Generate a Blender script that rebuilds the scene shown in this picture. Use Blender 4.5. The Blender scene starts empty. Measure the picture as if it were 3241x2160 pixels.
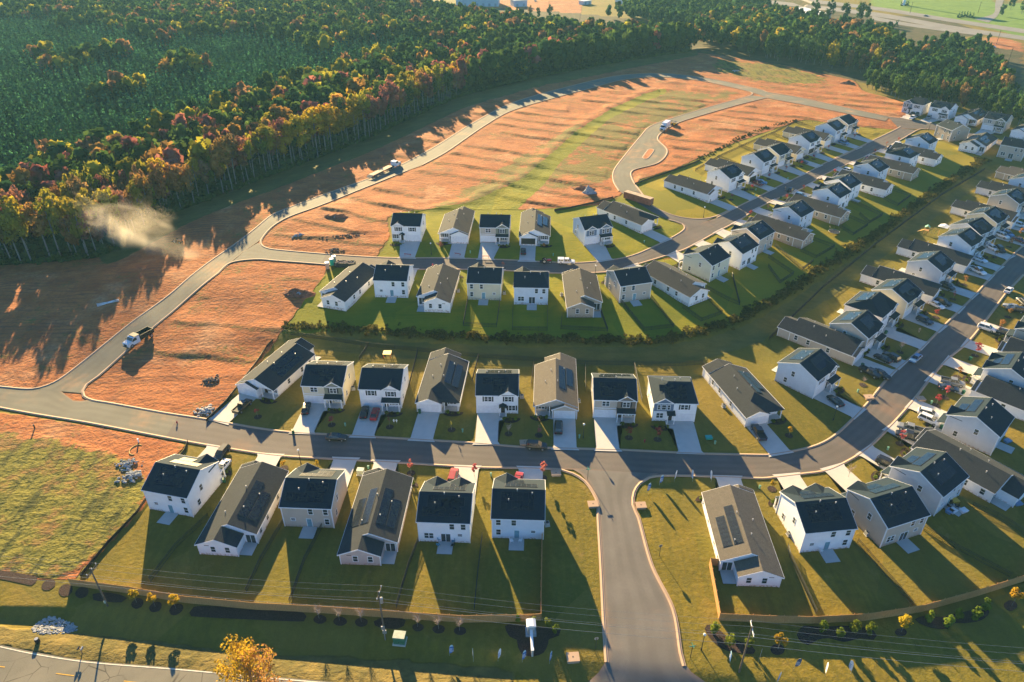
import bpy, bmesh, math, random
import numpy as np
from mathutils import Vector, Matrix
R_ = math.radians
rng = random.Random(7)
sc = bpy.context.scene
# ------------------------------------------------------------------ camera
CAM_H = 106.0
cd = bpy.data.cameras.new('camera'); cam = bpy.data.objects.new('camera', cd); sc.collection.objects.link(cam)
cam.location = (0, 0, CAM_H); cam.rotation_euler = (R_(90-32.2), 0, 0)
cd.sensor_fit = 'HORIZONTAL'; cd.sensor_width = 36.0; cd.lens = 36.0*2247/3241
cd.clip_start = 1.0; cd.clip_end = 20000
sc.camera = cam
# ------------------------------------------------------------------ sky, sun, exposure
SUN_AZ, SUN_EL = 19.0, 14.6            # azimuth left of +Y, elevation
w = bpy.data.worlds.new('World'); sc.world = w; w.use_nodes = True
nt = w.node_tree; bg = nt.nodes['Background']
sky = nt.nodes.new('ShaderNodeTexSky'); sky.sky_type = 'NISHITA'; sky.sun_disc = False
sky.sun_elevation = R_(SUN_EL); sky.sun_rotation = R_(-SUN_AZ); sky.altitude = 200
sky.air_density = 1.0; sky.dust_density = 0.0; sky.ozone_density = 6.0
nt.links.new(sky.outputs[0], bg.inputs[0]); bg.inputs[1].default_value = 0.056
sd = bpy.data.lights.new('sun', 'SUN'); sun = bpy.data.objects.new('sun', sd); sc.collection.objects.link(sun)
sd.energy = 5.0; sd.angle = R_(0.5); sd.color = (1.0, 0.73, 0.36)
az, el = R_(SUN_AZ), R_(SUN_EL)
sdir = Vector((-math.sin(az)*math.cos(el), math.cos(az)*math.cos(el), math.sin(el)))
sun.rotation_euler = sdir.to_track_quat('Z', 'Y').to_euler(); sun.location = (0, 0, 300)
vs = sc.view_settings; vs.view_transform = 'Standard'; vs.look = 'None'; vs.gamma = 1.0; vs.use_curve_mapping = False
vs.exposure = 2.25
sc.cycles.use_denoising = True
sc.cycles.max_bounces = 6; sc.cycles.diffuse_bounces = 2; sc.cycles.glossy_bounces = 2
sc.cycles.transmission_bounces = 3; sc.cycles.volume_bounces = 0; sc.cycles.transparent_max_bounces = 6
sc.cycles.use_adaptive_sampling = True
# ---- measured site data (metres, camera at the origin looking north)
HOUSES = [
  ('A1', 2, -67.65, 108.09, 166.9, {'col': 'white', 'acc': 'white', 'front': 'gr', 'back': 'b2', 'solar': 'ab', 'nick': 'white two-storey house at the left end of the wooden fence', 'lab': 'white two-storey house beside the weedy field, black cars on its driveway'}),
  ('A2', 1, -53.24, 103.23, 175.4, {'col': 'white', 'gar': 1, 'wing': 1, 'solar': 'l', 'roof': 'dark', 'nick': 'grey-roofed ranch next to the corner white house', 'lab': 'single-storey grey-roofed house between white and beige two-storey houses, covered patio behind'}),
  ('A3', 2, -39.78, 104.45, 177.1, {'col': 'beige', 'acc': 'beige', 'front': 'gl', 'back': 'b2', 'solar': 'ac', 'nick': 'beige two-storey house with L-shaped solar panels', 'lab': 'beige two-storey house with L-shaped dark solar panels on its rear roof'}),
  ('A4', 1, -26.42, 101.04, 177.4, {'col': 'pinkbeige', 'gar': 1, 'wing': 1, 'solar': 'lr', 'roof': 'dark', 'nick': 'pinkish single-storey house above the utility pole', 'lab': 'pinkish beige single-storey house with rear patio, above the utility pole transformer'}),
  ('A5', 2, -12.76, 100.62, 177.2, {'col': 'white', 'acc': 'white', 'front': '2g', 'back': 'b1', 'solar': 'abc', 'nick': 'white house with blue chairs on the patio', 'lab': 'white two-storey house with blue chairs on its rear patio'}),
  ('A6', 2, 1.33, 101.49, 177.7, {'col': 'paleblue', 'acc': 'white', 'front': '1g', 'back': 'b2m', 'solar': 'ab', 'nick': 'pale house at the entrance corner', 'lab': 'pale blue-grey two-storey house at the corner left of the entrance road'}),
  ('A7', 1, 43.63, 96.25, 177.9, {'col': 'white', 'gar': -1, 'wing': -1, 'solar': 'r2', 'roof': 'tan', 'nick': 'tan-roofed ranch in the wooden fence corner', 'lab': 'single-storey house with tan shingles inside the corner of the wooden fence'}),
  ('A8', 2, 58.95, 98.56, -173.1, {'col': 'white', 'acc': 'white', 'front': '2g', 'back': 'b2', 'solar': 'ab', 'nick': 'bright white house right of the tan-roofed ranch', 'lab': 'bright white two-storey house with sunlit side wall, patio chair behind'}),
  ('A9', 2, 73.41, 100.62, -160.5, {'col': 'beige', 'acc': 'beige', 'front': '1g', 'back': 'b1', 'solar': 'ab', 'nick': 'beige house with bare concrete patio', 'lab': 'beige two-storey house with bare concrete patio and large solar array facing the street'}),
  ('A10', 2, 85.89, 109.32, -144.3, {'col': 'grey', 'acc': 'grey', 'front': '1g', 'back': 'b2', 'solar': 'ab', 'nick': 'grey house with cluttered patio', 'lab': 'grey two-storey house with toys and furniture cluttering its rear patio'}),
  ('A11', 1, 97.69, 115.12, -144.3, {'col': 'white', 'gar': -1, 'wing': -1, 'solar': '', 'roof': 'dark', 'nick': 'long ranch behind the pickup trucks', 'lab': 'long low white house with dark roof, two pickup trucks on its driveway'}),
  ('A12', 2, 106.61, 127.55, -136.1, {'col': 'grey', 'acc': 'grey', 'front': '1g', 'back': 'b2', 'solar': 'a', 'nick': 'grey house with two white cars', 'lab': 'grey two-storey house with two white cars parked in front'}),
  ('A13', 1, 123.96, 137.31, -136.5, {'col': 'white', 'gar': 1, 'wing': 1, 'solar': '', 'roof': 'dark', 'nick': 'dark-roofed ranch at the right frame edge', 'lab': 'dark-roofed single-storey house between two grey houses at the right edge, red tree in front'}),
  ('A14', 2, 125.41, 146.64, -134.0, {'col': 'grey', 'acc': 'grey', 'front': '2g', 'back': 'b2', 'solar': 'a', 'nick': 'grey house with two small front gables', 'lab': 'grey two-storey house with two small front gables and solar panel, right edge'}),
  ('A15', 1, 141.03, 155.76, -134.0, {'col': 'white', 'gar': 1, 'wing': 1, 'solar': '', 'roof': 'dark', 'nick': 'ranch with the sunlit driveway and red tree', 'lab': 'low dark-roofed house beyond the grey two-gabled house, red tree by its driveway'}),
  ('A16', 2, 144.91, 165.75, -134.0, {'col': 'beige', 'acc': 'white', 'front': '1g', 'back': 'b2', 'solar': '', 'nick': 'beige house at the right edge with silver hatchback', 'lab': 'beige two-storey house cut by the right edge, silver hatchback on its driveway'}),
  ('B1', 1, -60.03, 151.53, -21.0, {'col': 'white', 'gar': -1, 'wing': -1, 'solar': 'r3', 'roof': 'dark', 'frontgab': 1, 'nick': 'solar ranch beside the clay lots', 'lab': 'single-storey white house with long dark solar array beside the bare clay lots'}),
  ('B2', 2, -45.62, 144.52, -3.1, {'col': 'cream', 'acc': 'green', 'front': 'gl', 'fa': 'olive', 'back': 'b2', 'solar': 'ab', 'nick': 'cream house with olive green front gable', 'lab': 'cream two-storey house with olive green front gable and one black car'}),
  ('B3', 2, -31.55, 143.14, -2.5, {'col': 'white', 'acc': 'white', 'front': 'gl', 'back': 'b2', 'solar': 'b', 'nick': 'white house with a red and a black car', 'lab': 'white two-storey house with a red and a black car on its driveway'}),
  ('B4', 1, -17.12, 146.12, -4.3, {'col': 'white', 'gar': -1, 'wing': -1, 'solar': 'r3', 'roof': 'dark', 'hipfront': 1, 'nick': 'grey-roofed ranch with blue garage gable', 'lab': 'low grey-roofed house with double solar strips, between two white two-storey houses'}),
  ('B5', 2, -3.48, 140.81, -0.7, {'col': 'white', 'acc': 'white', 'front': 'ge', 'back': 'b2', 'solar': 'ab1', 'nick': 'white house with small gabled entry porch', 'lab': 'white two-storey house with black shutters and small gabled entry porch'}),
  ('B6', 1, 10.85, 143.86, -2.6, {'col': 'beige', 'gar': 1, 'wing': 1, 'solar': 'r2', 'roof': 'tan', 'nick': 'tan-shingled ranch by the street lamp', 'lab': 'tan-shingled single-storey house with black car in front, next to a street lamp'}),
  ('B7', 2, 24.57, 138.92, -2.7, {'col': 'beige', 'acc': 'brown', 'front': 'gl', 'fa': 'brown', 'back': 'b2', 'solar': 'ac', 'nick': 'house with brown front gable', 'lab': 'beige two-storey house with brown front gable, blue-black roof and solar panels'}),
  ('B8', 2, 38.46, 137.77, -2.4, {'col': 'bluegrey', 'acc': 'blue', 'side': 'white', 'front': 'gr3', 'fa': 'blue', 'back': 'b2', 'solar': 'a3', 'hip': 1, 'nick': 'blue hip-roofed house facing the entrance road', 'lab': 'slate blue two-storey hip-roofed house facing the entrance road'}),
  ('B9', 1, 57.04, 141.62, 14.0, {'col': 'white', 'gar': -1, 'wing': -1, 'solar': 'r2', 'roof': 'dark', 'hipfront': 1, 'nick': 'angled grey-roofed ranch on the street bend', 'lab': 'angled single-storey grey-roofed house at the start of the street bend'}),
  ('B10', 2, 74.81, 148.61, 41.3, {'col': 'paleblue', 'acc': 'white', 'front': 'gp', 'back': 'b2', 'solar': 'b2', 'nick': 'pale blue house on the bend', 'lab': 'pale blue two-storey house on the bend, one black car beside a street lamp'}),
  ('B11', 1, 86.64, 166.87, 45.0, {'col': 'beige', 'gar': -1, 'wing': -1, 'solar': '', 'roof': 'dark', 'nick': 'long ranch beyond the pale blue house', 'lab': 'long dark-roofed single-storey house tucked behind the pale blue house on the bend'}),
  ('B12', 2, 95.24, 168.23, 43.5, {'col': 'beige', 'acc': 'white', 'front': 'gp', 'back': 'b2', 'solar': 'b2', 'nick': 'beige house with pale reflecting solar panels', 'lab': 'beige two-storey house with two black cars side by side in front'}),
  ('B13', 2, 104.09, 179.64, 45.0, {'col': 'white', 'acc': 'white', 'front': 'gp', 'back': 'b2', 'solar': 'b', 'hip': 1, 'W': 11, 'nick': 'white hip-roofed house in the diagonal row', 'lab': 'white two-storey house with broad dark hip roof in the diagonal row'}),
  ('B14', 2, 115.31, 187.64, 41.0, {'col': 'cream', 'acc': 'cream', 'front': 'gp', 'back': 'b2', 'solar': 'ab2', 'nick': 'cream house in the diagonal row', 'lab': 'pale yellow two-storey house in the diagonal row, white and black cars in front'}),
  ('B15', 1, 123.8, 200.01, 45.0, {'col': 'white', 'gar': -1, 'wing': -1, 'solar': '', 'roof': 'dark', 'hipfront': 1, 'nick': 'long ranch beyond the cream house', 'lab': 'long dark-roofed low white house between the cream and grey two-storey houses'}),
  ('B16', 2, 135.21, 207.21, 42.3, {'col': 'grey', 'acc': 'grey', 'front': 'gp', 'back': 'b2', 'solar': 'b2', 'nick': 'grey house with white pickup', 'lab': 'grey two-storey house in the diagonal row, white pickup on the next driveway'}),
  ('B17', 1, 145.07, 220.79, 45.0, {'col': 'white', 'gar': -1, 'wing': -1, 'solar': '', 'roof': 'dark', 'hipfront': 1, 'nick': 'dark ranch beside the playset yard', 'lab': 'dark-roofed single-storey house with round black trampoline by its back wall'}),
  ('B18', 2, 155.19, 226.41, 38.8, {'col': 'white', 'acc': 'white', 'front': 'gp', 'back': 'b2', 'solar': 'b2', 'nick': 'white house beside the playset yard', 'lab': 'white two-storey house next to the yard with wooden playset and awning'}),
  ('B19', 2, 164.33, 236.1, 34.2, {'col': 'grey', 'acc': 'grey', 'front': 'gp', 'back': 'b2', 'solar': 'ab2', 'nick': 'grey house behind the awning', 'lab': 'light grey two-storey house just behind the white awning in the yard'}),
  ('B20', 2, 175.41, 246.33, 39.4, {'col': 'cream', 'acc': 'beige', 'front': 'gp', 'back': 'b2', 'solar': 'ab2', 'nick': 'small cream house up the diagonal row', 'lab': 'cream two-storey house up the diagonal row with dull dark solar roof'}),
  ('B21', 2, 194.84, 265.37, 39.4, {'col': 'beige', 'acc': 'beige', 'front': 'gp', 'back': 'b2', 'solar': 'ab2', 'nick': 'taupe house near the right edge', 'lab': 'taupe two-storey house near the right edge with bright solar panels'}),
  ('B22', 1, 183.08, 257.6, 42.0, {'col': 'white', 'gar': -1, 'wing': -1, 'solar': '', 'roof': 'dark', 'nick': 'ranch left of the taupe house', 'lab': 'dark-roofed white single-storey house left of the taupe two-storey house'}),
  ('B23', 1, 205.0, 279.51, 42.0, {'col': 'white', 'gar': -1, 'wing': -1, 'solar': '', 'roof': 'dark', 'nick': 'white ranch behind the taupe house', 'lab': 'white single-storey house with flowers at its wall, behind the taupe house'}),
  ('B24', 2, 214.28, 284.94, 40.0, {'col': 'paleblue', 'acc': 'paleblue', 'front': 'gp', 'back': 'b2', 'solar': 'b2', 'nick': 'pale blue house cut by the right edge', 'lab': 'pale blue two-storey house with bright solar roof, cut by the right edge'}),
  ('B25', 1, 223.86, 297.92, 38.0, {'col': 'tan', 'gar': -1, 'wing': -1, 'solar': '', 'roof': 'tan', 'nick': 'tan ranch at the far right edge', 'lab': 'tan single-storey house with tan roof at the far right edge'}),
  ('C1', 1, -49.78, 192.69, 161.5, {'col': 'white', 'gar': -1, 'wing': -1, 'solar': '', 'roof': 'dark', 'nick': 'grey-roofed ranch beside the portable toilets', 'lab': 'white single-storey house with long grey roof beside the clay lot and portable toilets'}),
  ('C2', 2, -35.99, 193.59, 176.6, {'col': 'white', 'acc': 'white', 'front': '1g', 'back': 'b2', 'solar': '', 'nick': 'white house at the left of the green yards', 'lab': 'white two-storey house with plain dark roof, first two-storey in the green-yard row'}),
  ('C3', 1, -22.21, 191.09, 175.8, {'col': 'white', 'gar': 1, 'wing': -1, 'solar': '', 'roof': 'dark', 'nick': 'ranch between white and cream houses', 'lab': 'white single-storey house between a white and a cream two-storey house, backs to hedge'}),
  ('C4', 2, -8.01, 191.9, 177.0, {'col': 'cream', 'acc': 'cream', 'front': '1g', 'back': 'b2m', 'solar': '', 'nick': 'pale cream house above the hedge', 'lab': 'pale cream two-storey house with blue back door above the hedge'}),
  ('C5', 2, 5.79, 189.26, 177.9, {'col': 'paleblue', 'acc': 'white', 'front': '1g', 'back': 'b1', 'hip': -1, 'solar': '', 'nick': 'pale blue house with white sliding door', 'lab': 'pale blue two-storey house with white sliding back door and dark navy roof'}),
  ('C6', 1, 20.91, 188.06, -180.0, {'col': 'tanwall', 'gar': 1, 'wing': 1, 'solar': '', 'roof': 'tan2', 'nick': 'tan ranch above the hedge', 'lab': 'tan single-storey house with fenced back yard directly above the hedge'}),
  ('C7', 2, 35.19, 191.12, -164.0, {'col': 'beige', 'acc': 'beige', 'front': '1g', 'back': 'b2m', 'solar': '', 'nick': 'beige house beside the bending hedge', 'lab': 'beige two-storey house with black-fenced shaded back yard'}),
  ('C8', 1, 50.09, 195.15, -146.0, {'col': 'white', 'gar': 1, 'wing': 1, 'solar': '', 'roof': 'dark', 'nick': 'angled ranch on the hedge bend', 'lab': 'angled single-storey house with long grey roof where the hedge bends'}),
  ('C9', 2, 62.06, 205.64, -137.5, {'col': 'palegreen', 'acc': 'cream', 'front': '1g', 'back': 'b2m', 'solar': '', 'nick': 'pale green-cream house on the upper bend', 'lab': 'pale greenish cream two-storey house on the upper bend, plain roof'}),
  ('C10', 2, 73.65, 214.21, -136.0, {'col': 'white', 'acc': 'white', 'front': '1g', 'back': 'b1', 'solar': 'b2', 'nick': 'white house right of the greenish house', 'lab': 'bright white two-storey house with solar street-side roof, behind the greenish cream house'}),
  ('C11', 2, 82.33, 225.08, -136.0, {'col': 'beige', 'acc': 'beige', 'front': '1g', 'back': 'b2', 'solar': 'b2', 'nick': 'beige house third from the upper bend', 'lab': 'beige two-storey house, third along from the upper bend'}),
  ('C12', 1, 95.29, 234.95, -136.0, {'col': 'tanwall', 'gar': 1, 'wing': 1, 'solar': '', 'roof': 'tan2', 'nick': 'tan ranch behind the beige house', 'lab': 'tan single-storey house with black-fenced yard beside the sunlit lawn triangle'}),
  ('C13', 2, 102.66, 244.29, -136.0, {'col': 'paleblue', 'acc': 'white', 'front': '1g', 'back': 'b2m', 'solar': 'b2', 'nick': 'pale blue house in the upper row', 'lab': 'pale blue two-storey house with patio furniture behind, upper diagonal row'}),
  ('C14', 1, 115.82, 254.98, -136.0, {'col': 'tanwall', 'gar': 1, 'wing': 1, 'solar': '', 'roof': 'tan2', 'nick': 'tan ranch with round trampoline', 'lab': 'tan single-storey house with a round netted trampoline in its yard'}),
  ('C15', 2, 123.79, 263.19, -136.0, {'col': 'white', 'acc': 'white', 'front': '2g', 'back': 'b1', 'solar': 'b2', 'nick': 'white house by the blue parked car', 'lab': 'white two-storey house with slider and patio, blue car parked on the street side'}),
  ('C16', 2, 131.98, 273.33, -136.0, {'col': 'white', 'acc': 'white', 'front': '1g', 'back': 'b2m', 'solar': 'b2', 'nick': 'second white house behind the blue car house', 'lab': 'white two-storey house directly behind the one with the blue car'}),
  ('C17', 1, 145.07, 283.6, -136.0, {'col': 'white', 'gar': 1, 'wing': 1, 'solar': '', 'roof': 'dark', 'nick': 'white ranch with black-fenced yard', 'lab': 'white single-storey house with grey roof and bright reflecting window glass'}),
  ('C18', 2, 151.71, 292.78, -136.0, {'col': 'paleblue', 'acc': 'white', 'front': '1g', 'back': 'b2m', 'solar': 'b2', 'nick': 'pale blue house near the hedge end', 'lab': 'pale blue two-storey house with teal-tinted roof near the hedge end'}),
  ('C19', 1, 165.22, 303.14, -136.0, {'col': 'tanwall', 'gar': 1, 'wing': 1, 'solar': '', 'roof': 'tan2', 'nick': 'tan ranch near the hedge end', 'lab': 'tan single-storey house closest to the far hedge end'}),
  ('C20', 2, 173.57, 311.3, -137.0, {'col': 'white', 'acc': 'white', 'front': '1g', 'back': 'b2', 'hip': 1, 'solar': 'b2', 'nick': 'white hip-roofed house by the pink car', 'lab': 'white hip-roofed two-storey house beside the pink car, upper row'}),
  ('C21', 1, 184.77, 321.94, -137.0, {'col': 'white', 'gar': 1, 'wing': 1, 'solar': '', 'roof': 'dark', 'nick': 'last white ranch of the upper row', 'lab': 'white single-storey house at the far end of the upper row'}),
  ('C22', 2, 191.87, 331.42, -137.0, {'col': 'paleblue', 'acc': 'white', 'front': '1g', 'back': 'b2m', 'solar': 'ab2', 'nick': 'last pale house before the corner lamp', 'lab': 'pale grey-blue two-storey house with glossy solar roof, last before the corner lamp'}),
  ('C23', 2, 217.75, 352.56, 104.8, {'col': 'tanwall', 'acc': 'tanwall', 'front': '1g', 'back': 'b2', 'solar': '', 'nick': 'tan house at the corner lamp', 'lab': 'tan two-storey house standing at the corner by the far street lamp'}),
  ('D1', 2, -35.91, 230.7, -3.7, {'col': 'white', 'acc': 'white', 'front': 'gre', 'back': 'b2', 'solar': '', 'nick': 'white house beside the clay lot', 'lab': 'white two-storey house with black shutters, first beside the open clay lot'}),
  ('D2', 1, -19.49, 233.9, -3.0, {'col': 'white', 'gar': 1, 'wing': 1, 'solar': '', 'roof': 'dark', 'frontgab': 1, 'nick': 'ranch with red shrub by the driveway', 'lab': 'white single-storey grey-roofed house with a reddish shrub by its door'}),
  ('D3', 2, -5.69, 229.3, -2.8, {'col': 'beige', 'acc': 'green', 'front': 'gl', 'fa': 'olive', 'back': 'b2', 'solar': '', 'nick': 'beige house with sage green gable', 'lab': 'beige two-storey house with sage green front gable, upper street'}),
  ('D4', 1, 8.14, 232.18, -3.0, {'col': 'white', 'gar': -1, 'wing': -1, 'solar': 'r2', 'roof': 'dark', 'open': 1, 'nick': 'ranch with open garage and dark car', 'lab': 'single-storey house with open dark garage and blue solar panels'}),
  ('D5', 2, 27.71, 228.28, 17.0, {'col': 'paleblue', 'acc': 'blue', 'front': 'g2', 'fa': 'blue', 'back': 'b2', 'solar': '', 'nick': 'slate blue house with two front gables', 'lab': 'two-storey house with slate blue front, two gables and porch'}),
  ('D6', 1, 42.67, 243.31, 40.0, {'col': 'white', 'gar': -1, 'wing': -1, 'solar': '', 'roof': 'dark', 'hipfront': 1, 'nick': 'angled ranch before the shipping container', 'lab': 'angled single-storey grey-roofed house in front of the brown shipping container'}),
  ('D7', 1, 72.98, 272.68, 42.0, {'col': 'white', 'gar': -1, 'wing': -1, 'solar': '', 'roof': 'dark', 'nick': 'corner ranch on the golden lawn', 'lab': 'cream single-storey grey-roofed house on the open corner lawn by a lamp'}),
  ('D8', 2, 86.78, 280.1, 42.0, {'col': 'white', 'acc': 'white', 'front': 'gp', 'back': 'b2', 'solar': 'b2', 'nick': 'first white house right of the corner lawn', 'lab': 'white two-storey house with porch, first past the corner lawn'}),
  ('D9', 1, 94.35, 293.54, 42.0, {'col': 'white', 'gar': -1, 'wing': -1, 'solar': '', 'roof': 'dark', 'open': 1, 'nick': 'ranch with the dark red pickup', 'lab': 'white single-storey house with open garage and dark red pickup'}),
  ('D10', 2, 106.21, 300.21, 42.0, {'col': 'paleblue', 'acc': 'white', 'front': 'gp', 'back': 'b2', 'solar': 'b2', 'nick': 'pale house before the cream one', 'lab': 'pale grey two-storey house standing in front of a cream one'}),
  ('D11', 2, 115.91, 309.53, 42.0, {'col': 'cream', 'acc': 'beige', 'front': 'gp', 'fa': 'olive', 'back': 'b2', 'solar': '', 'nick': 'cream house behind the pale one', 'lab': 'cream two-storey house with navy roof, upper street'}),
  ('D12', 1, 123.83, 322.93, 42.0, {'col': 'cream', 'gar': -1, 'wing': -1, 'solar': '', 'roof': 'tan2', 'nick': 'cream ranch with the dark blue car', 'lab': 'cream single-storey house with dark blue car on its driveway'}),
  ('D13', 2, 135.69, 328.1, 42.0, {'col': 'white', 'acc': 'white', 'front': 'gp', 'back': 'b2', 'solar': 'b2', 'open': 1, 'nick': 'bright white house in the upper street', 'lab': 'bright white two-storey house with open garage, upper street'}),
  ('D14', 1, 143.83, 342.94, 42.0, {'col': 'cream', 'gar': -1, 'wing': -1, 'solar': '', 'roof': 'tan2', 'nick': 'cream ranch beside the blue pickup', 'lab': 'cream single-storey house half hidden behind the bright white house'}),
  ('D15', 2, 154.97, 347.28, 42.0, {'col': 'paleblue', 'acc': 'white', 'front': 'gp', 'back': 'b2', 'solar': 'b2', 'nick': 'pale house with the blue pickup', 'lab': 'pale blue-grey two-storey house with blue pickup on its driveway'}),
  ('D16', 2, 164.9, 357.81, 42.0, {'col': 'beige', 'acc': 'tanwall', 'front': 'gp', 'back': 'b2', 'solar': '', 'nick': 'last taupe house on the upper street', 'lab': 'taupe two-storey house, last before the clay corner lot'}),
  ('E1', 2, 219.65, 394.28, -48.0, {'col': 'grey', 'acc': 'blue', 'front': 'gr3', 'fa': 'blue', 'back': 'b2', 'hip': 1, 'solar': 'b', 'nick': 'grey hip-roofed house by the grove', 'lab': 'grey two-storey house with dark gable at the edge of the grove'}),
  ('E2', 2, 229.4, 385.26, -49.0, {'col': 'white', 'acc': 'white', 'front': 'gl', 'back': 'b2', 'solar': 'a1', 'nick': 'white house backed by the grove', 'lab': 'white two-storey house backed by the grove, silver car on its driveway'}),
  ('E3', 1, 242.23, 378.68, -48.0, {'col': 'white', 'gar': -1, 'wing': -1, 'solar': 'lr', 'roof': 'dark', 'frontgab': 1, 'nick': 'ranch backed by the grove', 'lab': 'white single-storey house with three stepped front gables by the grove'}),
  ('E4', 2, 247.04, 365.33, -46.0, {'col': 'beige', 'acc': 'olivewall', 'front': 'gl', 'fa': 'olive', 'back': 'b2', 'solar': 'a1', 'nick': 'taupe house backed by the grove', 'lab': 'taupe two-storey house with olive front gable by the grove'}),
  ('E5', 1, 259.04, 357.02, -48.0, {'col': 'white', 'gar': -1, 'wing': -1, 'solar': '', 'roof': 'dark', 'frontgab': 1, 'nick': 'ranch cut by the right edge near the grove', 'lab': 'white single-storey house near the grove, cut by the right edge'}),
  ('E6', 1, 224.27, 339.53, 135.0, {'col': 'white', 'gar': -1, 'wing': 1, 'solar': 'lr', 'roof': 'dark', 'nick': 'white ranch with shiny solar roof', 'lab': 'white single-storey house with shiny blue solar panels and rear patio'}),
  ('E7', 2, 233.89, 327.81, 139.0, {'col': 'beige', 'acc': 'beige', 'front': '1g', 'back': 'b1', 'solar': 'a1', 'nick': 'taupe house at the right edge near the solar ranch', 'lab': 'pale taupe two-storey house at the right edge beside the shiny solar ranch'}),
]
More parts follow.
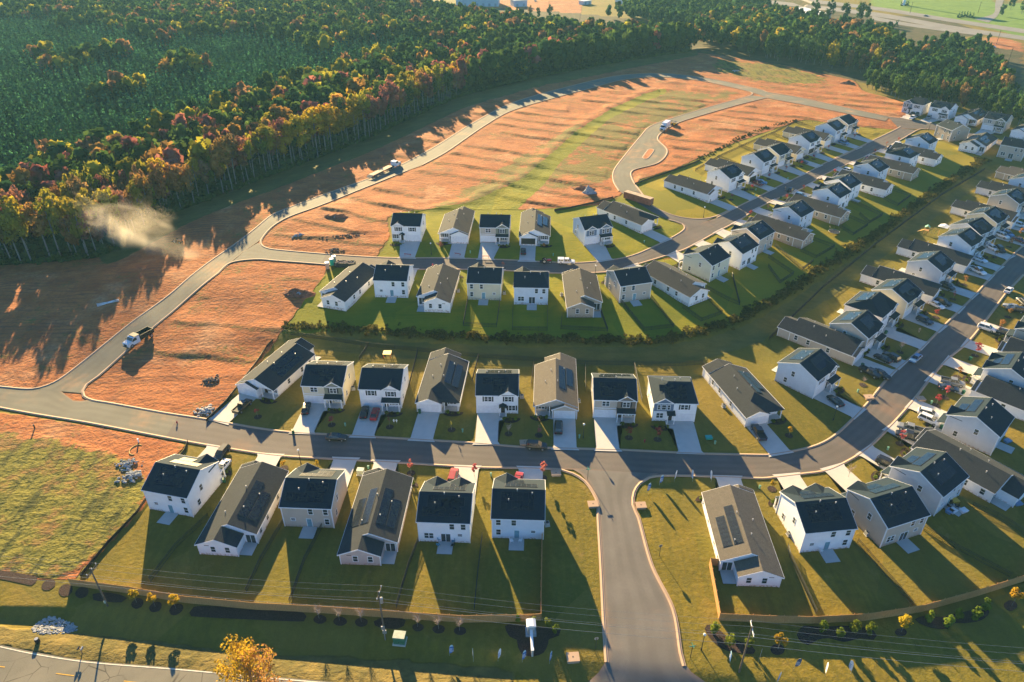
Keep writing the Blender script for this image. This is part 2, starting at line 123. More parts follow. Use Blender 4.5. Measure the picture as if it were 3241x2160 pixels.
ROADS = [
  ('street', 'asphalt', [(-80.0, 134.5), (-72.7, 133.2), (-60.1, 130.0), (-52.0, 128.5), (-34.0, 126.9), (-8.8, 124.6), (2.4, 123.2), (24.5, 122.2), (41.4, 121.0), (55.8, 120.5), (57.1, 120.5), (67.8, 123.2), (74.8, 127.4), (86.7, 138.8), (98.7, 151.8), (111.0, 162.7), (124.0, 175.3), (144.3, 194.9), (154.5, 205.3), (175.4, 225.9), (182.3, 232.2), (204.1, 249.7)], [(-79.8, 126.5), (-70.7, 124.2), (-57.4, 121.2), (-49.7, 120.0), (-32.5, 118.6), (-8.4, 116.5), (2.3, 116.2), (16.5, 115.5), (29.2, 113.8), (39.7, 113.7), (53.6, 113.0), (54.8, 113.1), (62.2, 114.3), (68.9, 115.7), (78.3, 121.2), (86.2, 128.0), (97.8, 139.2), (108.4, 150.4), (116.6, 158.5), (128.1, 168.3), (144.6, 185.4), (155.7, 197.1), (168.3, 209.2), (192.2, 219.6)]),
  ('base_course_street', 'gravelroad', [(-137.7, 147.3), (-129.9, 146.2), (-121.2, 145.4), (-117.5, 147.3), (-107.5, 140.1), (-104.0, 141.2), (-99.2, 139.7), (-84.2, 135.8), (-80.0, 134.5)], [(-133.1, 140.0), (-124.9, 137.8), (-115.5, 135.4), (-109.3, 133.7), (-103.5, 132.5), (-100.7, 132.0), (-94.8, 130.6), (-86.1, 128.2), (-79.8, 126.5)]),
  ('entrance_road', 'entasphalt', [(13.2, 115.9), (15.0, 114.2), (16.7, 110.2), (17.4, 106.4), (17.4, 101.6), (16.6, 89.6), (15.8, 77.9), (15.4, 70.0), (13.7, 68.2), (10.3, 65.7)], [(31.7, 114.5), (28.1, 112.5), (25.7, 108.9), (25.0, 105.5), (25.4, 101.6), (26.1, 89.6), (28.2, 80.1), (27.8, 71.7), (27.9, 69.3), (29.6, 67.6), (32.7, 65.6)]),
  ('gravel_loop_road', 'gravelroad', [(-121.2, 145.4), (-117.2, 148.2), (-114.9, 154.7), (-111.8, 166.6), (-108.6, 179.4), (-104.0, 193.0), (-100.1, 210.4), (-94.5, 226.6), (-91.7, 236.6), (-89.0, 247.9), (-84.8, 254.8), (-76.0, 266.8), (-68.5, 276.6), (-61.3, 285.7), (-49.7, 303.5), (-36.1, 332.0), (-20.0, 373.3), (-0.1, 414.2), (26.3, 446.0), (63.6, 482.3), (86.4, 492.3), (107.7, 490.6), (132.0, 472.8), (151.9, 446.0), (153.6, 440.4), (168.6, 427.0), (189.3, 399.8), (202.3, 385.8)], [(-107.7, 143.7), (-108.5, 147.4), (-107.3, 150.7), (-104.5, 163.6), (-102.4, 172.3), (-98.6, 187.6), (-95.1, 201.4), (-90.4, 219.5), (-87.4, 227.4), (-86.1, 237.4), (-82.4, 245.8), (-73.0, 257.6), (-59.7, 276.6), (-44.7, 298.0), (-39.4, 305.0), (-30.3, 323.6), (-14.2, 367.2), (-0.1, 397.4), (25.4, 427.0), (46.4, 448.9), (69.4, 472.8), (91.9, 482.3), (118.1, 472.8), (143.7, 440.4), (149.5, 427.0), (163.4, 411.7), (184.6, 388.4), (196.6, 378.1)]),
  ('base_course_branch', 'gravelroad', [(-90.4, 219.5), (-87.2, 225.7), (-85.4, 222.9), (-81.4, 220.5), (-62.1, 216.8)], [(-94.1, 203.6), (-92.5, 211.1), (-84.9, 213.7), (-78.1, 212.5), (-62.8, 210.0)]),
  ('upper_street', 'asphalt', [(-62.1, 216.8), (-45.3, 214.4), (-36.2, 213.8), (-21.7, 213.6), (-0.1, 212.0), (7.8, 211.0), (20.6, 210.1), (27.8, 210.9), (35.9, 213.2), (41.9, 216.8), (50.5, 224.5), (58.5, 232.7), (62.5, 238.3), (76.3, 248.1), (86.0, 258.1), (98.0, 269.7), (111.2, 282.9), (127.4, 298.4), (144.8, 316.1), (170.2, 339.4), (145.4, 315.7), (173.4, 343.2), (198.6, 367.1)], [(-62.8, 210.0), (-51.3, 207.8), (-44.1, 206.6), (-29.9, 206.0), (-12.4, 205.8), (-0.1, 204.8), (13.8, 203.3), (30.6, 204.0), (38.8, 208.2), (50.8, 215.7), (59.4, 221.8), (74.1, 236.6), (83.9, 246.2), (94.4, 258.2), (106.7, 269.7), (120.4, 281.5), (135.5, 297.9), (163.3, 322.7), (178.8, 336.0), (207.4, 364.2)]),
  ('side_road', 'asphalt', [(42.9, 272.9), (45.3, 266.8), (52.9, 250.7), (59.0, 243.5), (62.1, 241.0), (62.2, 235.7)], [(51.0, 272.9), (53.6, 257.4), (60.7, 248.6), (68.4, 246.4), (75.0, 248.7), (82.4, 255.2)]),
  ('gravel_spur_road', 'gravelroad', [(42.9, 272.9), (42.1, 284.3), (44.0, 298.0), (51.5, 318.8), (62.9, 347.9), (71.4, 367.2), (87.0, 384.0), (109.2, 404.5), (141.7, 432.3)], [(51.0, 272.9), (50.2, 287.0), (52.2, 298.0), (64.5, 308.0), (72.0, 325.3), (70.8, 344.2), (75.8, 357.3), (86.6, 373.3), (102.5, 388.4), (129.3, 411.7), (149.5, 427.0)]),
  ('corner_street', 'asphalt', [(201.0, 385.0), (208.3, 382.9), (217.6, 377.0), (227.4, 368.4), (234.4, 355.9), (241.8, 345.4), (246.3, 339.0)], [(198.6, 366.8), (203.5, 366.2), (210.7, 366.0), (216.9, 364.5), (226.2, 353.1), (232.1, 345.5), (236.7, 336.5), (241.2, 330.4)]),
  ('main_road', 'oldasphalt', [(-93.8, 74.9), (-85.4, 73.2), (-79.2, 71.9), (-69.4, 70.3), (-56.5, 69.2), (-49.8, 68.5), (-36.6, 67.3), (-29.7, 66.7), (-16.3, 65.3)], [(-87.4, 65.3), (-79.7, 63.9), (-74.1, 62.9), (-65.0, 61.7), (-53.0, 60.6), (-46.7, 60.1), (-34.3, 59.1), (-27.9, 58.6), (-15.4, 57.6)]),
  ('highway', 'highway', [(273.2, 960.5), (381.8, 825.9), (420.4, 736.8), (450.7, 675.6), (474.7, 620.6)], [(264.8, 928.8), (370.4, 799.1), (408.6, 714.4), (437.4, 653.7), (460.9, 600.8)]),
  ('highway', 'highway', [(259.5, 908.7), (363.5, 783.2), (397.9, 693.9), (428.3, 638.9), (451.1, 586.7)], [(251.9, 880.1), (351.2, 754.6), (385.2, 669.7), (416.6, 619.5), (438.7, 568.8)]),
  ('frontage_road', 'highway', [(351.2, 754.6), (366.1, 709.8), (390.8, 680.4), (406.6, 663.9)], [(340.6, 729.9), (357.1, 690.8), (379.1, 658.2), (394.1, 641.6)]),
  ('park_drive', 'highway', [(568.4, 921.2), (522.3, 843.4), (477.5, 769.4), (439.2, 733.3)], [(578.6, 921.2), (519.1, 825.9), (473.2, 754.6), (441.2, 713.1)]),
]
KERBS = [
  [(-137.7, 147.3), (-129.9, 146.2), (-121.2, 145.4), (-117.2, 148.2), (-114.9, 154.7), (-111.8, 166.6), (-108.6, 179.4), (-104.0, 193.0), (-100.1, 210.4), (-94.5, 226.6), (-91.7, 236.6), (-89.0, 247.9), (-84.8, 254.8), (-76.0, 266.8), (-68.5, 276.6), (-61.3, 285.7), (-49.7, 303.5), (-36.1, 332.0), (-20.0, 373.3), (-0.1, 414.2), (26.3, 446.0), (63.6, 482.3), (86.4, 492.3), (107.7, 490.6), (132.0, 472.8), (151.9, 446.0), (153.6, 440.4), (168.6, 427.0), (189.3, 399.8), (201.1, 385.8), (208.3, 382.9)],
  [(-133.1, 140.0), (-124.9, 137.8), (-115.5, 135.4), (-100.7, 132.0), (-83.2, 127.4), (-70.7, 124.2), (-57.4, 121.2), (-49.7, 120.0), (-32.5, 118.6), (-8.4, 116.5), (2.3, 116.2), (10.6, 115.7), (13.1, 114.5), (15.5, 112.2), (17.0, 108.6), (17.6, 105.5), (17.3, 101.6), (16.6, 89.6), (15.8, 77.9), (15.4, 70.0)],
  [(27.9, 69.3), (27.8, 71.7), (28.2, 80.1), (26.1, 89.6), (25.4, 101.6), (24.8, 105.2), (25.6, 108.9), (27.2, 111.5), (29.4, 113.2), (32.8, 113.8), (39.7, 113.7), (53.6, 113.0), (54.8, 113.1), (62.2, 114.3), (68.9, 115.7), (78.3, 121.2), (86.2, 128.0), (97.8, 139.2), (108.4, 150.4), (116.6, 158.5), (128.1, 168.3), (144.6, 185.4), (155.7, 197.1), (168.3, 209.2)],
  [(-94.1, 203.6), (-98.6, 187.6), (-102.4, 172.3), (-104.5, 163.6), (-107.3, 150.7), (-108.5, 147.4), (-108.2, 144.7), (-106.7, 142.4), (-103.8, 140.8), (-99.2, 139.7), (-84.2, 135.8), (-72.7, 133.2), (-60.1, 130.0), (-52.0, 128.5), (-34.0, 126.9), (-8.8, 124.6), (2.4, 123.2), (24.5, 122.2), (41.4, 121.0), (55.8, 120.5), (57.1, 120.5), (67.8, 123.2), (74.8, 127.4), (86.7, 138.8), (98.7, 151.8), (111.0, 162.7), (124.0, 175.3), (144.3, 194.9), (154.5, 205.3), (175.4, 225.9), (182.3, 232.2)],
  [(-44.7, 298.0), (-59.7, 276.6), (-73.0, 257.6), (-82.4, 245.8), (-86.1, 237.4), (-87.1, 227.3), (-85.4, 222.9), (-81.4, 220.5), (-62.1, 216.8), (-45.3, 214.4), (-36.2, 213.8), (-21.7, 213.6), (-0.1, 212.0), (7.8, 211.0), (20.6, 210.1), (27.8, 210.9), (35.9, 213.2), (41.9, 216.8), (50.5, 224.5), (58.5, 232.7), (62.2, 237.9), (61.9, 241.9), (57.6, 244.8)],
  [(-94.1, 203.6), (-92.5, 211.1), (-84.9, 213.5), (-78.1, 212.5), (-62.8, 210.0), (-51.3, 207.8), (-44.1, 206.6), (-29.9, 206.0), (-12.4, 205.8), (-0.1, 204.8), (13.8, 203.3), (30.6, 204.0), (38.8, 208.2), (50.8, 215.7), (59.4, 221.8), (74.1, 236.6), (83.9, 246.2), (94.4, 258.2), (106.7, 269.7), (120.4, 281.5), (135.5, 297.9), (163.3, 322.7), (178.8, 336.0), (207.7, 364.9), (212.7, 366.5), (216.9, 364.5)],
  [(76.3, 248.1), (86.0, 258.1), (98.0, 269.7), (111.2, 282.9), (127.4, 298.4), (144.8, 316.1), (170.2, 339.4), (145.4, 315.7), (173.4, 343.2), (198.6, 367.1), (200.9, 369.7)],
  [(-39.4, 305.0), (-30.3, 323.6), (-14.2, 367.2), (-0.1, 397.4), (25.4, 427.0), (46.4, 448.9), (69.4, 472.8), (91.9, 482.3), (118.1, 472.8), (141.6, 444.6), (143.7, 438.2), (140.7, 432.3), (109.2, 404.5), (87.0, 384.0), (71.4, 367.2), (62.9, 347.9), (51.5, 318.8), (44.0, 298.0), (42.1, 284.3), (42.9, 272.9)],
  [(196.6, 378.1), (184.6, 388.4), (163.4, 411.7), (149.1, 425.7), (149.5, 427.0), (129.3, 411.7), (102.5, 388.4), (86.6, 373.3), (75.8, 357.3), (70.8, 344.2), (72.0, 325.3), (64.7, 308.0), (52.2, 298.0), (50.2, 287.0), (51.4, 272.9), (53.6, 257.4), (60.7, 248.6), (68.4, 246.4), (75.0, 248.7), (82.4, 255.2)],
]
ISLAND = [
  (58.9, 315.3),
  (59.8, 313.3),
  (61.5, 314.9),
  (65.9, 326.1),
  (65.2, 328.2),
  (63.5, 327.2),
]
ZONES = [
  ('dirt', [(-186.2, 217.9), (-143.9, 225.6), (-132.5, 256.4), (-105.9, 300.9), (-75.2, 352.5), (-35.6, 437.4), (6.7, 483.7), (68.3, 525.1), (138.9, 568.8), (188.9, 520.5), (220.5, 479.1), (212.5, 443.2), (225.2, 411.8), (199.1, 360.5), (174.5, 341.8), (173.3, 368.2), (154.8, 379.7), (109.7, 340.7), (72.7, 302.1), (53.1, 285.4), (41.7, 266.8), (32.2, 257.6), (17.0, 254.1), (0.6, 252.7), (-31.4, 252.7), (-45.9, 245.5), (-42.8, 229.1), (-45.5, 212.6), (-60.2, 210.7), (-59.3, 200.4), (-62.9, 184.0), (-64.5, 172.5), (-69.8, 147.3), (-71.0, 133.1), (-72.1, 129.9), (-130.3, 147.0), (-140.8, 149.6)]),
  ('dirt', [(-133.5, 138.2), (-123.7, 136.0), (-95.5, 129.9), (-73.9, 124.1), (-77.0, 111.7), (-83.6, 115.1), (-89.7, 120.0), (-107.6, 125.9), (-126.6, 127.5)]),
  ('dirt', [(403.0, 647.0), (408.3, 605.6), (309.2, 443.2), (337.3, 520.5), (355.3, 568.8)]),
  ('dirt', [(-18.8, 928.8), (84.5, 928.8), (63.6, 731.8), (9.7, 731.8), (-46.0, 694.1), (-56.1, 788.2)]),
  ('weeds', [(-127.6, 129.1), (-108.5, 127.5), (-90.4, 121.4), (-77.0, 111.7), (-75.1, 105.3), (-77.7, 95.0), (-80.3, 86.3), (-100.7, 87.7)]),
  ('weeds', [(146.0, 543.7), (188.9, 520.5), (207.4, 481.7), (189.1, 454.7), (151.2, 472.8), (136.9, 506.1)]),
  ('weedy', [(6.8, 275.1), (22.0, 311.0), (52.4, 388.4), (96.0, 445.5), (137.0, 441.0), (89.0, 384.0), (61.0, 337.2), (46.9, 293.6), (26.8, 272.7)]),
  ('weedy', [(-31.5, 254.1), (-17.1, 277.6), (10.9, 330.3), (37.2, 375.4), (23.6, 305.0), (0.6, 254.1)]),
  ('green', [(-30.6, 252.7), (-16.2, 259.4), (4.3, 285.4), (14.3, 311.0), (33.7, 359.3), (53.4, 397.5), (78.4, 434.4), (94.7, 450.0), (92.6, 438.8), (75.4, 415.7), (51.5, 380.5), (22.0, 309.8), (13.1, 280.2), (0.6, 249.7)]),
  ('green', [(-64.9, 169.5), (-62.9, 184.0), (-59.3, 203.3), (-55.2, 210.7), (-45.4, 212.0), (-42.0, 229.1), (-44.9, 249.7), (-31.4, 252.7), (0.6, 252.3), (33.9, 257.6), (42.4, 265.4), (60.5, 239.8), (68.4, 186.2), (51.8, 170.2), (38.8, 165.6), (-21.4, 168.5), (-46.3, 171.3)]),
  ('green2', [(42.4, 265.4), (53.1, 285.4), (72.7, 302.1), (109.7, 340.7), (154.8, 379.7), (173.3, 368.2), (200.7, 363.9), (221.0, 327.7), (158.6, 265.4), (104.9, 213.7), (66.4, 178.7), (51.8, 170.2), (60.5, 239.8)]),
  ('swale', [(-64.1, 168.7), (-45.7, 168.1), (-21.1, 164.8), (2.8, 163.2), (38.4, 163.0), (53.6, 167.1), (68.1, 175.5), (85.4, 189.9), (106.5, 210.1), (130.6, 232.3), (160.4, 261.5), (214.4, 314.6), (220.9, 314.2), (164.1, 258.2), (97.1, 192.0), (68.3, 167.0), (51.9, 158.7), (31.6, 155.8), (2.7, 155.8), (-32.5, 160.0), (-57.2, 164.7)]),
  ('forest', [(-267.6, 207.8), (-186.2, 217.9), (-143.4, 224.7), (-132.0, 255.3), (-105.3, 299.0), (-74.7, 349.9), (-35.4, 434.0), (6.6, 477.4), (67.6, 519.5), (138.1, 565.3), (400, 640), (420, 760), (150, 760), (60, 820), (-700, 1150)]),
  ('swale', [(-144.7, 225.7), (-133.3, 258.2), (-107.1, 304.6), (-75.9, 356.1), (-36.0, 442.2), (6.8, 492.7), (69.9, 538.1), (140.4, 575.7), (137.9, 556.8), (71.4, 501.9), (12.9, 451.2), (-27.7, 403.5), (-65.7, 324.2), (-94.9, 277.4), (-121.2, 240.1), (-135.9, 213.6)]),
  ('forest', [(138.1, 565.3), (149.9, 560.2), (188.9, 520.5), (218.0, 472.8), (237.5, 427.0), (283.4, 402.1), (385.8, 568.8), (365.6, 605.6), (347.1, 693.9), (359.0, 777.1), (308.4, 1068.9), (158.9, 731.8)]),
  ('bright', [(457.3, 1013.6), (622.1, 1013.6), (501.7, 809.0), (429.1, 714.4), (406.5, 733.3), (377.8, 815.7)]),
  ('bright', [(419.8, 693.9), (424.6, 605.6), (623.7, 880.7), (528.5, 843.4)]),
  ('rough', [(-96.4, 78.4), (-88.0, 77.1), (-73.5, 75.7), (-58.8, 74.3), (-42.3, 71.5), (-29.8, 71.7), (-15.3, 70.6), (-0.0, 69.2), (-0.0, 66.3), (-29.5, 66.0), (-49.6, 68.2), (-69.4, 70.2), (-85.3, 73.1), (-93.7, 74.7)]),
]
FOREST = [
  (-239.0, 207.0),
  (-187.0, 219.0),
  (-176.0, 221.0),
  (-144.0, 226.0),
  (-133.0, 258.0),
  (-107.0, 303.0),
  (-76.0, 355.0),
  (-36.0, 441.0),
  (7.0, 490.0),
  (69.0, 533.0),
  (137.0, 575.0),
  (150, 600),
  (110, 640),
  (60, 640),
  (0, 700),
  (-60, 760),
  (-140, 860),
  (-600, 980),
  (-900, 760),
]
PINE = [
  [(-203.0, 253.0), (-202.0, 272.0), (-198.0, 297.0), (-176.0, 320.0), (-167.0, 355.0), (-149.0, 408.0), (-129.0, 462.0), (-89.0, 519.0), (-59.0, 583.0), (-73.0, 595.0), (-155.0, 570.0), (-217.0, 620.0), (-289.0, 599.0), (-414.0, 719.0), (-458.0, 692.0), (-457.0, 642.0)],
]
GROVE = [
  (212.0, 455.0),
  (228.0, 407.0),
  (249.0, 397.0),
  (260.0, 363.0),
  (284.0, 402.0),
  (310.0, 473.0),
  (344.0, 552.0),
  (335.0, 587.0),
  (265.0, 521.0),
]
TREELINE = [
  (147.0, 604.0),
  (168.0, 555.0),
  (204.0, 521.0),
  (235.0, 486.0),
  (280.0, 521.0),
  (304.0, 616.0),
  (271.0, 658.0),
  (241.0, 744.0),
  (178.0, 745.0),
]
TREELINE2 = [
  (89.0, 773.0),
  (167.0, 694.0),
  (240.0, 691.0),
  (278.0, 853.0),
  (160.0, 889.0),
]
STRIP = [
  (-27.5, 254.9),
  (-16.3, 262.2),
  (5.2, 290.8),
  (16.8, 323.6),
  (35.5, 368.8),
  (54.2, 404.0),
  (79.4, 441.0),
  (93.2, 447.7),
]
FENCES = [
  ('wood', 'long wooden board fence behind the row left of the entrance', [(-79.9, 85.2), (-68.3, 83.5), (-57.8, 81.5), (-44.8, 80.1), (-33.2, 79.4), (-21.7, 78.5), (-8.5, 77.5), (1.5, 77.7), (5.0, 77.9), (5.9, 96.5)]),
  ('wood', 'wooden board fence curving behind the row right of the entrance', [(38.5, 89.7), (36.8, 89.9), (35.7, 77.9), (44.0, 77.5), (51.4, 77.3), (61.0, 77.9), (71.2, 79.6), (82.5, 82.8), (93.3, 86.2), (101.8, 88.6)]),
  ('metal', 'black metal fence along the swale behind the whole row', [(-63.8, 169.9), (-55.5, 168.1), (-39.1, 164.6), (-9.0, 159.9), (20.1, 156.6), (44.3, 155.8), (50.5, 156.6)]),
  ('metal', 'black metal fence between the angled ranch and the bend yards', [(50.5, 156.6), (52.2, 150.2), (52.6, 147.3)]),
  ('metal', 'black metal fence between the grey-roofed ranch and the house with small entry porch', [(-9.0, 159.9), (-10.2, 148.3)]),
  ('metal', 'black metal fence between the white house and the grey-roofed ranch', [(-25.7, 162.5), (-26.1, 146.4)]),
  ('metal', 'black metal fence between the cream and the white house', [(-39.7, 164.7), (-41.0, 158.3)]),
  ('metal', 'black metal fence between the small porch house and the tan-shingled ranch', [(6.0, 158.3), (4.8, 146.4)]),
  ('metal', 'black metal fence between the tan-shingled ranch and the brown-gabled house', [(19.5, 156.6), (18.5, 144.5)]),
  ('metal', 'black metal fence between the brown-gabled and the hip-roofed house', [(32.4, 155.8), (32.0, 140.0)]),
  ('metal', 'black metal yard fence behind the white corner house', [(-60.9, 101.7), (-64.3, 93.9), (-65.8, 85.8)]),
  ('metal', 'black metal yard fence between the pinkish ranch and the beige house', [(-37.2, 100.6), (-38.9, 90.8), (-39.2, 81.1)]),
  ('metal', 'black metal yard fence left of the beige house', [(-45.4, 101.2), (-47.1, 90.8), (-47.6, 83.4)]),
  ('metal', 'black metal yard fence right of the pinkish ranch', [(-18.0, 96.1), (-19.2, 89.7), (-20.3, 80.2)]),
  ('metal', 'black metal yard fence between the last two houses left of the entrance', [(-5.8, 96.6), (-6.3, 87.7), (-6.6, 79.8)]),
  ('metal', 'black metal yard fence between tan-roofed ranch and white house', [(52.7, 93.8), (52.4, 91.7), (52.8, 79.0)]),
  ('metal', 'black metal yard fence between bright white and beige house', [(66.6, 95.1), (68.0, 89.6), (70.4, 80.8)]),
  ('metal', 'black metal yard fence right of the beige house', [(80.8, 99.0), (84.5, 94.0), (91.3, 86.9)]),
  ('metal', 'black metal yard fence right of the grey cluttered-patio house', [(94.0, 104.6), (97.4, 101.9), (100.2, 97.6)]),
  ('metal', 'black metal yard fence behind the pale cream house', [(-13.2, 186.8), (-13.9, 173.4), (-4.4, 172.6), (-3.5, 186.7)]),
  ('metal', 'black metal yard fence behind the pale blue sliding-door house', [(0.3, 183.7), (0.1, 171.2), (9.9, 170.9), (10.6, 183.7)]),
  ('metal', 'black metal yard fence behind the tan ranch above the hedge', [(14.5, 178.1), (13.8, 171.7), (26.9, 170.5), (25.9, 180.2)]),
  ('metal', 'black metal yard fence behind the beige house at the hedge bend', [(32.4, 185.1), (37.2, 170.8), (45.9, 172.7), (41.7, 187.7)]),
  ('metal', 'black metal yard fence behind the angled ranch at the hedge bend', [(50.5, 182.9), (54.5, 176.1), (61.6, 180.4), (59.1, 187.9)]),
  ('metal', 'black metal yard fence behind the greenish cream house', [(60.1, 194.2), (65.4, 187.9), (68.1, 185.6), (70.4, 203.7)]),
  ('metal', 'black metal yard fence behind the white house of the upper row', [(84.0, 210.1), (84.7, 199.7), (91.0, 205.8), (85.9, 216.8)]),
  ('metal', 'black metal yard fence behind the tan ranch beside the sunlit triangle', [(99.0, 222.5), (102.6, 217.9), (112.2, 226.6), (106.3, 231.7)]),
  ('metal', 'black metal yard fence behind the pale blue upper house', [(90.7, 225.1), (95.1, 209.0), (101.0, 215.4)]),
  ('metal', 'black metal yard fence around the trampoline lawn', [(120.4, 243.5), (122.8, 236.8), (131.9, 245.7), (127.2, 252.5)]),
  ('metal', 'black metal yard fence behind the second white upper house', [(132.6, 255.1), (133.3, 247.7), (141.5, 255.2), (133.9, 267.0)]),
  ('metal', 'black metal yard fence behind the white upper ranch', [(149.1, 271.7), (152.0, 265.3), (162.2, 275.9), (156.6, 281.7)]),
  ('metal', 'black metal yard fence along the row above the swale', [(72.1, 168.8), (98.1, 198.8), (129.0, 230.8), (176.5, 278.5), (212.8, 311.6)]),
  ('metal', 'black metal fence behind the upper street golden yards', [(78.6, 296.5), (93.5, 315.3), (110.8, 333.9), (129.8, 353.1), (148.5, 374.3), (160.6, 370.2)]),
  ('metal', 'black metal side fence of a golden yard, first from the corner ranch', [(92.8, 315.3), (99.4, 304.4)]),
  ('metal', 'black metal side fence of a golden yard, second from the corner ranch', [(107.0, 332.7), (113.1, 320.7)]),
  ('metal', 'black metal side fence of a golden yard, third from the corner ranch', [(128.3, 351.9), (133.4, 341.0)]),
  ('metal', 'black metal side fence of a golden yard, fourth from the corner ranch', [(147.3, 372.9), (153.1, 359.6)]),
  ('silt', 'black silt fence between clay lot and the solar ranch', [(-72.5, 132.4), (-70.4, 140.1), (-68.2, 156.6), (-67.5, 164.5), (-66.4, 167.1)]),
  ('silt', 'black silt fence beside the weedy field and white corner house', [(-74.0, 124.9), (-73.5, 121.9), (-75.6, 106.4), (-75.8, 102.8), (-77.8, 95.1), (-79.1, 87.1)]),
  ('silt', 'black silt fence behind the upper cul-de-sac houses', [(15.9, 251.5), (23.1, 254.8), (31.8, 259.8), (39.6, 265.1)]),
  ('silt', 'black silt fence along the bank behind the golden yards', [(50.3, 280.4), (60.4, 289.7), (70.3, 298.0), (79.1, 306.2), (84.0, 311.2)]),
]
HEDGE = [
  (-64.6, 173.2),
  (-56.6, 173.2),
  (-46.4, 171.8),
  (-21.5, 168.8),
  (2.8, 166.9),
  (26.9, 166.0),
  (38.9, 166.0),
  (51.8, 169.9),
  (66.3, 178.4),
  (83.7, 193.0),
  (104.7, 213.4),
  (128.7, 235.6),
  (158.4, 265.0),
  (194.5, 300.6),
  (219.7, 324.5),
]
BERM = [
  (84.5, 313.2),
  (95.1, 326.0),
  (115.1, 349.4),
  (135.0, 367.5),
  (149.7, 377.8),
]
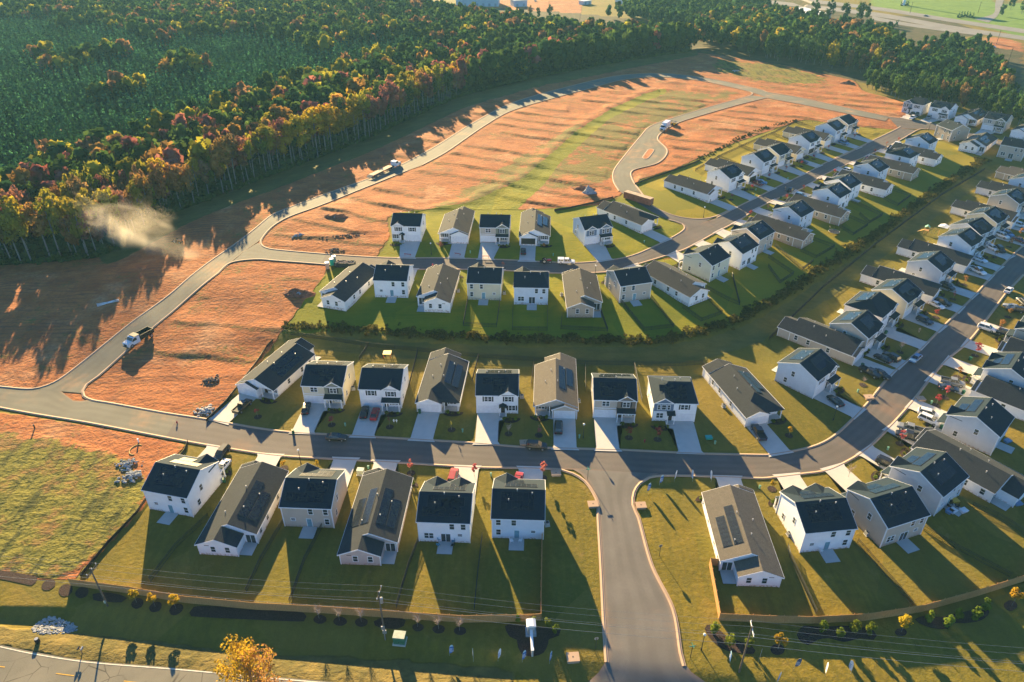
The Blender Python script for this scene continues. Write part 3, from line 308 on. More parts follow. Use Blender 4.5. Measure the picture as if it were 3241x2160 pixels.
CARS = [
  ('pickup', 'black', -65.37, 137.29, 71.0, 'black pickup on the driveway of the solar ranch beside the clay lots'),
  ('suv', 'black', -64.54, 120.3, -102.0, 'black SUV on the sunlit driveway of the white corner house'),
  ('sedan', 'white', -62.9, 115.88, -102.0, 'white sedan parked behind the black SUV at the white corner house'),
  ('sedan', 'black', -49.82, 136.64, 95.0, 'black sedan in front of the cream house with olive gable'),
  ('sedan', 'black', -35.44, 135.16, 91.0, 'black sedan beside the red sedan on the white house driveway'),
  ('sedan', 'red', -32.85, 134.52, 89.0, 'red sedan beside a black sedan on the white house driveway'),
  ('sedan', 'black', -40.19, 125.89, -4.0, 'black sedan driving along the shaded lower street'),
  ('suv', 'red', -12.61, 112.89, 83.0, 'red vehicle peeking out between two dark gable roofs'),
  ('sedan', 'red', 1.24, 111.89, 77.0, 'red car mostly hidden behind the roof of the pale corner house'),
  ('suv', 'black', 5.5, 122.87, -6.0, 'black SUV parked along the street before the tan-shingled ranch'),
  ('suv', 'black', 10.85, 129.41, 86.0, 'black car in front of the tan-shingled ranch garage'),
  ('pickup', 'navy', 56.93, 127.44, 94.0, 'dark pickup on the driveway of the angled ranch at the bend'),
  ('sedan', 'black', 99.32, 158.46, 124.0, 'black sedan, left of two black cars in front of the beige house'),
  ('suv', 'black', 101.95, 159.09, 118.0, 'black SUV, right of two black cars in front of the beige house'),
  ('pickup', 'black', 93.01, 151.73, -53.0, 'dark pickup on the shaded driveway beside a dark sedan'),
  ('sedan', 'black', 95.79, 151.09, -58.0, 'dark sedan next to the dark pickup on the shaded driveway'),
  ('sedan', 'blue', 108.19, 158.56, -139.0, 'pale blue sedan driving on the shaded right-hand street'),
  ('sedan', 'black', 79.4, 139.69, 110.0, 'black sedan beside the street lamp at the pale blue house'),
  ('pickup', 'grey', 112.21, 147.38, -24.0, 'dark grey pickup next to a navy car behind a red tree'),
  ('sedan', 'navy', 110.02, 145.03, -22.0, 'navy car partly covered by a bright red tree'),
  ('suv', 'white', 99.73, 134.52, -30.0, 'white SUV, upper one of two white cars on the sunlit driveway'),
  ('suv', 'white', 98.67, 132.12, -46.0, 'white SUV, lower one of two white cars on the sunlit driveway'),
  ('pickup', 'grey', 92.63, 128.9, 150.0, 'grey pickup with black bed, upper one of two before the long ranch'),
  ('pickup', 'black', 91.08, 126.16, 154.0, 'black pickup partly behind a red tree, before the long ranch'),
  ('suv', 'black', 81.96, 116.92, -41.0, 'black SUV half hidden by a grey roof on the bend'),
  ('sedan', 'black', 113.26, 276.86, 55.0, 'black sedan stopped on the shaded upper street beside a pedestrian'),
  ('suv', 'blue', 115.18, 270.44, -44.0, 'blue car on a bright driveway of the upper row'),
  ('suv', 'white', 178.48, 239.02, -66.0, 'white boxy SUV beside a blue van near the right edge'),
  ('suv', 'blue', 181.3, 240.78, -73.0, 'blue van next to the white boxy SUV near the right edge'),
  ('sedan', 'darkred', 182.4, 235.01, -67.0, 'dark red car cut by the right edge'),
  ('suv', 'black', 170.82, 227.21, -96.0, 'black minivan on the driveway above an orange tree'),
  ('sedan', 'white', 169.02, 228.73, -79.0, 'white sedan tucked behind the black minivan'),
  ('sedan', 'white', 159.32, 219.37, -58.0, 'white sedan alone on a shaded driveway of the right-hand street'),
  ('pickup', 'white', 153.6, 210.58, -68.0, 'white pickup with open bed on a shaded driveway'),
  ('suv', 'black', 137.76, 199.42, -62.0, 'dark SUV in deep shade beside a red maple'),
  ('sedan', 'white', 128.56, 187.71, -60.0, 'white sedan beside a black SUV behind a red tree'),
  ('suv', 'black', 131.34, 189.26, -57.0, 'black SUV beside a white sedan on the shaded driveway'),
  ('suv', 'navy', 120.33, 178.35, -59.0, 'dark green-black SUV on the driveway next to a person in white'),
  ('sedan', 'white', 156.04, 197.24, 43.0, 'white sedan parked by the kerb of the right-hand street'),
  ('suv', 'black', 155.57, 189.53, 85.0, 'black and grey off-road vehicle cut by the right edge'),
  ('suv', 'black', 150.54, 184.73, 159.0, 'black SUV parked beside a silver car near an orange tree'),
  ('sedan', 'grey', 150.66, 186.57, 142.0, 'silver car beside a black SUV near an orange tree'),
  ('suv', 'white', 136.04, 174.07, -42.0, 'silver-white hatchback on the bright driveway, nose to a black car'),
  ('suv', 'black', 139.69, 170.99, -39.0, 'black crossover ahead of the silver hatchback'),
  ('suv', 'white', 190.66, 248.81, -58.0, 'white car cut by the right edge next to an orange tree'),
  ('topper', 'white', 17.71, 209.52, -3.0, 'white pickup with bed cap parked on the upper street'),
  ('sedan', 'black', 3.77, 216.81, 89.0, 'dark green-black sedan in front of the open garage'),
  ('pickup', 'darkred', 101.02, 282.27, -66.0, 'dark red pickup beside the open-garage ranch'),
  ('suv', 'blue', 102.96, 283.25, -23.0, 'blue car beside the dark red pickup'),
  ('pickup', 'blue', 158.87, 338.56, -64.0, 'blue pickup on the driveway of the upper street end'),
  ('sedan', 'navy', 129.58, 310.29, -42.0, 'navy car in front of the cream ranch'),
  ('suv', 'white', 146.41, 300.77, -50.0, 'white car half hidden beyond a pale blue house'),
  ('suv', 'white', 212.28, 381.83, -133.0, 'white SUV at the kerb by the corner lamp'),
  ('sedan', 'black', 215.88, 389.2, -142.0, 'dark car on the driveway behind the white SUV'),
  ('suv', 'navy', 218.02, 387.98, -134.0, 'navy SUV beside a dark car on the grey hip-roofed house driveway'),
  ('suv', 'grey', 221.17, 382.17, -133.0, 'silver SUV on the driveway of the white house by the grove'),
  ('suv', 'white', 186.02, 339.05, -30.0, 'white van behind the hip-roofed house'),
  ('sedan', 'pink', 163.24, 318.95, 35.0, 'pinkish red car beside the hip-roofed house'),
  ('sedan', 'grey', 401.96, 750.95, -51.0, 'dark car on the far highway'),
  ('sedan', 'blue', 372.31, 586.66, -55.0, 'blue car parked at the far right clearing'),
  ('sedan', 'white', 27.16, 913.66, 73.0, 'white car by the far industrial yard'),
]
YOUNG = [
  ('red', -60.8, 134.1, 2.6, 'small red maple in front of the solar ranch', 1),
  ('red', -42.5, 131.1, 2.8, 'small round red maple before the cream house with olive gable', 1),
  ('redthin', -28.7, 130.3, 3.6, 'thin young tree with a red tuft before the white house with red car', 1),
  ('orangethin', -14.1, 129.3, 3.2, 'thin young orange-leaved tree before the grey-roofed ranch', 1),
  ('bare', -0.8, 127.8, 3.2, 'nearly bare young tree before the small porch house', 1),
  ('red', 6.2, 127.3, 2.8, 'dull red young tree in shade before the tan-shingled ranch', 1),
  ('red', 26.9, 126.4, 3.2, 'narrow red tree before the brown-gabled house', 1),
  ('red', 33.4, 125.8, 3.6, 'narrow red tree before the blue hip-roofed house', 1),
  ('yellow', -49.7, 116.2, 2.4, 'thin yellow-leaved tree by the street lamp in the sun', 1),
  ('yellowbush', -42.7, 117.2, 1.3, 'small yellow bush beside a dark gable roof', 0),
  ('pinkred', -21.8, 114.6, 4.2, 'tall narrow pinkish red tree before the pinkish ranch', 1),
  ('pinkred', -8.1, 113.6, 3.8, 'pinkish red tree just right of the twin dark gables', 1),
  ('pinkred', 6.6, 113.1, 4.6, 'bright pink-red tree behind the pale corner house', 1),
  ('yellow', 64.0, 127.2, 2.6, 'thin yellow tree on the lawn strip at the bend', 1),
  ('bare', 89.5, 147.2, 2.8, 'bare young tree before the shaded pickup driveway', 1),
  ('red', 125.6, 160.8, 4.2, 'full red tree in the sun on the right-hand street', 1),
  ('orange', 115.4, 150.8, 3.2, 'pale orange tree on the sunlit verge of the right-hand street', 1),
  ('pinkred', 107.6, 141.9, 4.0, 'crimson tree overlapping the navy car', 1),
  ('red', 103.8, 138.7, 3.4, 'red tree with sparse leaves beside the crimson one', 1),
  ('pinkred', 88.3, 124.3, 4.0, 'dark crimson tree overlapping the black pickup', 1),
  ('yellow', 54.7, 109.8, 2.6, 'thin yellow tree by the bottom kerb of the bend', 1),
  ('bare', 72.2, 113.4, 3.4, 'bare tree in a mulch ring inside the bend', 1),
  ('bare', 106.0, 162.5, 3.6, 'brownish bare tree across from the beige house', 1),
  ('orange', 139.3, 173.5, 3.8, 'red-orange tree on the sunny lawn near the right edge', 1),
  ('orange', 146.7, 181.5, 3.2, 'orange tree beside the black SUV near the right edge', 1),
  ('red', 125.4, 181.4, 3.0, 'red tree in front of the white and black cars', 1),
  ('pinkred', 136.2, 192.5, 3.0, 'bright red tree in shade beside the dark SUV', 1),
  ('orange', 144.8, 202.2, 3.2, 'orange tree, lowest of a row by the right-hand street', 1),
  ('orange', 152.0, 209.0, 3.0, 'orange tree overlapping the white pickup', 1),
  ('orange', 166.2, 222.4, 3.4, 'orange-brown tree overlapping the black minivan', 1),
  ('orange', 176.2, 230.8, 3.4, 'orange tree beside the dark red car', 1),
  ('orange', 185.2, 239.6, 3.4, 'pale orange tree at the right edge below the white car', 1),
  ('red', 86.2, 265.7, 2.6, 'small red tree before the first white house of the upper street', 1),
  ('red', 97.5, 277.0, 2.6, 'small red tree beside the dark red pickup', 1),
  ('red', 108.0, 289.3, 2.6, 'small red tree before the pale house driveway', 1),
  ('red', 118.3, 299.1, 2.6, 'small red tree before the cream upper house', 1),
  ('red', 127.6, 306.3, 2.6, 'small red tree beside the navy car', 1),
  ('red', 136.6, 316.1, 2.6, 'small red tree before the bright white upper house', 1),
  ('red', 148.1, 329.3, 2.6, 'small red tree before the cream upper ranch', 1),
  ('red', 167.4, 347.2, 2.6, 'small red tree before the last taupe house', 1),
  ('red', 88.8, 248.8, 3.4, 'small red tree on the kerb lawn right of the upper bend', 1),
  ('red', 97.9, 256.7, 2.6, 'small red tree on the second kerb lawn right of the upper street', 1),
  ('red', 108.4, 267.3, 2.6, 'small red tree by the green bin on the upper street', 1),
  ('red', 118.5, 277.4, 2.6, 'small red tree beyond the stopped black sedan', 1),
  ('red', 128.8, 286.5, 2.6, 'small red tree by the white kerb sign of the upper street', 1),
  ('red', 139.5, 298.5, 2.6, 'small red tree on the last kerb lawn before the corner', 1),
  ('red', 188.6, 345.3, 2.4, 'small red tree near the corner lamp', 1),
  ('red', 179.3, 337.5, 2.4, 'small red tree by the white van', 1),
  ('red', 168.5, 326.2, 2.4, 'small red tree by the pink car', 1),
  ('red', 227.4, 380.0, 2.4, 'small red tree before the white house by the grove', 1),
  ('red', 237.5, 371.0, 2.4, 'small red tree before the ranch by the grove', 1),
  ('red', 246.0, 360.3, 2.4, 'small red tree before the taupe house by the grove', 1),
  ('red', 228.2, 361.2, 2.4, 'small red tree behind the tan corner house', 1),
  ('redbush', -24.2, 221.3, 1.8, 'reddish round shrub beside the ranch driveway', 0),
  ('pinkbare', -25.3, 205.0, 2.6, 'faint pinkish bare tree behind the first upper ranch', 1),
  ('brownbush', 10.9, 221.4, 1.4, 'orange-brown shrub beside the open garage', 0),
  ('red', -2.9, 206.6, 2.4, 'small red tree behind the pale cream house', 1),
  ('bare', -33.3, 78.2, 3.4, 'bare whitish young tree, first right of the long hedge bed', 1),
  ('bare', -29.7, 77.8, 3.4, 'bare whitish young tree, second from the long bed', 1),
  ('bare', -25.9, 77.6, 3.4, 'bare whitish young tree just left of the transformer pole', 1),
  ('bare', -16.1, 76.6, 3.4, 'bare whitish young tree, first right of the transformer pole', 1),
  ('bare', -12.5, 76.2, 3.4, 'bare whitish young tree, middle of three right of the pole', 1),
  ('bare', -8.9, 75.9, 3.4, 'bare whitish young tree nearest the entrance monument', 1),
  ('yellow', -66.3, 81.5, 3.6, 'yellow young tree left of three along the wooden fence', 1),
  ('yellow', -62.7, 80.7, 3.6, 'yellow young tree, middle of three along the wooden fence', 1),
  ('yellow', -58.8, 80.2, 3.6, 'larger yellow young tree, right of three along the wooden fence', 1),
  ('yellow', 44.1, 72.4, 4.0, 'round golden yellow tree beside the right utility pole', 1),
  ('yellow', 66.0, 75.6, 4.4, 'golden yellow tree between two shrub beds by the curved fence', 1),
  ('yellow', 87.9, 80.9, 4.6, 'golden tree at the right edge beyond the shrub beds', 1),
  ('evergreen', 52.5, 75.7, 2.8, 'evergreen shrub at the left end of the first shrub bed', 0),
  ('evergreen', 55.1, 74.6, 2.6, 'lowest evergreen shrub of the first bed by the curved fence', 0),
  ('evergreen', 57.9, 75.7, 2.8, 'third evergreen shrub of the first bed by the curved fence', 0),
  ('evergreen', 60.5, 75.3, 2.8, 'rightmost evergreen shrub of the first bed', 0),
  ('evergreen', 71.5, 77.6, 2.6, 'leftmost evergreen shrub of the second bed', 0),
  ('evergreen', 74.2, 76.7, 3.2, 'large front evergreen shrub of the second bed', 0),
  ('evergreen', 77.0, 78.3, 2.4, 'small back evergreen shrub of the second bed', 0),
  ('evergreen', 79.6, 78.0, 3.0, 'round evergreen shrub in the middle of the second bed', 0),
  ('evergreen', 82.4, 80.0, 2.8, 'topmost evergreen shrub of the second bed', 0),
  ('evergreen', 34.2, 75.5, 3.0, 'evergreen shrub at the top of the bed by the right utility pole', 0),
  ('evergreen', 36.1, 73.2, 2.8, 'evergreen shrub in the middle of the bed by the right utility pole', 0),
  ('evergreen', 39.2, 72.8, 2.4, 'evergreen shrub directly at the right utility pole', 0),
  ('evergreen', 1.0, 77.6, 1.8, 'small evergreen shrub left of the entrance monument by the fence end', 0),
  ('evergreen', 3.5, 77.0, 2.2, 'evergreen shrub directly behind the entrance monument', 0),
  ('evergreen', 6.2, 76.6, 2.4, 'evergreen shrub right of the entrance monument', 0),
  ('evergreen', 7.4, 75.5, 2.0, 'straw-coloured shrub at the right tip of the monument bed', 0),
]
BEDS = [
  [(-101.2, 89.1), (-94.8, 88.6), (-90.7, 87.9), (-86.9, 87.0), (-86.6, 85.9), (-87.0, 85.2), (-93.6, 86.6), (-100.1, 87.4)],
  [(-83.2, 86.1), (-82.9, 85.6), (-82.7, 85.1), (-82.9, 84.6), (-83.2, 84.2), (-83.7, 84.1), (-84.3, 84.2), (-84.7, 84.5), (-85.1, 85.0), (-85.2, 85.6), (-85.1, 86.1), (-84.8, 86.4), (-84.3, 86.6), (-83.7, 86.5)],
  [(-79.5, 84.9), (-79.1, 84.3), (-78.9, 83.7), (-79.0, 83.2), (-79.3, 82.9), (-79.8, 82.8), (-80.4, 82.9), (-81.0, 83.4), (-81.4, 83.9), (-81.6, 84.5), (-81.5, 85.1), (-81.2, 85.4), (-80.6, 85.5), (-80.0, 85.3)],
  [(-76.3, 84.4), (-76.0, 83.9), (-75.8, 83.3), (-75.9, 82.8), (-76.3, 82.5), (-76.7, 82.4), (-77.3, 82.6), (-77.8, 82.9), (-78.2, 83.4), (-78.3, 84.0), (-78.2, 84.5), (-77.9, 84.8), (-77.4, 84.9), (-76.8, 84.8)],
  [(-65.4, 82.0), (-65.1, 81.5), (-65.0, 81.1), (-65.1, 80.6), (-65.5, 80.3), (-65.9, 80.2), (-66.4, 80.4), (-66.8, 80.7), (-67.1, 81.1), (-67.2, 81.6), (-67.0, 82.1), (-66.7, 82.4), (-66.3, 82.5), (-65.8, 82.3)],
  [(-61.8, 81.2), (-61.6, 80.8), (-61.5, 80.3), (-61.6, 79.8), (-62.0, 79.6), (-62.4, 79.5), (-62.9, 79.6), (-63.3, 79.9), (-63.6, 80.3), (-63.7, 80.8), (-63.5, 81.3), (-63.2, 81.6), (-62.7, 81.7), (-62.2, 81.6)],
  [(-57.9, 80.9), (-57.6, 80.4), (-57.6, 79.8), (-57.8, 79.4), (-58.2, 79.0), (-58.7, 78.9), (-59.2, 79.0), (-59.6, 79.4), (-59.9, 79.8), (-59.9, 80.4), (-59.8, 80.9), (-59.4, 81.2), (-58.9, 81.3), (-58.3, 81.2)],
  [(-75.0, 83.3), (-73.1, 83.7), (-70.1, 83.2), (-68.4, 82.4), (-69.0, 81.6), (-72.1, 81.7), (-74.3, 82.1)],
  [(-56.2, 79.4), (-55.9, 80.6), (-52.7, 80.8), (-44.8, 80.0), (-39.0, 79.8), (-36.3, 79.4), (-35.6, 78.7), (-35.8, 77.7), (-40.4, 77.8), (-44.2, 78.0), (-55.6, 78.7)],
  [(-32.0, 78.1), (-32.0, 77.7), (-32.3, 77.4), (-32.7, 77.2), (-33.2, 77.2), (-33.7, 77.4), (-34.1, 77.7), (-34.3, 78.1), (-34.2, 78.5), (-34.0, 78.8), (-33.6, 79.0), (-33.1, 79.0), (-32.6, 78.8), (-32.2, 78.5)],
  [(-28.4, 77.7), (-28.4, 77.3), (-28.7, 77.0), (-29.1, 76.8), (-29.7, 76.8), (-30.2, 77.0), (-30.6, 77.3), (-30.8, 77.7), (-30.7, 78.1), (-30.5, 78.4), (-30.0, 78.6), (-29.5, 78.6), (-29.0, 78.4), (-28.6, 78.1)],
  [(-24.8, 77.5), (-24.8, 77.1), (-25.1, 76.8), (-25.5, 76.6), (-26.0, 76.6), (-26.5, 76.8), (-26.8, 77.1), (-27.0, 77.5), (-27.0, 77.9), (-26.7, 78.2), (-26.3, 78.4), (-25.8, 78.4), (-25.3, 78.2), (-24.9, 77.9)],
  [(-15.1, 76.5), (-15.1, 76.2), (-15.4, 75.9), (-15.7, 75.7), (-16.2, 75.7), (-16.6, 75.9), (-16.9, 76.2), (-17.0, 76.5), (-17.0, 76.9), (-16.7, 77.1), (-16.3, 77.3), (-15.9, 77.3), (-15.5, 77.1), (-15.2, 76.9)],
  [(-11.4, 76.2), (-11.5, 75.8), (-11.7, 75.5), (-12.2, 75.3), (-12.7, 75.3), (-13.1, 75.5), (-13.4, 75.8), (-13.6, 76.2), (-13.5, 76.5), (-13.2, 76.8), (-12.8, 77.0), (-12.3, 77.0), (-11.8, 76.8), (-11.5, 76.5)],
  [(-7.8, 75.8), (-7.8, 75.5), (-8.1, 75.2), (-8.5, 75.0), (-9.0, 75.0), (-9.5, 75.2), (-9.8, 75.5), (-9.9, 75.8), (-9.8, 76.2), (-9.5, 76.5), (-9.1, 76.6), (-8.6, 76.6), (-8.2, 76.5), (-7.9, 76.2)],
  [(-23.8, 77.7), (-22.8, 78.3), (-19.8, 78.5), (-18.3, 77.9), (-18.5, 76.8), (-19.5, 76.2), (-22.3, 76.4), (-23.5, 76.9)],
  [(-1.2, 76.8), (-0.4, 77.2), (1.1, 77.0), (3.7, 76.7), (6.1, 76.5), (7.8, 76.6), (8.3, 76.0), (7.9, 74.9), (6.2, 74.2), (6.0, 73.3), (5.2, 71.7), (3.4, 71.1), (1.6, 71.5), (1.0, 72.7), (0.8, 74.1), (-0.4, 74.7), (-1.0, 75.8)],
  [(32.8, 76.2), (33.4, 77.0), (34.6, 76.9), (36.6, 74.5), (39.9, 73.1), (40.3, 72.1), (39.8, 71.5), (37.3, 71.7), (34.8, 72.5), (33.1, 74.9)],
  [(48.1, 75.1), (49.9, 76.8), (52.6, 76.6), (55.7, 76.8), (57.9, 76.8), (61.4, 76.2), (61.6, 74.9), (60.7, 74.1), (58.6, 74.4), (55.6, 73.7), (53.3, 74.4), (51.3, 74.1), (49.3, 73.1), (48.2, 73.9)],
  [(69.5, 78.1), (71.1, 78.7), (74.5, 78.6), (77.1, 79.2), (80.6, 80.1), (81.8, 81.0), (83.6, 81.0), (83.1, 79.4), (80.9, 77.9), (77.9, 77.3), (75.7, 77.3), (74.2, 76.2), (71.5, 76.4), (69.9, 77.3)],
  [(45.2, 72.3), (44.9, 71.8), (44.5, 71.5), (43.9, 71.3), (43.4, 71.3), (43.0, 71.5), (42.8, 71.8), (42.8, 72.3), (43.0, 72.7), (43.5, 73.1), (44.0, 73.3), (44.6, 73.3), (45.0, 73.1), (45.2, 72.7)],
  [(67.0, 75.6), (66.7, 75.2), (66.3, 74.9), (65.8, 74.8), (65.4, 74.8), (65.0, 74.9), (64.9, 75.2), (64.9, 75.6), (65.2, 75.9), (65.6, 76.2), (66.1, 76.3), (66.5, 76.3), (66.9, 76.2), (67.0, 75.9)],
  [(88.9, 80.9), (88.5, 80.4), (87.9, 80.1), (87.4, 79.8), (86.8, 79.8), (86.5, 80.1), (86.4, 80.4), (86.5, 80.9), (86.9, 81.4), (87.5, 81.7), (88.1, 82.0), (88.6, 82.0), (89.0, 81.7), (89.1, 81.4)],
]
ROCKS = [
  (-82.2, 76.4),
  (-82.5, 77.7),
  (-81.5, 78.8),
  (-80.2, 79.2),
  (-78.9, 78.8),
  (-76.7, 78.2),
  (-74.9, 77.3),
  (-74.6, 76.4),
  (-76.1, 75.8),
  (-79.3, 75.6),
  (-81.3, 75.8),
]
LAMPS = [
  (-46.33, 117.55, 'street lamp in front of the dark gable near the yellow young tree'),
  (16.37, 126.39, 'street lamp between the tan-shingled ranch and the brown-gabled house'),
  (76.43, 132.98, 'street lamp on the lawn of the bend by the black sedan'),
  (26.27, 200.71, 'street lamp between a tan ranch and a beige house above the hedge'),
  (71.24, 248.17, 'street lamp on the golden corner lawn of the upper street'),
  (-26.97, 216.22, 'street lamp on the shaded lawn by the white upper house'),
  (31.34, 72.25, 'street lamp beside the shrub bed at the entrance'),
  (212.8, 364.29, 'street lamp at the far street corner by the tan house'),
]
POLES = [
  (-71.14, 80.87, 9.3),
  (-21.29, 74.32, 12.7),
  (36.55, 68.3, 11.7),
]
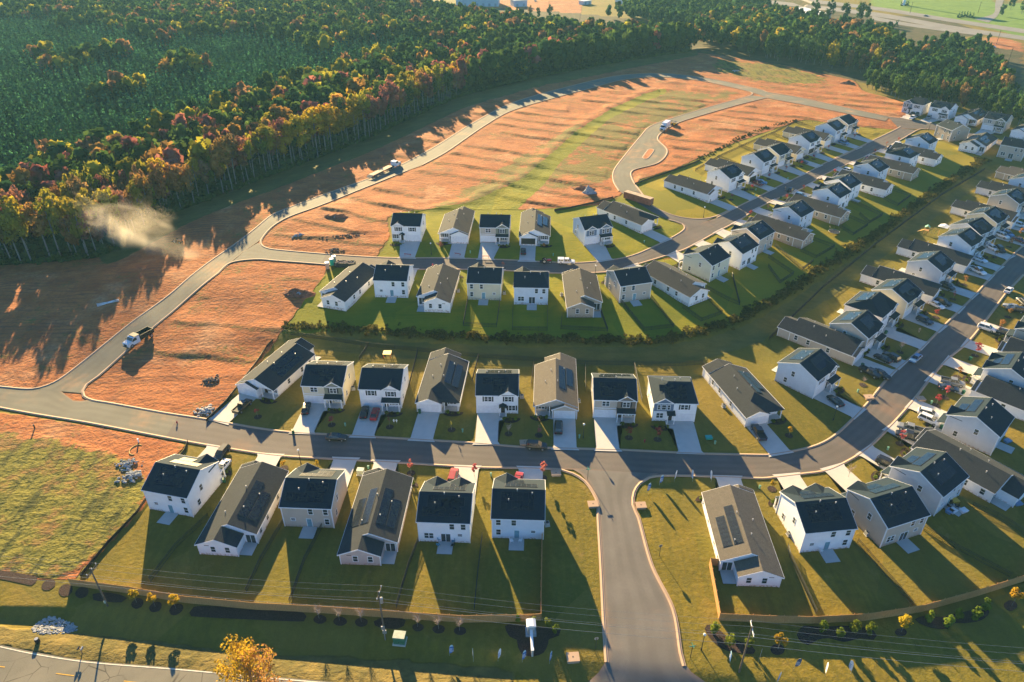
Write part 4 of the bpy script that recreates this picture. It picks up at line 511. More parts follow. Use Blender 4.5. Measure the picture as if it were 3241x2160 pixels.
SMALL = [
  ('transformer', -18.77, 73.92, 0, 'large green utility cabinet beside the transformer pole'),
  ('transformer_pale', -32.63, 114.44, 0, 'pale green utility box on the sunny lawn behind the beige house'),
  ('bin', -50.72, 127.95, 0, 'green wheelie bin at the kerb by the cream house driveway'),
  ('bin', -22.25, 135.45, 0, 'green wheelie bin beside the blue garage gable'),
  ('bin', -61.13, 111.76, 0, 'green wheelie bin beside the white corner house'),
  ('bin', 100.31, 129.53, 0, 'green wheelie bin beside the two white cars'),
  ('bin', 92.62, 155.35, 0, 'green wheelie bin beside the shaded pickup'),
  ('bin', 122.84, 158.46, 0, 'green wheelie bin lying in the sun on the right-hand verge'),
  ('bin', 106.57, 268.27, 0, 'green wheelie bin on the kerb of the upper street'),
  ('bin', 76.79, 262.57, 0, 'green wheelie bin beside the corner ranch garage'),
  ('bin', 112.79, 143.28, 0, 'green bin with white bag beside the shaded navy car'),
  ('bin', 106.22, 171.99, 0, 'green wheelie bin beside the cream diagonal house'),
  ('pedestal', -39.24, 130.82, 0, 'short green utility pedestal before the cream olive-gabled house'),
  ('pedestal', -11.49, 128.62, 0, 'short green utility pedestal before the grey-roofed ranch'),
  ('pedestal', 15.5, 126.47, 0, 'short green utility pedestal next to the street lamp before the tan-shingled ranch'),
  ('pedestal', 46.19, 124.37, 0, 'short green utility pedestal near the green lawn toys by the hip-roofed house'),
  ('pedestal', -31.26, 116.05, 0, 'short green utility pedestal near the pale utility box'),
  ('pedestal', -4.53, 113.83, 0, 'short green utility pedestal right of the twin dark gables'),
  ('pedestal', 86.88, 144.2, 0, 'short green utility pedestal by the bare tree in shade'),
  ('pedestal', 84.61, 122.31, 0, 'short green utility pedestal on the sunny lawn inside the bend'),
  ('pedestal', 102.98, 139.47, 0, 'short green utility pedestal beside the sparse red tree'),
  ('pedestal', 52.13, 110.03, 0, 'short green utility pedestal before the tan-roofed ranch'),
  ('pedestal', 13.7, 214.89, 0, 'short green utility pedestal before the open garage ranch'),
  ('pedestal', 45.56, 225.33, 0, 'short green utility pedestal before the angled ranch'),
  ('pedestal', 96.74, 270.51, 0, 'short green utility pedestal before the first white upper house'),
  ('pedestal', -13.98, 216.96, 0, 'short green utility pedestal before the upper ranch with red shrub'),
  ('pedestal', 116.28, 289.79, 0, 'short green utility pedestal before the upper cream house'),
  ('pedestal', 98.88, 276.35, 0, 'short green utility pedestal beside the dark red pickup lawn'),
  ('inlet', 16.57, 105.09, 0, 'concrete storm inlet left of the entrance road'),
  ('inlet', 26.33, 104.78, 0, 'concrete storm inlet right of the entrance road'),
  ('inlet', 9.96, 70.69, 0, 'square concrete manhole cover box in the lawn left of the entrance'),
  ('inlet', 2.81, 124.37, 0, 'concrete storm inlet behind the parked black SUV'),
  ('inlet', 88.55, 141.69, 0, 'concrete storm inlet at the kerb of the bend'),
  ('inlet', 101.06, 141.02, 0, 'concrete storm inlet across the street from the bend lamp'),
  ('inlet', 9.48, 114.34, 0, 'concrete storm inlet behind the pale corner house'),
  ('stopsign', 27.88, 92.06, 0, 'traffic sign facing away on the lawn right of the entrance road'),
  ('stopsign', 13.88, 72.49, 0, 'traffic sign at the left kerb near the main road'),
  ('streetname', 29.25, 70.9, 0, 'green street name sign right of the entrance'),
  ('streetname', 16.14, 112.65, 0, 'green street name sign at the inner corner of the junction'),
  ('mailbox', -70.93, 71.69, 0, 'roadside mailbox post with two boxes by the main road'),
  ('hydrant', 30.29, 124.94, 0, 'red fire hydrant on the lawn before the brown-gabled house'),
  ('hydrant', -79.13, 131.63, 0, 'red fire hydrant at the end of the paved street'),
  ('barrel', -79.38, 73.74, 0, 'dark drainage barrel in the roadside grass'),
  ('patioset', -12.75, 94.85, 0, 'blue folding chairs on the patio of the white house'),
  ('ac', 54.12, 97.18, 0, 'grey air conditioner beside the bright white house'),
  ('ac', 69.36, 97.27, 0, 'grey air conditioner beside the beige house'),
  ('ac', 6.99, 99.73, 0, 'grey air conditioner beside the pale corner house'),
  ('ac', 51.65, 138.15, 0, 'white air conditioner beside the angled ranch'),
  ('ac', -40.12, 145.35, 0, 'grey air conditioner beside the cream house'),
  ('ac', 2.45, 141.92, 0, 'grey air conditioner beside the small porch house'),
  ('ac', 16.38, 140.13, 0, 'grey air conditioner beside the tan-shingled ranch'),
  ('ac', -45.32, 192.43, 0, 'grey air conditioner beside the ranch with portable toilets'),
  ('ac', -16.4, 191.54, 0, 'grey air conditioner beside the ranch between white and cream'),
  ('ac', -2.36, 190.16, 0, 'grey air conditioner beside the pale cream house'),
  ('ac', 15.03, 189.13, 0, 'grey air conditioner beside the tan ranch above the hedge'),
  ('toilet_white', -59.61, 206.77, 0, 'white portable toilet with tan side beside the clay lot'),
  ('toilet_green', -58.74, 209.35, 0, 'teal portable toilet, middle one beside the clay lot'),
  ('toilet_grey', -58.34, 211.2, 0, 'grey portable toilet furthest from the camera beside the clay lot'),
  ('dumpster', -54.01, 208.42, -4, 'dark roll-off dumpster heaped with construction debris'),
  ('container', 48.84, 261.58, -43, 'long brown shipping container beside the side road'),
  ('gravelpile', 30.63, 269.82, 0, 'grey gravel heap on the clay by the side road'),
  ('trampoline', 116.24, 237.84, 0, 'round black netted trampoline in the yard of the tan ranch'),
  ('playset', 152.55, 242.75, 0, 'wooden playset with green canvas roof in the golden yard'),
  ('awning', 159.08, 243.74, 45, 'white square shade awning behind the white house'),
  ('yellowtable', -33.71, 160.58, 0, 'bright yellow play table by the swale fence'),
  ('monument', 3.25, 73.7, 0, 'white stone entrance sign wall with capped column'),
  ('bigtree', -36.5, 58.5, 0, 'large orange autumn tree in the foreground at the main road'),
  ('dumptruck', -102.83, 166.77, -118, 'white dump truck with black bed parked at the gravel road'),
  ('flatbed', -54.69, 295.9, 0, 'white truck pulling a long flatbed trailer in forest shade'),
  ('boxtruck', 77.3, 361.21, -120, 'white box truck parked on the gravel spur road'),
  ('loader', 82.13, 369.21, 50, 'yellow skid loader directly behind the box truck'),
  ('loader', 83.9, 368.19, 50, 'yellow skid loader with roll cage at the road edge'),
  ('tractor_dust', -115.55, 226.24, 0, 'small tractor raising dust on the shaded clay'),
  ('tractor', 11.34, 210.13, 0, 'red tractor with driver on the upper street behind the white pickup'),
  ('pedestrian', 111.18, 277.46, 0, 'person in light clothes standing on the upper street beside a black sedan'),
  ('dumpmound', -64.71, 245.74, 0, 'long brown soil mound with rocks in the clay lot'),
  ('dumpmound', -64.89, 191.15, 0, 'brown soil mound beside the green yard of the portable-toilet ranch'),
  ('dumpmound', 210.9, 463.55, 0, 'red soil mound by the grove edge'),
  ('dumpmound', 29.11, 274.73, 0, 'dark soil mound behind the gravel heap'),
  ('rubble', -74.57, 230.45, 0, 'heap of grey rubble left in the clay lot'),
  ('rubble', -59.09, 229.43, 0, 'row of dark rubble across the clay lot'),
  ('rubble', -60.11, 219.5, 0, 'pile of construction scrap by the paved street end'),
  ('rubble', -74.0, 136.64, 0, 'pale stacked pallets and blocks at the clay lot corner'),
  ('rubble', -77.35, 148.9, 0, 'brush and scrap pile in the lower clay lot'),
  ('rubble', -84.3, 117.62, 0, 'grey rubble heap in the weedy field, upper one'),
  ('rubble', -81.63, 113.83, 0, 'grey gravel heap in the weedy field beside the white corner house'),
  ('rubble', 212.18, 502.53, 0, 'brush pile inside the far weedy basin'),
  ('rubble', 149.91, 500.79, 0, 'pale rubble heap on the far clay bank'),
  ('pipes', -121.87, 187.35, 0, 'bundle of white pipes lying on the shaded clay'),
  ('pipe', -84.73, 122.31, 0, 'curved yellow hose lying on the red clay'),
  ('standpipe', -85.28, 124.94, 0, 'white standpipe on the red clay beside the yellow hose'),
  ('standpipe', -111.91, 130.01, 0, 'dark standpipe on the clay below the gravel street'),
  ('pedestrian', 115.95, 172.58, 0, 'person in white standing on shaded lawn beside the dark green-black SUV'),
  ('arrowsign', -27.88, 131.63, 0, 'white arrow yard sign, nearer the thin red-tufted tree'),
  ('arrowsign', -27.22, 131.55, 0, 'white arrow yard sign, farther from the thin red-tufted tree'),
  ('sawhorse', -34.71, 214.98, -12, 'red barrier across the driveway of the white upper house'),
  ('sawhorse', -18.06, 215.13, -25, 'red barrier across the driveway of the ranch with red shrub'),
  ('sawhorse', -8.69, 213.34, -3, 'red barrier across the driveway of the sage-gabled house'),
  ('sawhorse', 50.97, 212.47, 25, 'dark red barrier on the bright driveway at the upper bend'),
  ('chairs', 0.81, 95.26, 2, 'two white lounge chairs on the patio of the pale corner house'),
  ('chairs', 59.52, 92.85, 1, 'dark chair on the patio of the bright white house'),
  ('chairs', 89.84, 104.36, 3, 'dark chairs on the cluttered patio of the grey house'),
  ('chairs', 101.51, 108.61, 3, 'dark chairs on the rear patio of the long ranch'),
  ('chairs', 106.85, 240.12, 2, 'dark chairs on the patio of the pale blue upper house'),
  ('toybox', 91.08, 106.07, 10, 'yellow toy box by the cluttered patio wall'),
  ('toybox', 88.48, 103.14, 35, 'blue toy box at the edge of the cluttered patio'),
  ('toybox', 91.4, 103.29, 20, 'white toy box on the lawn by the cluttered patio'),
  ('toybox', 103.65, 105.29, 10, 'blue square tub on the lawn behind the long ranch'),
  ('toybox', 113.13, 124.94, 20, 'blue covered tub behind the grey house with two white cars'),
  ('toybox', 45.18, 126.09, 5, 'teal lawn toy on the shaded lawn beside the hip-roofed house'),
  ('toybox', 89.3, 103.24, 30, 'white toy box near the cluttered patio, closer to the fence'),
]
FLAGS = [
  (28.16, 108.58, 'blue', 40, 'blue and white feather flag, leftmost of five at the corner lawn'),
  (31.2, 111.0, 'blue', 40, 'large blue feather flag, second from left at the corner lawn'),
  (34.58, 112.16, 'white', 80, 'white feather flag seen edge-on, middle of five'),
  (38.48, 112.16, 'white', 140, 'white feather flag with blue lettering, fourth at the corner lawn'),
  (42.39, 111.99, 'white', 140, 'plain white feather flag, rightmost of five at the corner lawn'),
  (-10.3, 71.49, 'blue', 35, 'blue feather flag leaning over the shaded verge left of the monument'),
  (-6.31, 70.49, 'blue', 130, 'blue and white feather flag on the sunny verge, left of the white one'),
  (-2.29, 70.51, 'white', 75, 'white feather flag on the verge nearest the monument bed'),
  (1.67, 70.28, 'blue', 60, 'small blue feather flag in front of the monument bed'),
  (6.1, 69.95, 'blue', 85, 'thin blue feather flag right of the monument bed'),
  (35.35, 69.64, 'blue', 120, 'blue feather flag between lamp and right utility pole'),
  (40.18, 70.12, 'white', 88, 'tall white feather flag seen edge-on right of the utility pole'),
  (45.57, 68.87, 'navy', 20, 'dark blue feather flag on the lawn right of the utility pole'),
  (50.12, 67.64, 'white', 110, 'white feather flag on the lawn, left of the rounder one'),
  (54.37, 68.02, 'white', 150, 'rounded white feather flag on the lawn, right of the narrow one'),
  (41.88, 66.27, 'white', 70, 'white feather flag at the bottom edge'),
]
FARBLD = [
  ('warehouse', -62.5, 870.9, -15.0, 869.1, 30, 9, 'large white industrial warehouse at the top edge beyond the forest'),
  ('shed', 2.2, 866.4, 16.9, 870.9, 14, 6, 'small white flat-roofed shed in the far industrial yard'),
  ('shed', -0.2, 884.8, 2.9, 884.8, 10, 6, 'greenish shed left of the small white one'),
  ('office', 275.1, 785.0, 283.4, 736.8, 22, 8, 'grey two-storey office block between the far trees'),
  ('shed', 127.6, 884.8, 144.4, 894.2, 18, 10, 'blue-white factory block at the top edge behind the trees'),
  ('shed', 81.0, 882.0, 90.4, 889.5, 8, 3.5, 'long white trailer in the far yard'),
]
TOWER = (418.8, 834.6)
SHRUBROW = [
  (429.3, 743.8),
  (433.8, 747.4),
  (437.2, 748.8),
  (439.9, 748.8),
  (441.7, 747.4),
  (441.8, 741.7),
  (414.4, 830.2),
  (419.6, 830.2),
  (422.6, 832.8),
]
FARPOLES = [
  (396.7, 773.2),
  (464.5, 773.2),
  (383.4, 600.8),
  (347.2, 524.3),
  (40.2, 848.8),
]
DASHES = [
  [(-83.8, 69.3), (-82.1, 69.1)],
  [(-73.2, 68.0), (-70.1, 67.6)],
  [(-61.7, 66.7), (-58.4, 66.3)],
]
EDGELINE = [
  (-93.5, 74.5),
  (-85.2, 72.8),
  (-79.0, 71.5),
  (-69.3, 70.0),
  (-56.4, 68.9),
  (-49.7, 68.3),
  (-36.5, 67.0),
  (-29.6, 66.4),
]
TRAILDIR = [
  (-60.8, 285.7),
  (-53.9, 296.6),
  (-51.4, 302.1),
]
FARTREES = [
  ((288.8, 740.3), 17, 'green'),
  ((300.8, 733.3), 18, 'green'),
  ((309.9, 719.7), 18, 'green'),
  ((323.1, 719.7), 19, 'green'),
  ((333.0, 726.4), 15, 'green'),
  ((476.4, 754.6), 12, 'green'),
  ((513.4, 800.8), 14, 'green'),
  ((505.6, 769.4), 15, 'green'),
  ((382.0, 610.5), 7, 'green'),
  ((347.7, 697.0), 5, 'pine'),
  ((349.2, 697.0), 5, 'pine'),
  ((271.0, 803.5), 14, 'green'),
  ((4.9, 795.8), 8, 'green'),
  ((18.5, 780.7), 12, 'brown'),
  ((38.3, 780.7), 13, 'green'),
  ((26.0, 773.3), 11, 'green'),
]
# terrain: the upper block stands about 3 m above the swale, with a grass bank along its back hedge
BANK = [(-61.0,171.9),(-45.8,169.7),(-21.2,166.7),(2.8,164.9),(26.5,164.0),(38.4,164.0),(51.1,167.9),(65.5,176.3),(82.7,190.7),(103.5,210.8),(127.2,232.8),(156.5,261.9),(192.2,297.1),(216.8,321.0),(245.0,312.0),(330.0,300.0)]
# the wood stands lower than the graded lots: the ground falls away towards its edge
WOOD = [(-900,236),(-176,220),(-145,227),(-136,263),(-109,310),(-77,363),(-37,450),(7,503),(73,561),(151,619),(300,820)]
WDROP = 5.5
def _sm(t):
    t = 0.0 if t < 0 else (1.0 if t > 1 else t)
    return t*t*(3-2*t)
def line_dist(x, y, P):
    best = 1e18; sg = 1
    for i in range(len(P)-1):
        ax, ay = P[i]; bx, by = P[i+1]
        ux, uy = bx-ax, by-ay
        t = min(1, max(0, ((x-ax)*ux+(y-ay)*uy)/(ux*ux+uy*uy)))
        ex, ey = x-ax-t*ux, y-ay-t*uy
        d = ex*ex+ey*ey
        if d < best: best = d; sg = 1 if ux*ey-uy*ex > 0 else -1
    return sg*best**.5
def bank_dist(x, y):
    best = 1e9; sg = 1
    P = BANK
    if x < P[0][0]:
        dx = P[0][0]-x
        return y-(P[0][1]+0.12*dx)
    for i in range(len(P)-1):
        ax, ay = P[i]; bx, by = P[i+1]
        ux, uy = bx-ax, by-ay
        L2 = ux*ux+uy*uy
        t = ((x-ax)*ux+(y-ay)*uy)/L2
        if i == len(P)-2: t = max(t, 0)
        else: t = min(1, max(0, t))
        ex, ey = x-ax-t*ux, y-ay-t*uy
        d = ex*ex+ey*ey
        if d < best:
            best = d; sg = 1 if ux*ey-uy*ex > 0 else -1
    return sg*best**.5
def zt(x, y):
    s = bank_dist(x, y)
    ex = max(0.0, -58-x)
    w = 6+ex*0.6
    z = 1.6*_sm((s+1+w*.9)/w)+1.6*_sm((s-1)/26)+2.0*_sm((s-26)/50)
    if y > 150 and x < 330: z -= WDROP*_sm((line_dist(x, y, WOOD)+34)/40)
    # roadside ditch in front of the fences
    if y < 80:
        d = y-(68.0-0.12*x)
        z -= 1.0*max(0.0, 1-abs(d)/4.0)
    return z
# ------------------------------------------------------------------ mesh helpers
ROOT = sc.collection.objects
class MB:
    def __init__(s): s.v = []; s.f = []; s.m = []
    def poly(s, pts, m=0):
        n = len(s.v); s.v += [tuple(p) for p in pts]; s.f.append(tuple(range(n, n+len(pts)))); s.m.append(m)
    def box(s, x0, x1, y0, y1, z0, z1, m=0):
        n = len(s.v)
        s.v += [(x0,y0,z0),(x1,y0,z0),(x1,y1,z0),(x0,y1,z0),(x0,y0,z1),(x1,y0,z1),(x1,y1,z1),(x0,y1,z1)]
        for q in ((3,2,1,0),(4,5,6,7),(0,1,5,4),(1,2,6,5),(2,3,7,6),(3,0,4,7)):
            s.f.append(tuple(n+i for i in q)); s.m.append(m)
    def prism(s, prof, axis, a, b, m=0):
        """profile extruded along an axis; prof in the two other axes"""
        def P(u, v, w): return (w,u,v) if axis == 'x' else ((u,w,v) if axis == 'y' else (u,v,w))
        n = len(s.v); k = len(prof)
        s.v += [P(u,v,a) for u,v in prof]+[P(u,v,b) for u,v in prof]
        for i in range(k):
            j = (i+1) % k; s.f.append((n+i,n+j,n+k+j,n+k+i)); s.m.append(m)
        s.f.append(tuple(n+i for i in reversed(range(k)))); s.m.append(m)
        s.f.append(tuple(n+k+i for i in range(k))); s.m.append(m)
    def tube(s, pts, rad, n=6, m=0, cap=True):
        rs = rad if isinstance(rad, (list, tuple)) else [rad]*len(pts)
        base = len(s.v); P = [Vector(p) for p in pts]
        for i, p in enumerate(P):
            d = (P[min(i+1,len(P)-1)]-P[max(i-1,0)]).normalized()
            up = Vector((0,0,1)) if abs(d.z) < .9 else Vector((1,0,0))
            a = d.cross(up).normalized(); b = d.cross(a)
            for k in range(n):
                t = 2*math.pi*k/n; q = p+(a*math.cos(t)+b*math.sin(t))*rs[i]; s.v.append(tuple(q))
        for i in range(len(P)-1):
            for k in range(n):
                s.f.append((base+i*n+k, base+i*n+(k+1)%n, base+(i+1)*n+(k+1)%n, base+(i+1)*n+k)); s.m.append(m)
        if cap:
            s.f.append(tuple(base+k for k in reversed(range(n)))); s.m.append(m)
            s.f.append(tuple(base+(len(P)-1)*n+k for k in range(n))); s.m.append(m)
    def bar(s, a, b, w, m=0): s.tube([a, b], w*.6, 4, m)
    def data(s, name, mats):
        me = bpy.data.meshes.new(name); me.from_pydata(s.v, [], s.f)
        for mm in mats: me.materials.append(mm)
        if len(mats) > 1: me.polygons.foreach_set('material_index', s.m)
        bm = bmesh.new(); bm.from_mesh(me); bmesh.ops.recalc_face_normals(bm, faces=bm.faces); bm.to_mesh(me); bm.free()
        return me
    def build(s, name, mats, parent=None, loc=None, rot=None):
        if not isinstance(mats, (list, tuple)): mats = [mats]
        return put(name, s.data(name, mats), parent, loc, rot)
def put(name, me, parent=None, loc=None, rot=None):
    o = bpy.data.objects.new(name, me); ROOT.link(o)
    if parent: o.parent = parent
    if loc is not None: o.location = loc
    if rot is not None: o.rotation_euler = (0, 0, rot) if isinstance(rot, (int, float)) else rot
    return o
def empty(name, loc, rot=0.0):
    o = bpy.data.objects.new(name, None); ROOT.link(o); o.location = loc; o.rotation_euler = (0, 0, rot); o.empty_display_size = .5
    return o
def tag(o, label=None, cat=None, group=None, kind=None):
    if label: o['label'] = ' '.join(label.split()[:16])
    if cat: o['category'] = cat
    if group: o['group'] = group
    if kind: o['kind'] = kind
    return o
def copy_tree(o, parent=None):
    c = o.copy(); ROOT.link(c)
    if parent: c.parent = parent
    for ch in o.children: copy_tree(ch, c)
    return c
def smooth(o):
    o.data.polygons.foreach_set('use_smooth', [True]*len(o.data.polygons)); return o
# ------------------------------------------------------------------ materials
MATS = {}
class NT:
    """small node-tree writer"""
    def __init__(s, name):
        s.mat = bpy.data.materials.new(name); s.mat.use_nodes = True; s.t = s.mat.node_tree
        s.b = s.t.nodes['Principled BSDF']; s.o = s.t.nodes['Material Output']
    def n(s, typ, **kw):
        nd = s.t.nodes.new(typ)
        for k, v in kw.items():
            if k.startswith('i_'):
                key = k[2:]; key = int(key) if key.isdigit() else key.replace('_', ' ')
                s.set(nd.inputs[key], v)
            else: setattr(nd, k, v)
        return nd
    def set(s, sock, v):
        if hasattr(v, 'is_linked') or isinstance(v, bpy.types.NodeSocket): s.t.links.new(v, sock)
        else:
            if isinstance(v, (tuple, list)) and len(v) == 3 and sock.type == 'RGBA': v = (*v, 1)
            sock.default_value = v
    def noise(s, scale, detail=3, vec=None, rough=.55, dist=0.0):
        nd = s.n('ShaderNodeTexNoise'); nd.inputs['Scale'].default_value = scale; nd.inputs['Detail'].default_value = detail
        nd.inputs['Roughness'].default_value = rough; nd.inputs['Distortion'].default_value = dist
        s.t.links.new(vec if vec is not None else s.pos(), nd.inputs['Vector'])
        return nd.outputs['Fac']
    def pos(s):
        if not hasattr(s, '_p'): s._p = s.n('ShaderNodeNewGeometry').outputs['Position']
        return s._p
    def obj(s): return s.n('ShaderNodeTexCoord').outputs['Object']
    def mapping(s, vec, scale=(1,1,1), rot=(0,0,0)):
        nd = s.n('ShaderNodeMapping'); nd.inputs['Scale'].default_value = scale; nd.inputs['Rotation'].default_value = rot
        s.t.links.new(vec, nd.inputs['Vector']); return nd.outputs[0]
    def ramp(s, fac, lo, hi, a=0.0, b=1.0):
        nd = s.n('ShaderNodeMapRange'); nd.interpolation_type = 'SMOOTHSTEP'
        for i, v in enumerate((fac, lo, hi, a, b)): s.set(nd.inputs[i], v)
        return nd.outputs[0]
    def mix(s, f, a, b, mode='MIX'):
        nd = s.n('ShaderNodeMix', data_type='RGBA', blend_type=mode)
        s.set(nd.inputs[0], f); s.set(nd.inputs[6], a); s.set(nd.inputs[7], b); return nd.outputs[2]
    def math(s, op, a, b=0.0):
        nd = s.n('ShaderNodeMath', operation=op); s.set(nd.inputs[0], a); s.set(nd.inputs[1], b); return nd.outputs[0]
    def attr(s, name):
        return s.n('ShaderNodeAttribute', attribute_name=name)
    def bump(s, h, strength=.3, dist=.1):
        nd = s.n('ShaderNodeBump'); nd.inputs['Strength'].default_value = strength; nd.inputs['Distance'].default_value = dist
        s.set(nd.inputs['Height'], h); s.t.links.new(nd.outputs[0], s.b.inputs['Normal'])
    def col(s, c): s.set(s.b.inputs['Base Color'], c)
    def rough(s, r, spec=.3): s.set(s.b.inputs['Roughness'], r); s.b.inputs['Specular IOR Level'].default_value = spec
def plain(name, c, rough=.7, spec=.3, var=.12, scale=1.5, metal=0.0, bump=0.0):
    if name in MATS: return MATS[name]
    t = NT(name); f = t.noise(scale, 4)
    lo = tuple(x*(1-var) for x in c); hi = tuple(min(1, x*(1+var)) for x in c)
    t.col(t.mix(t.ramp(f, .3, .7), lo, hi)); t.rough(rough, spec); t.b.inputs['Metallic'].default_value = metal
    if bump: t.bump(t.noise(scale*6, 3), bump, .05)
    MATS[name] = t.mat; return t.mat
def siding(name, c):
    k = 'siding_'+name
    if k in MATS: return MATS[k]
    t = NT(k); v = t.obj(); sep = t.n('ShaderNodeSeparateXYZ'); t.t.links.new(v, sep.inputs[0])
    lap = t.math('FRACT', t.math('MULTIPLY', sep.outputs[2], 6.0))
    f = t.noise(.8, 4)
    a = t.mix(t.ramp(f, .3, .72), tuple(x*.93 for x in c), c)
    gr = t.ramp(sep.outputs[2], 0.0, .55)                      # splash-back dirt above the ground
    a = t.mix(t.math('MULTIPLY', t.math('SUBTRACT', 1.0, gr), t.ramp(t.noise(2.5, 3), .35, .75)), a, (.36, .2, .12))
    t.col(a); t.rough(.6, .25); t.bump(lap, .25, .02); MATS[k] = t.mat; return t.mat
def shingle(name, c, c2):
    k = 'shingle_'+name
    if k in MATS: return MATS[k]
    t = NT(k); v = t.obj()
    n1 = t.noise(9.0, 3, t.mapping(v, (1, 1, 1))); n2 = t.noise(1.2, 3, v); n3 = t.noise(3.0, 2, t.mapping(v, (.35, 4.5, 4.5)))
    m = t.mix(t.ramp(n1, .3, .7), c, c2)
    m = t.mix(t.ramp(n3, .35, .65, 0, .55), m, tuple(x*.72 for x in c))
    m = t.mix(t.ramp(n2, .4, .75, 0, .3), m, c2)
    t.col(m); t.rough(.92, .18); t.bump(n1, .35, .03); MATS[k] = t.mat; return t.mat
def asphalt(name, c, stain, amt):
    t = NT(name); p = t.pos()
    n1 = t.noise(.12, 5); n2 = t.noise(2.5, 4); n3 = t.noise(14, 2); st = t.noise(.07, 6, rough=.65)
    m = t.mix(t.ramp(n1, .3, .7), tuple(x*.86 for x in c), tuple(x*1.12 for x in c))
    m = t.mix(t.ramp(n2, .35, .75, 0, .35), m, tuple(x*.75 for x in c))
    m = t.mix(t.ramp(n3, .45, .8, 0, .3), m, tuple(x*1.35 for x in c))
    m = t.mix(t.ramp(st, .52, .72, 0, amt), m, stain)
    ln = t.attr('lane').outputs['Fac']; wp = t.math('ABSOLUTE', t.math('SUBTRACT', t.math('FRACT', t.math('MULTIPLY', ln, 4.0)), .5))
    m = t.mix(t.math('MULTIPLY', t.ramp(wp, .12, .38, 1, 0), t.ramp(t.noise(.11, 4), .35, .65, .08, .34)), m, tuple(x*.55 for x in c))
    m = t.mix(t.math('MULTIPLY', t.ramp(t.math('ABSOLUTE', t.math('SUBTRACT', ln, .5)), .40, .5), .4), m, stain)
    t.col(m); t.rough(.85, .3); t.bump(n3, .25, .02); MATS[name] = t.mat; return t.mat
CLAY = (.46, .19, .085)
asphalt('asphalt', (.125, .108, .098), (.3, .16, .09), .35)
asphalt('entasphalt', (.15, .138, .125), (.34, .2, .12), .4)
asphalt('gravelroad', (.15, .145, .112), (.40, .22, .11), .7)
asphalt('highway', (.2, .19, .18), (.28, .22, .16), .2)
def old_asphalt():
    t = NT('oldasphalt'); v = t.n('ShaderNodeTexVoronoi', feature='DISTANCE_TO_EDGE'); v.inputs['Scale'].default_value = .22
    wv = t.mix(.12, t.pos(), t.n('ShaderNodeTexNoise', i_Scale=.6).outputs['Color'], 'ADD')
    t.t.links.new(wv, v.inputs['Vector'])
    crack = t.ramp(v.outputs['Distance'], .0, .022, 1, 0)
    n1 = t.noise(.15, 5); n2 = t.noise(8, 3); cm = t.ramp(t.noise(.2, 2), .38, .6)
    m = t.mix(t.ramp(n1, .3, .7), (.15, .14, .105), (.21, .19, .14)); m = t.mix(t.ramp(n2, .4, .8, 0, .4), m, (.28, .26, .2))
    m = t.mix(t.math('MULTIPLY', t.math('MULTIPLY', crack, cm), .8), m, (.035, .03, .025)); t.col(m); t.rough(.85, .3); t.bump(n2, .3, .02); MATS['oldasphalt'] = t.mat
old_asphalt()
def concrete(name, c, dirt):
    t = NT(name); n1 = t.noise(.5, 5); n2 = t.noise(6, 3); st = t.noise(.25, 5, rough=.65)
    m = t.mix(t.ramp(n1, .3, .7), tuple(x*.9 for x in c), c); m = t.mix(t.ramp(n2, .4, .8, 0, .25), m, tuple(x*.8 for x in c))
    m = t.mix(t.ramp(st, .5, .75, 0, dirt), m, (.42, .26, .16)); t.col(m); t.rough(.8, .3); MATS[name] = t.mat
concrete('concrete', (.56, .53, .48), .18); concrete('kerbstone', (.46, .32, .22), .8); concrete('patio', (.5, .5, .48), .05)
COL = {'white': (.86,.87,.88), 'beige': (.52,.45,.37), 'cream': (.70,.62,.44), 'grey': (.60,.61,.63), 'paleblue': (.66,.72,.79), 'pinkbeige': (.58,.48,.43),
 'tanwall': (.42,.35,.27), 'palegreen': (.64,.64,.50), 'bluegrey': (.40,.44,.50), 'olive': (.24,.25,.19), 'brown': (.24,.18,.13), 'blue': (.13,.19,.28), 'green': (.48,.44,.36), 'olivewall': (.36,.32,.26)}
def wallmat(c): return siding(c, COL.get(c, COL['tanwall']))
ROOFM = {'navy': shingle('charcoal', (.007,.021,.036), (.017,.034,.05)), 'dark': shingle('grey', (.022,.029,.037), (.05,.058,.064)), 'tan': shingle('tan', (.09,.08,.066), (.17,.15,.12)), 'tan2': shingle('brown', (.04,.042,.042), (.078,.076,.07))}
TRIM = plain('white_trim', (.80,.81,.82), .5, .3, .04); DARK = plain('black_metal', (.015,.016,.018), .5, .4, .1); GLASSB = None
def glassy(name, c, rough=.08):
    t = NT(name); t.col(t.mix(t.ramp(t.noise(.6, 2), .3, .7), c, tuple(min(1, x*1.8+.01) for x in c))); t.rough(rough, .7); MATS[name] = t.mat; return t.mat
PANE = glassy('window_glass', (.02,.028,.032)); CARGLASS = glassy('car_glass', (.012,.015,.018))
def solarmat():
    t = NT('solar_glass'); t.col(t.mix(t.ramp(t.noise(1.4, 3), .3, .7), (.004,.009,.016), (.008,.015,.024))); t.rough(.22, .4); MATS['solar'] = t.mat; return t.mat
SOLAR = solarmat(); SOLFRAME = plain('panel_frame', (.03,.034,.04), .5, .3); DOORM = plain('dark_door', (.03,.02,.02), .5); SHUT = plain('dark_shutter', (.02,.025,.03), .6)
GARD = plain('garage_door_white', (.74,.75,.77), .55, .3, .05); PIPE = plain('vent_metal', (.5,.5,.5), .4, .5)
WOODF = None
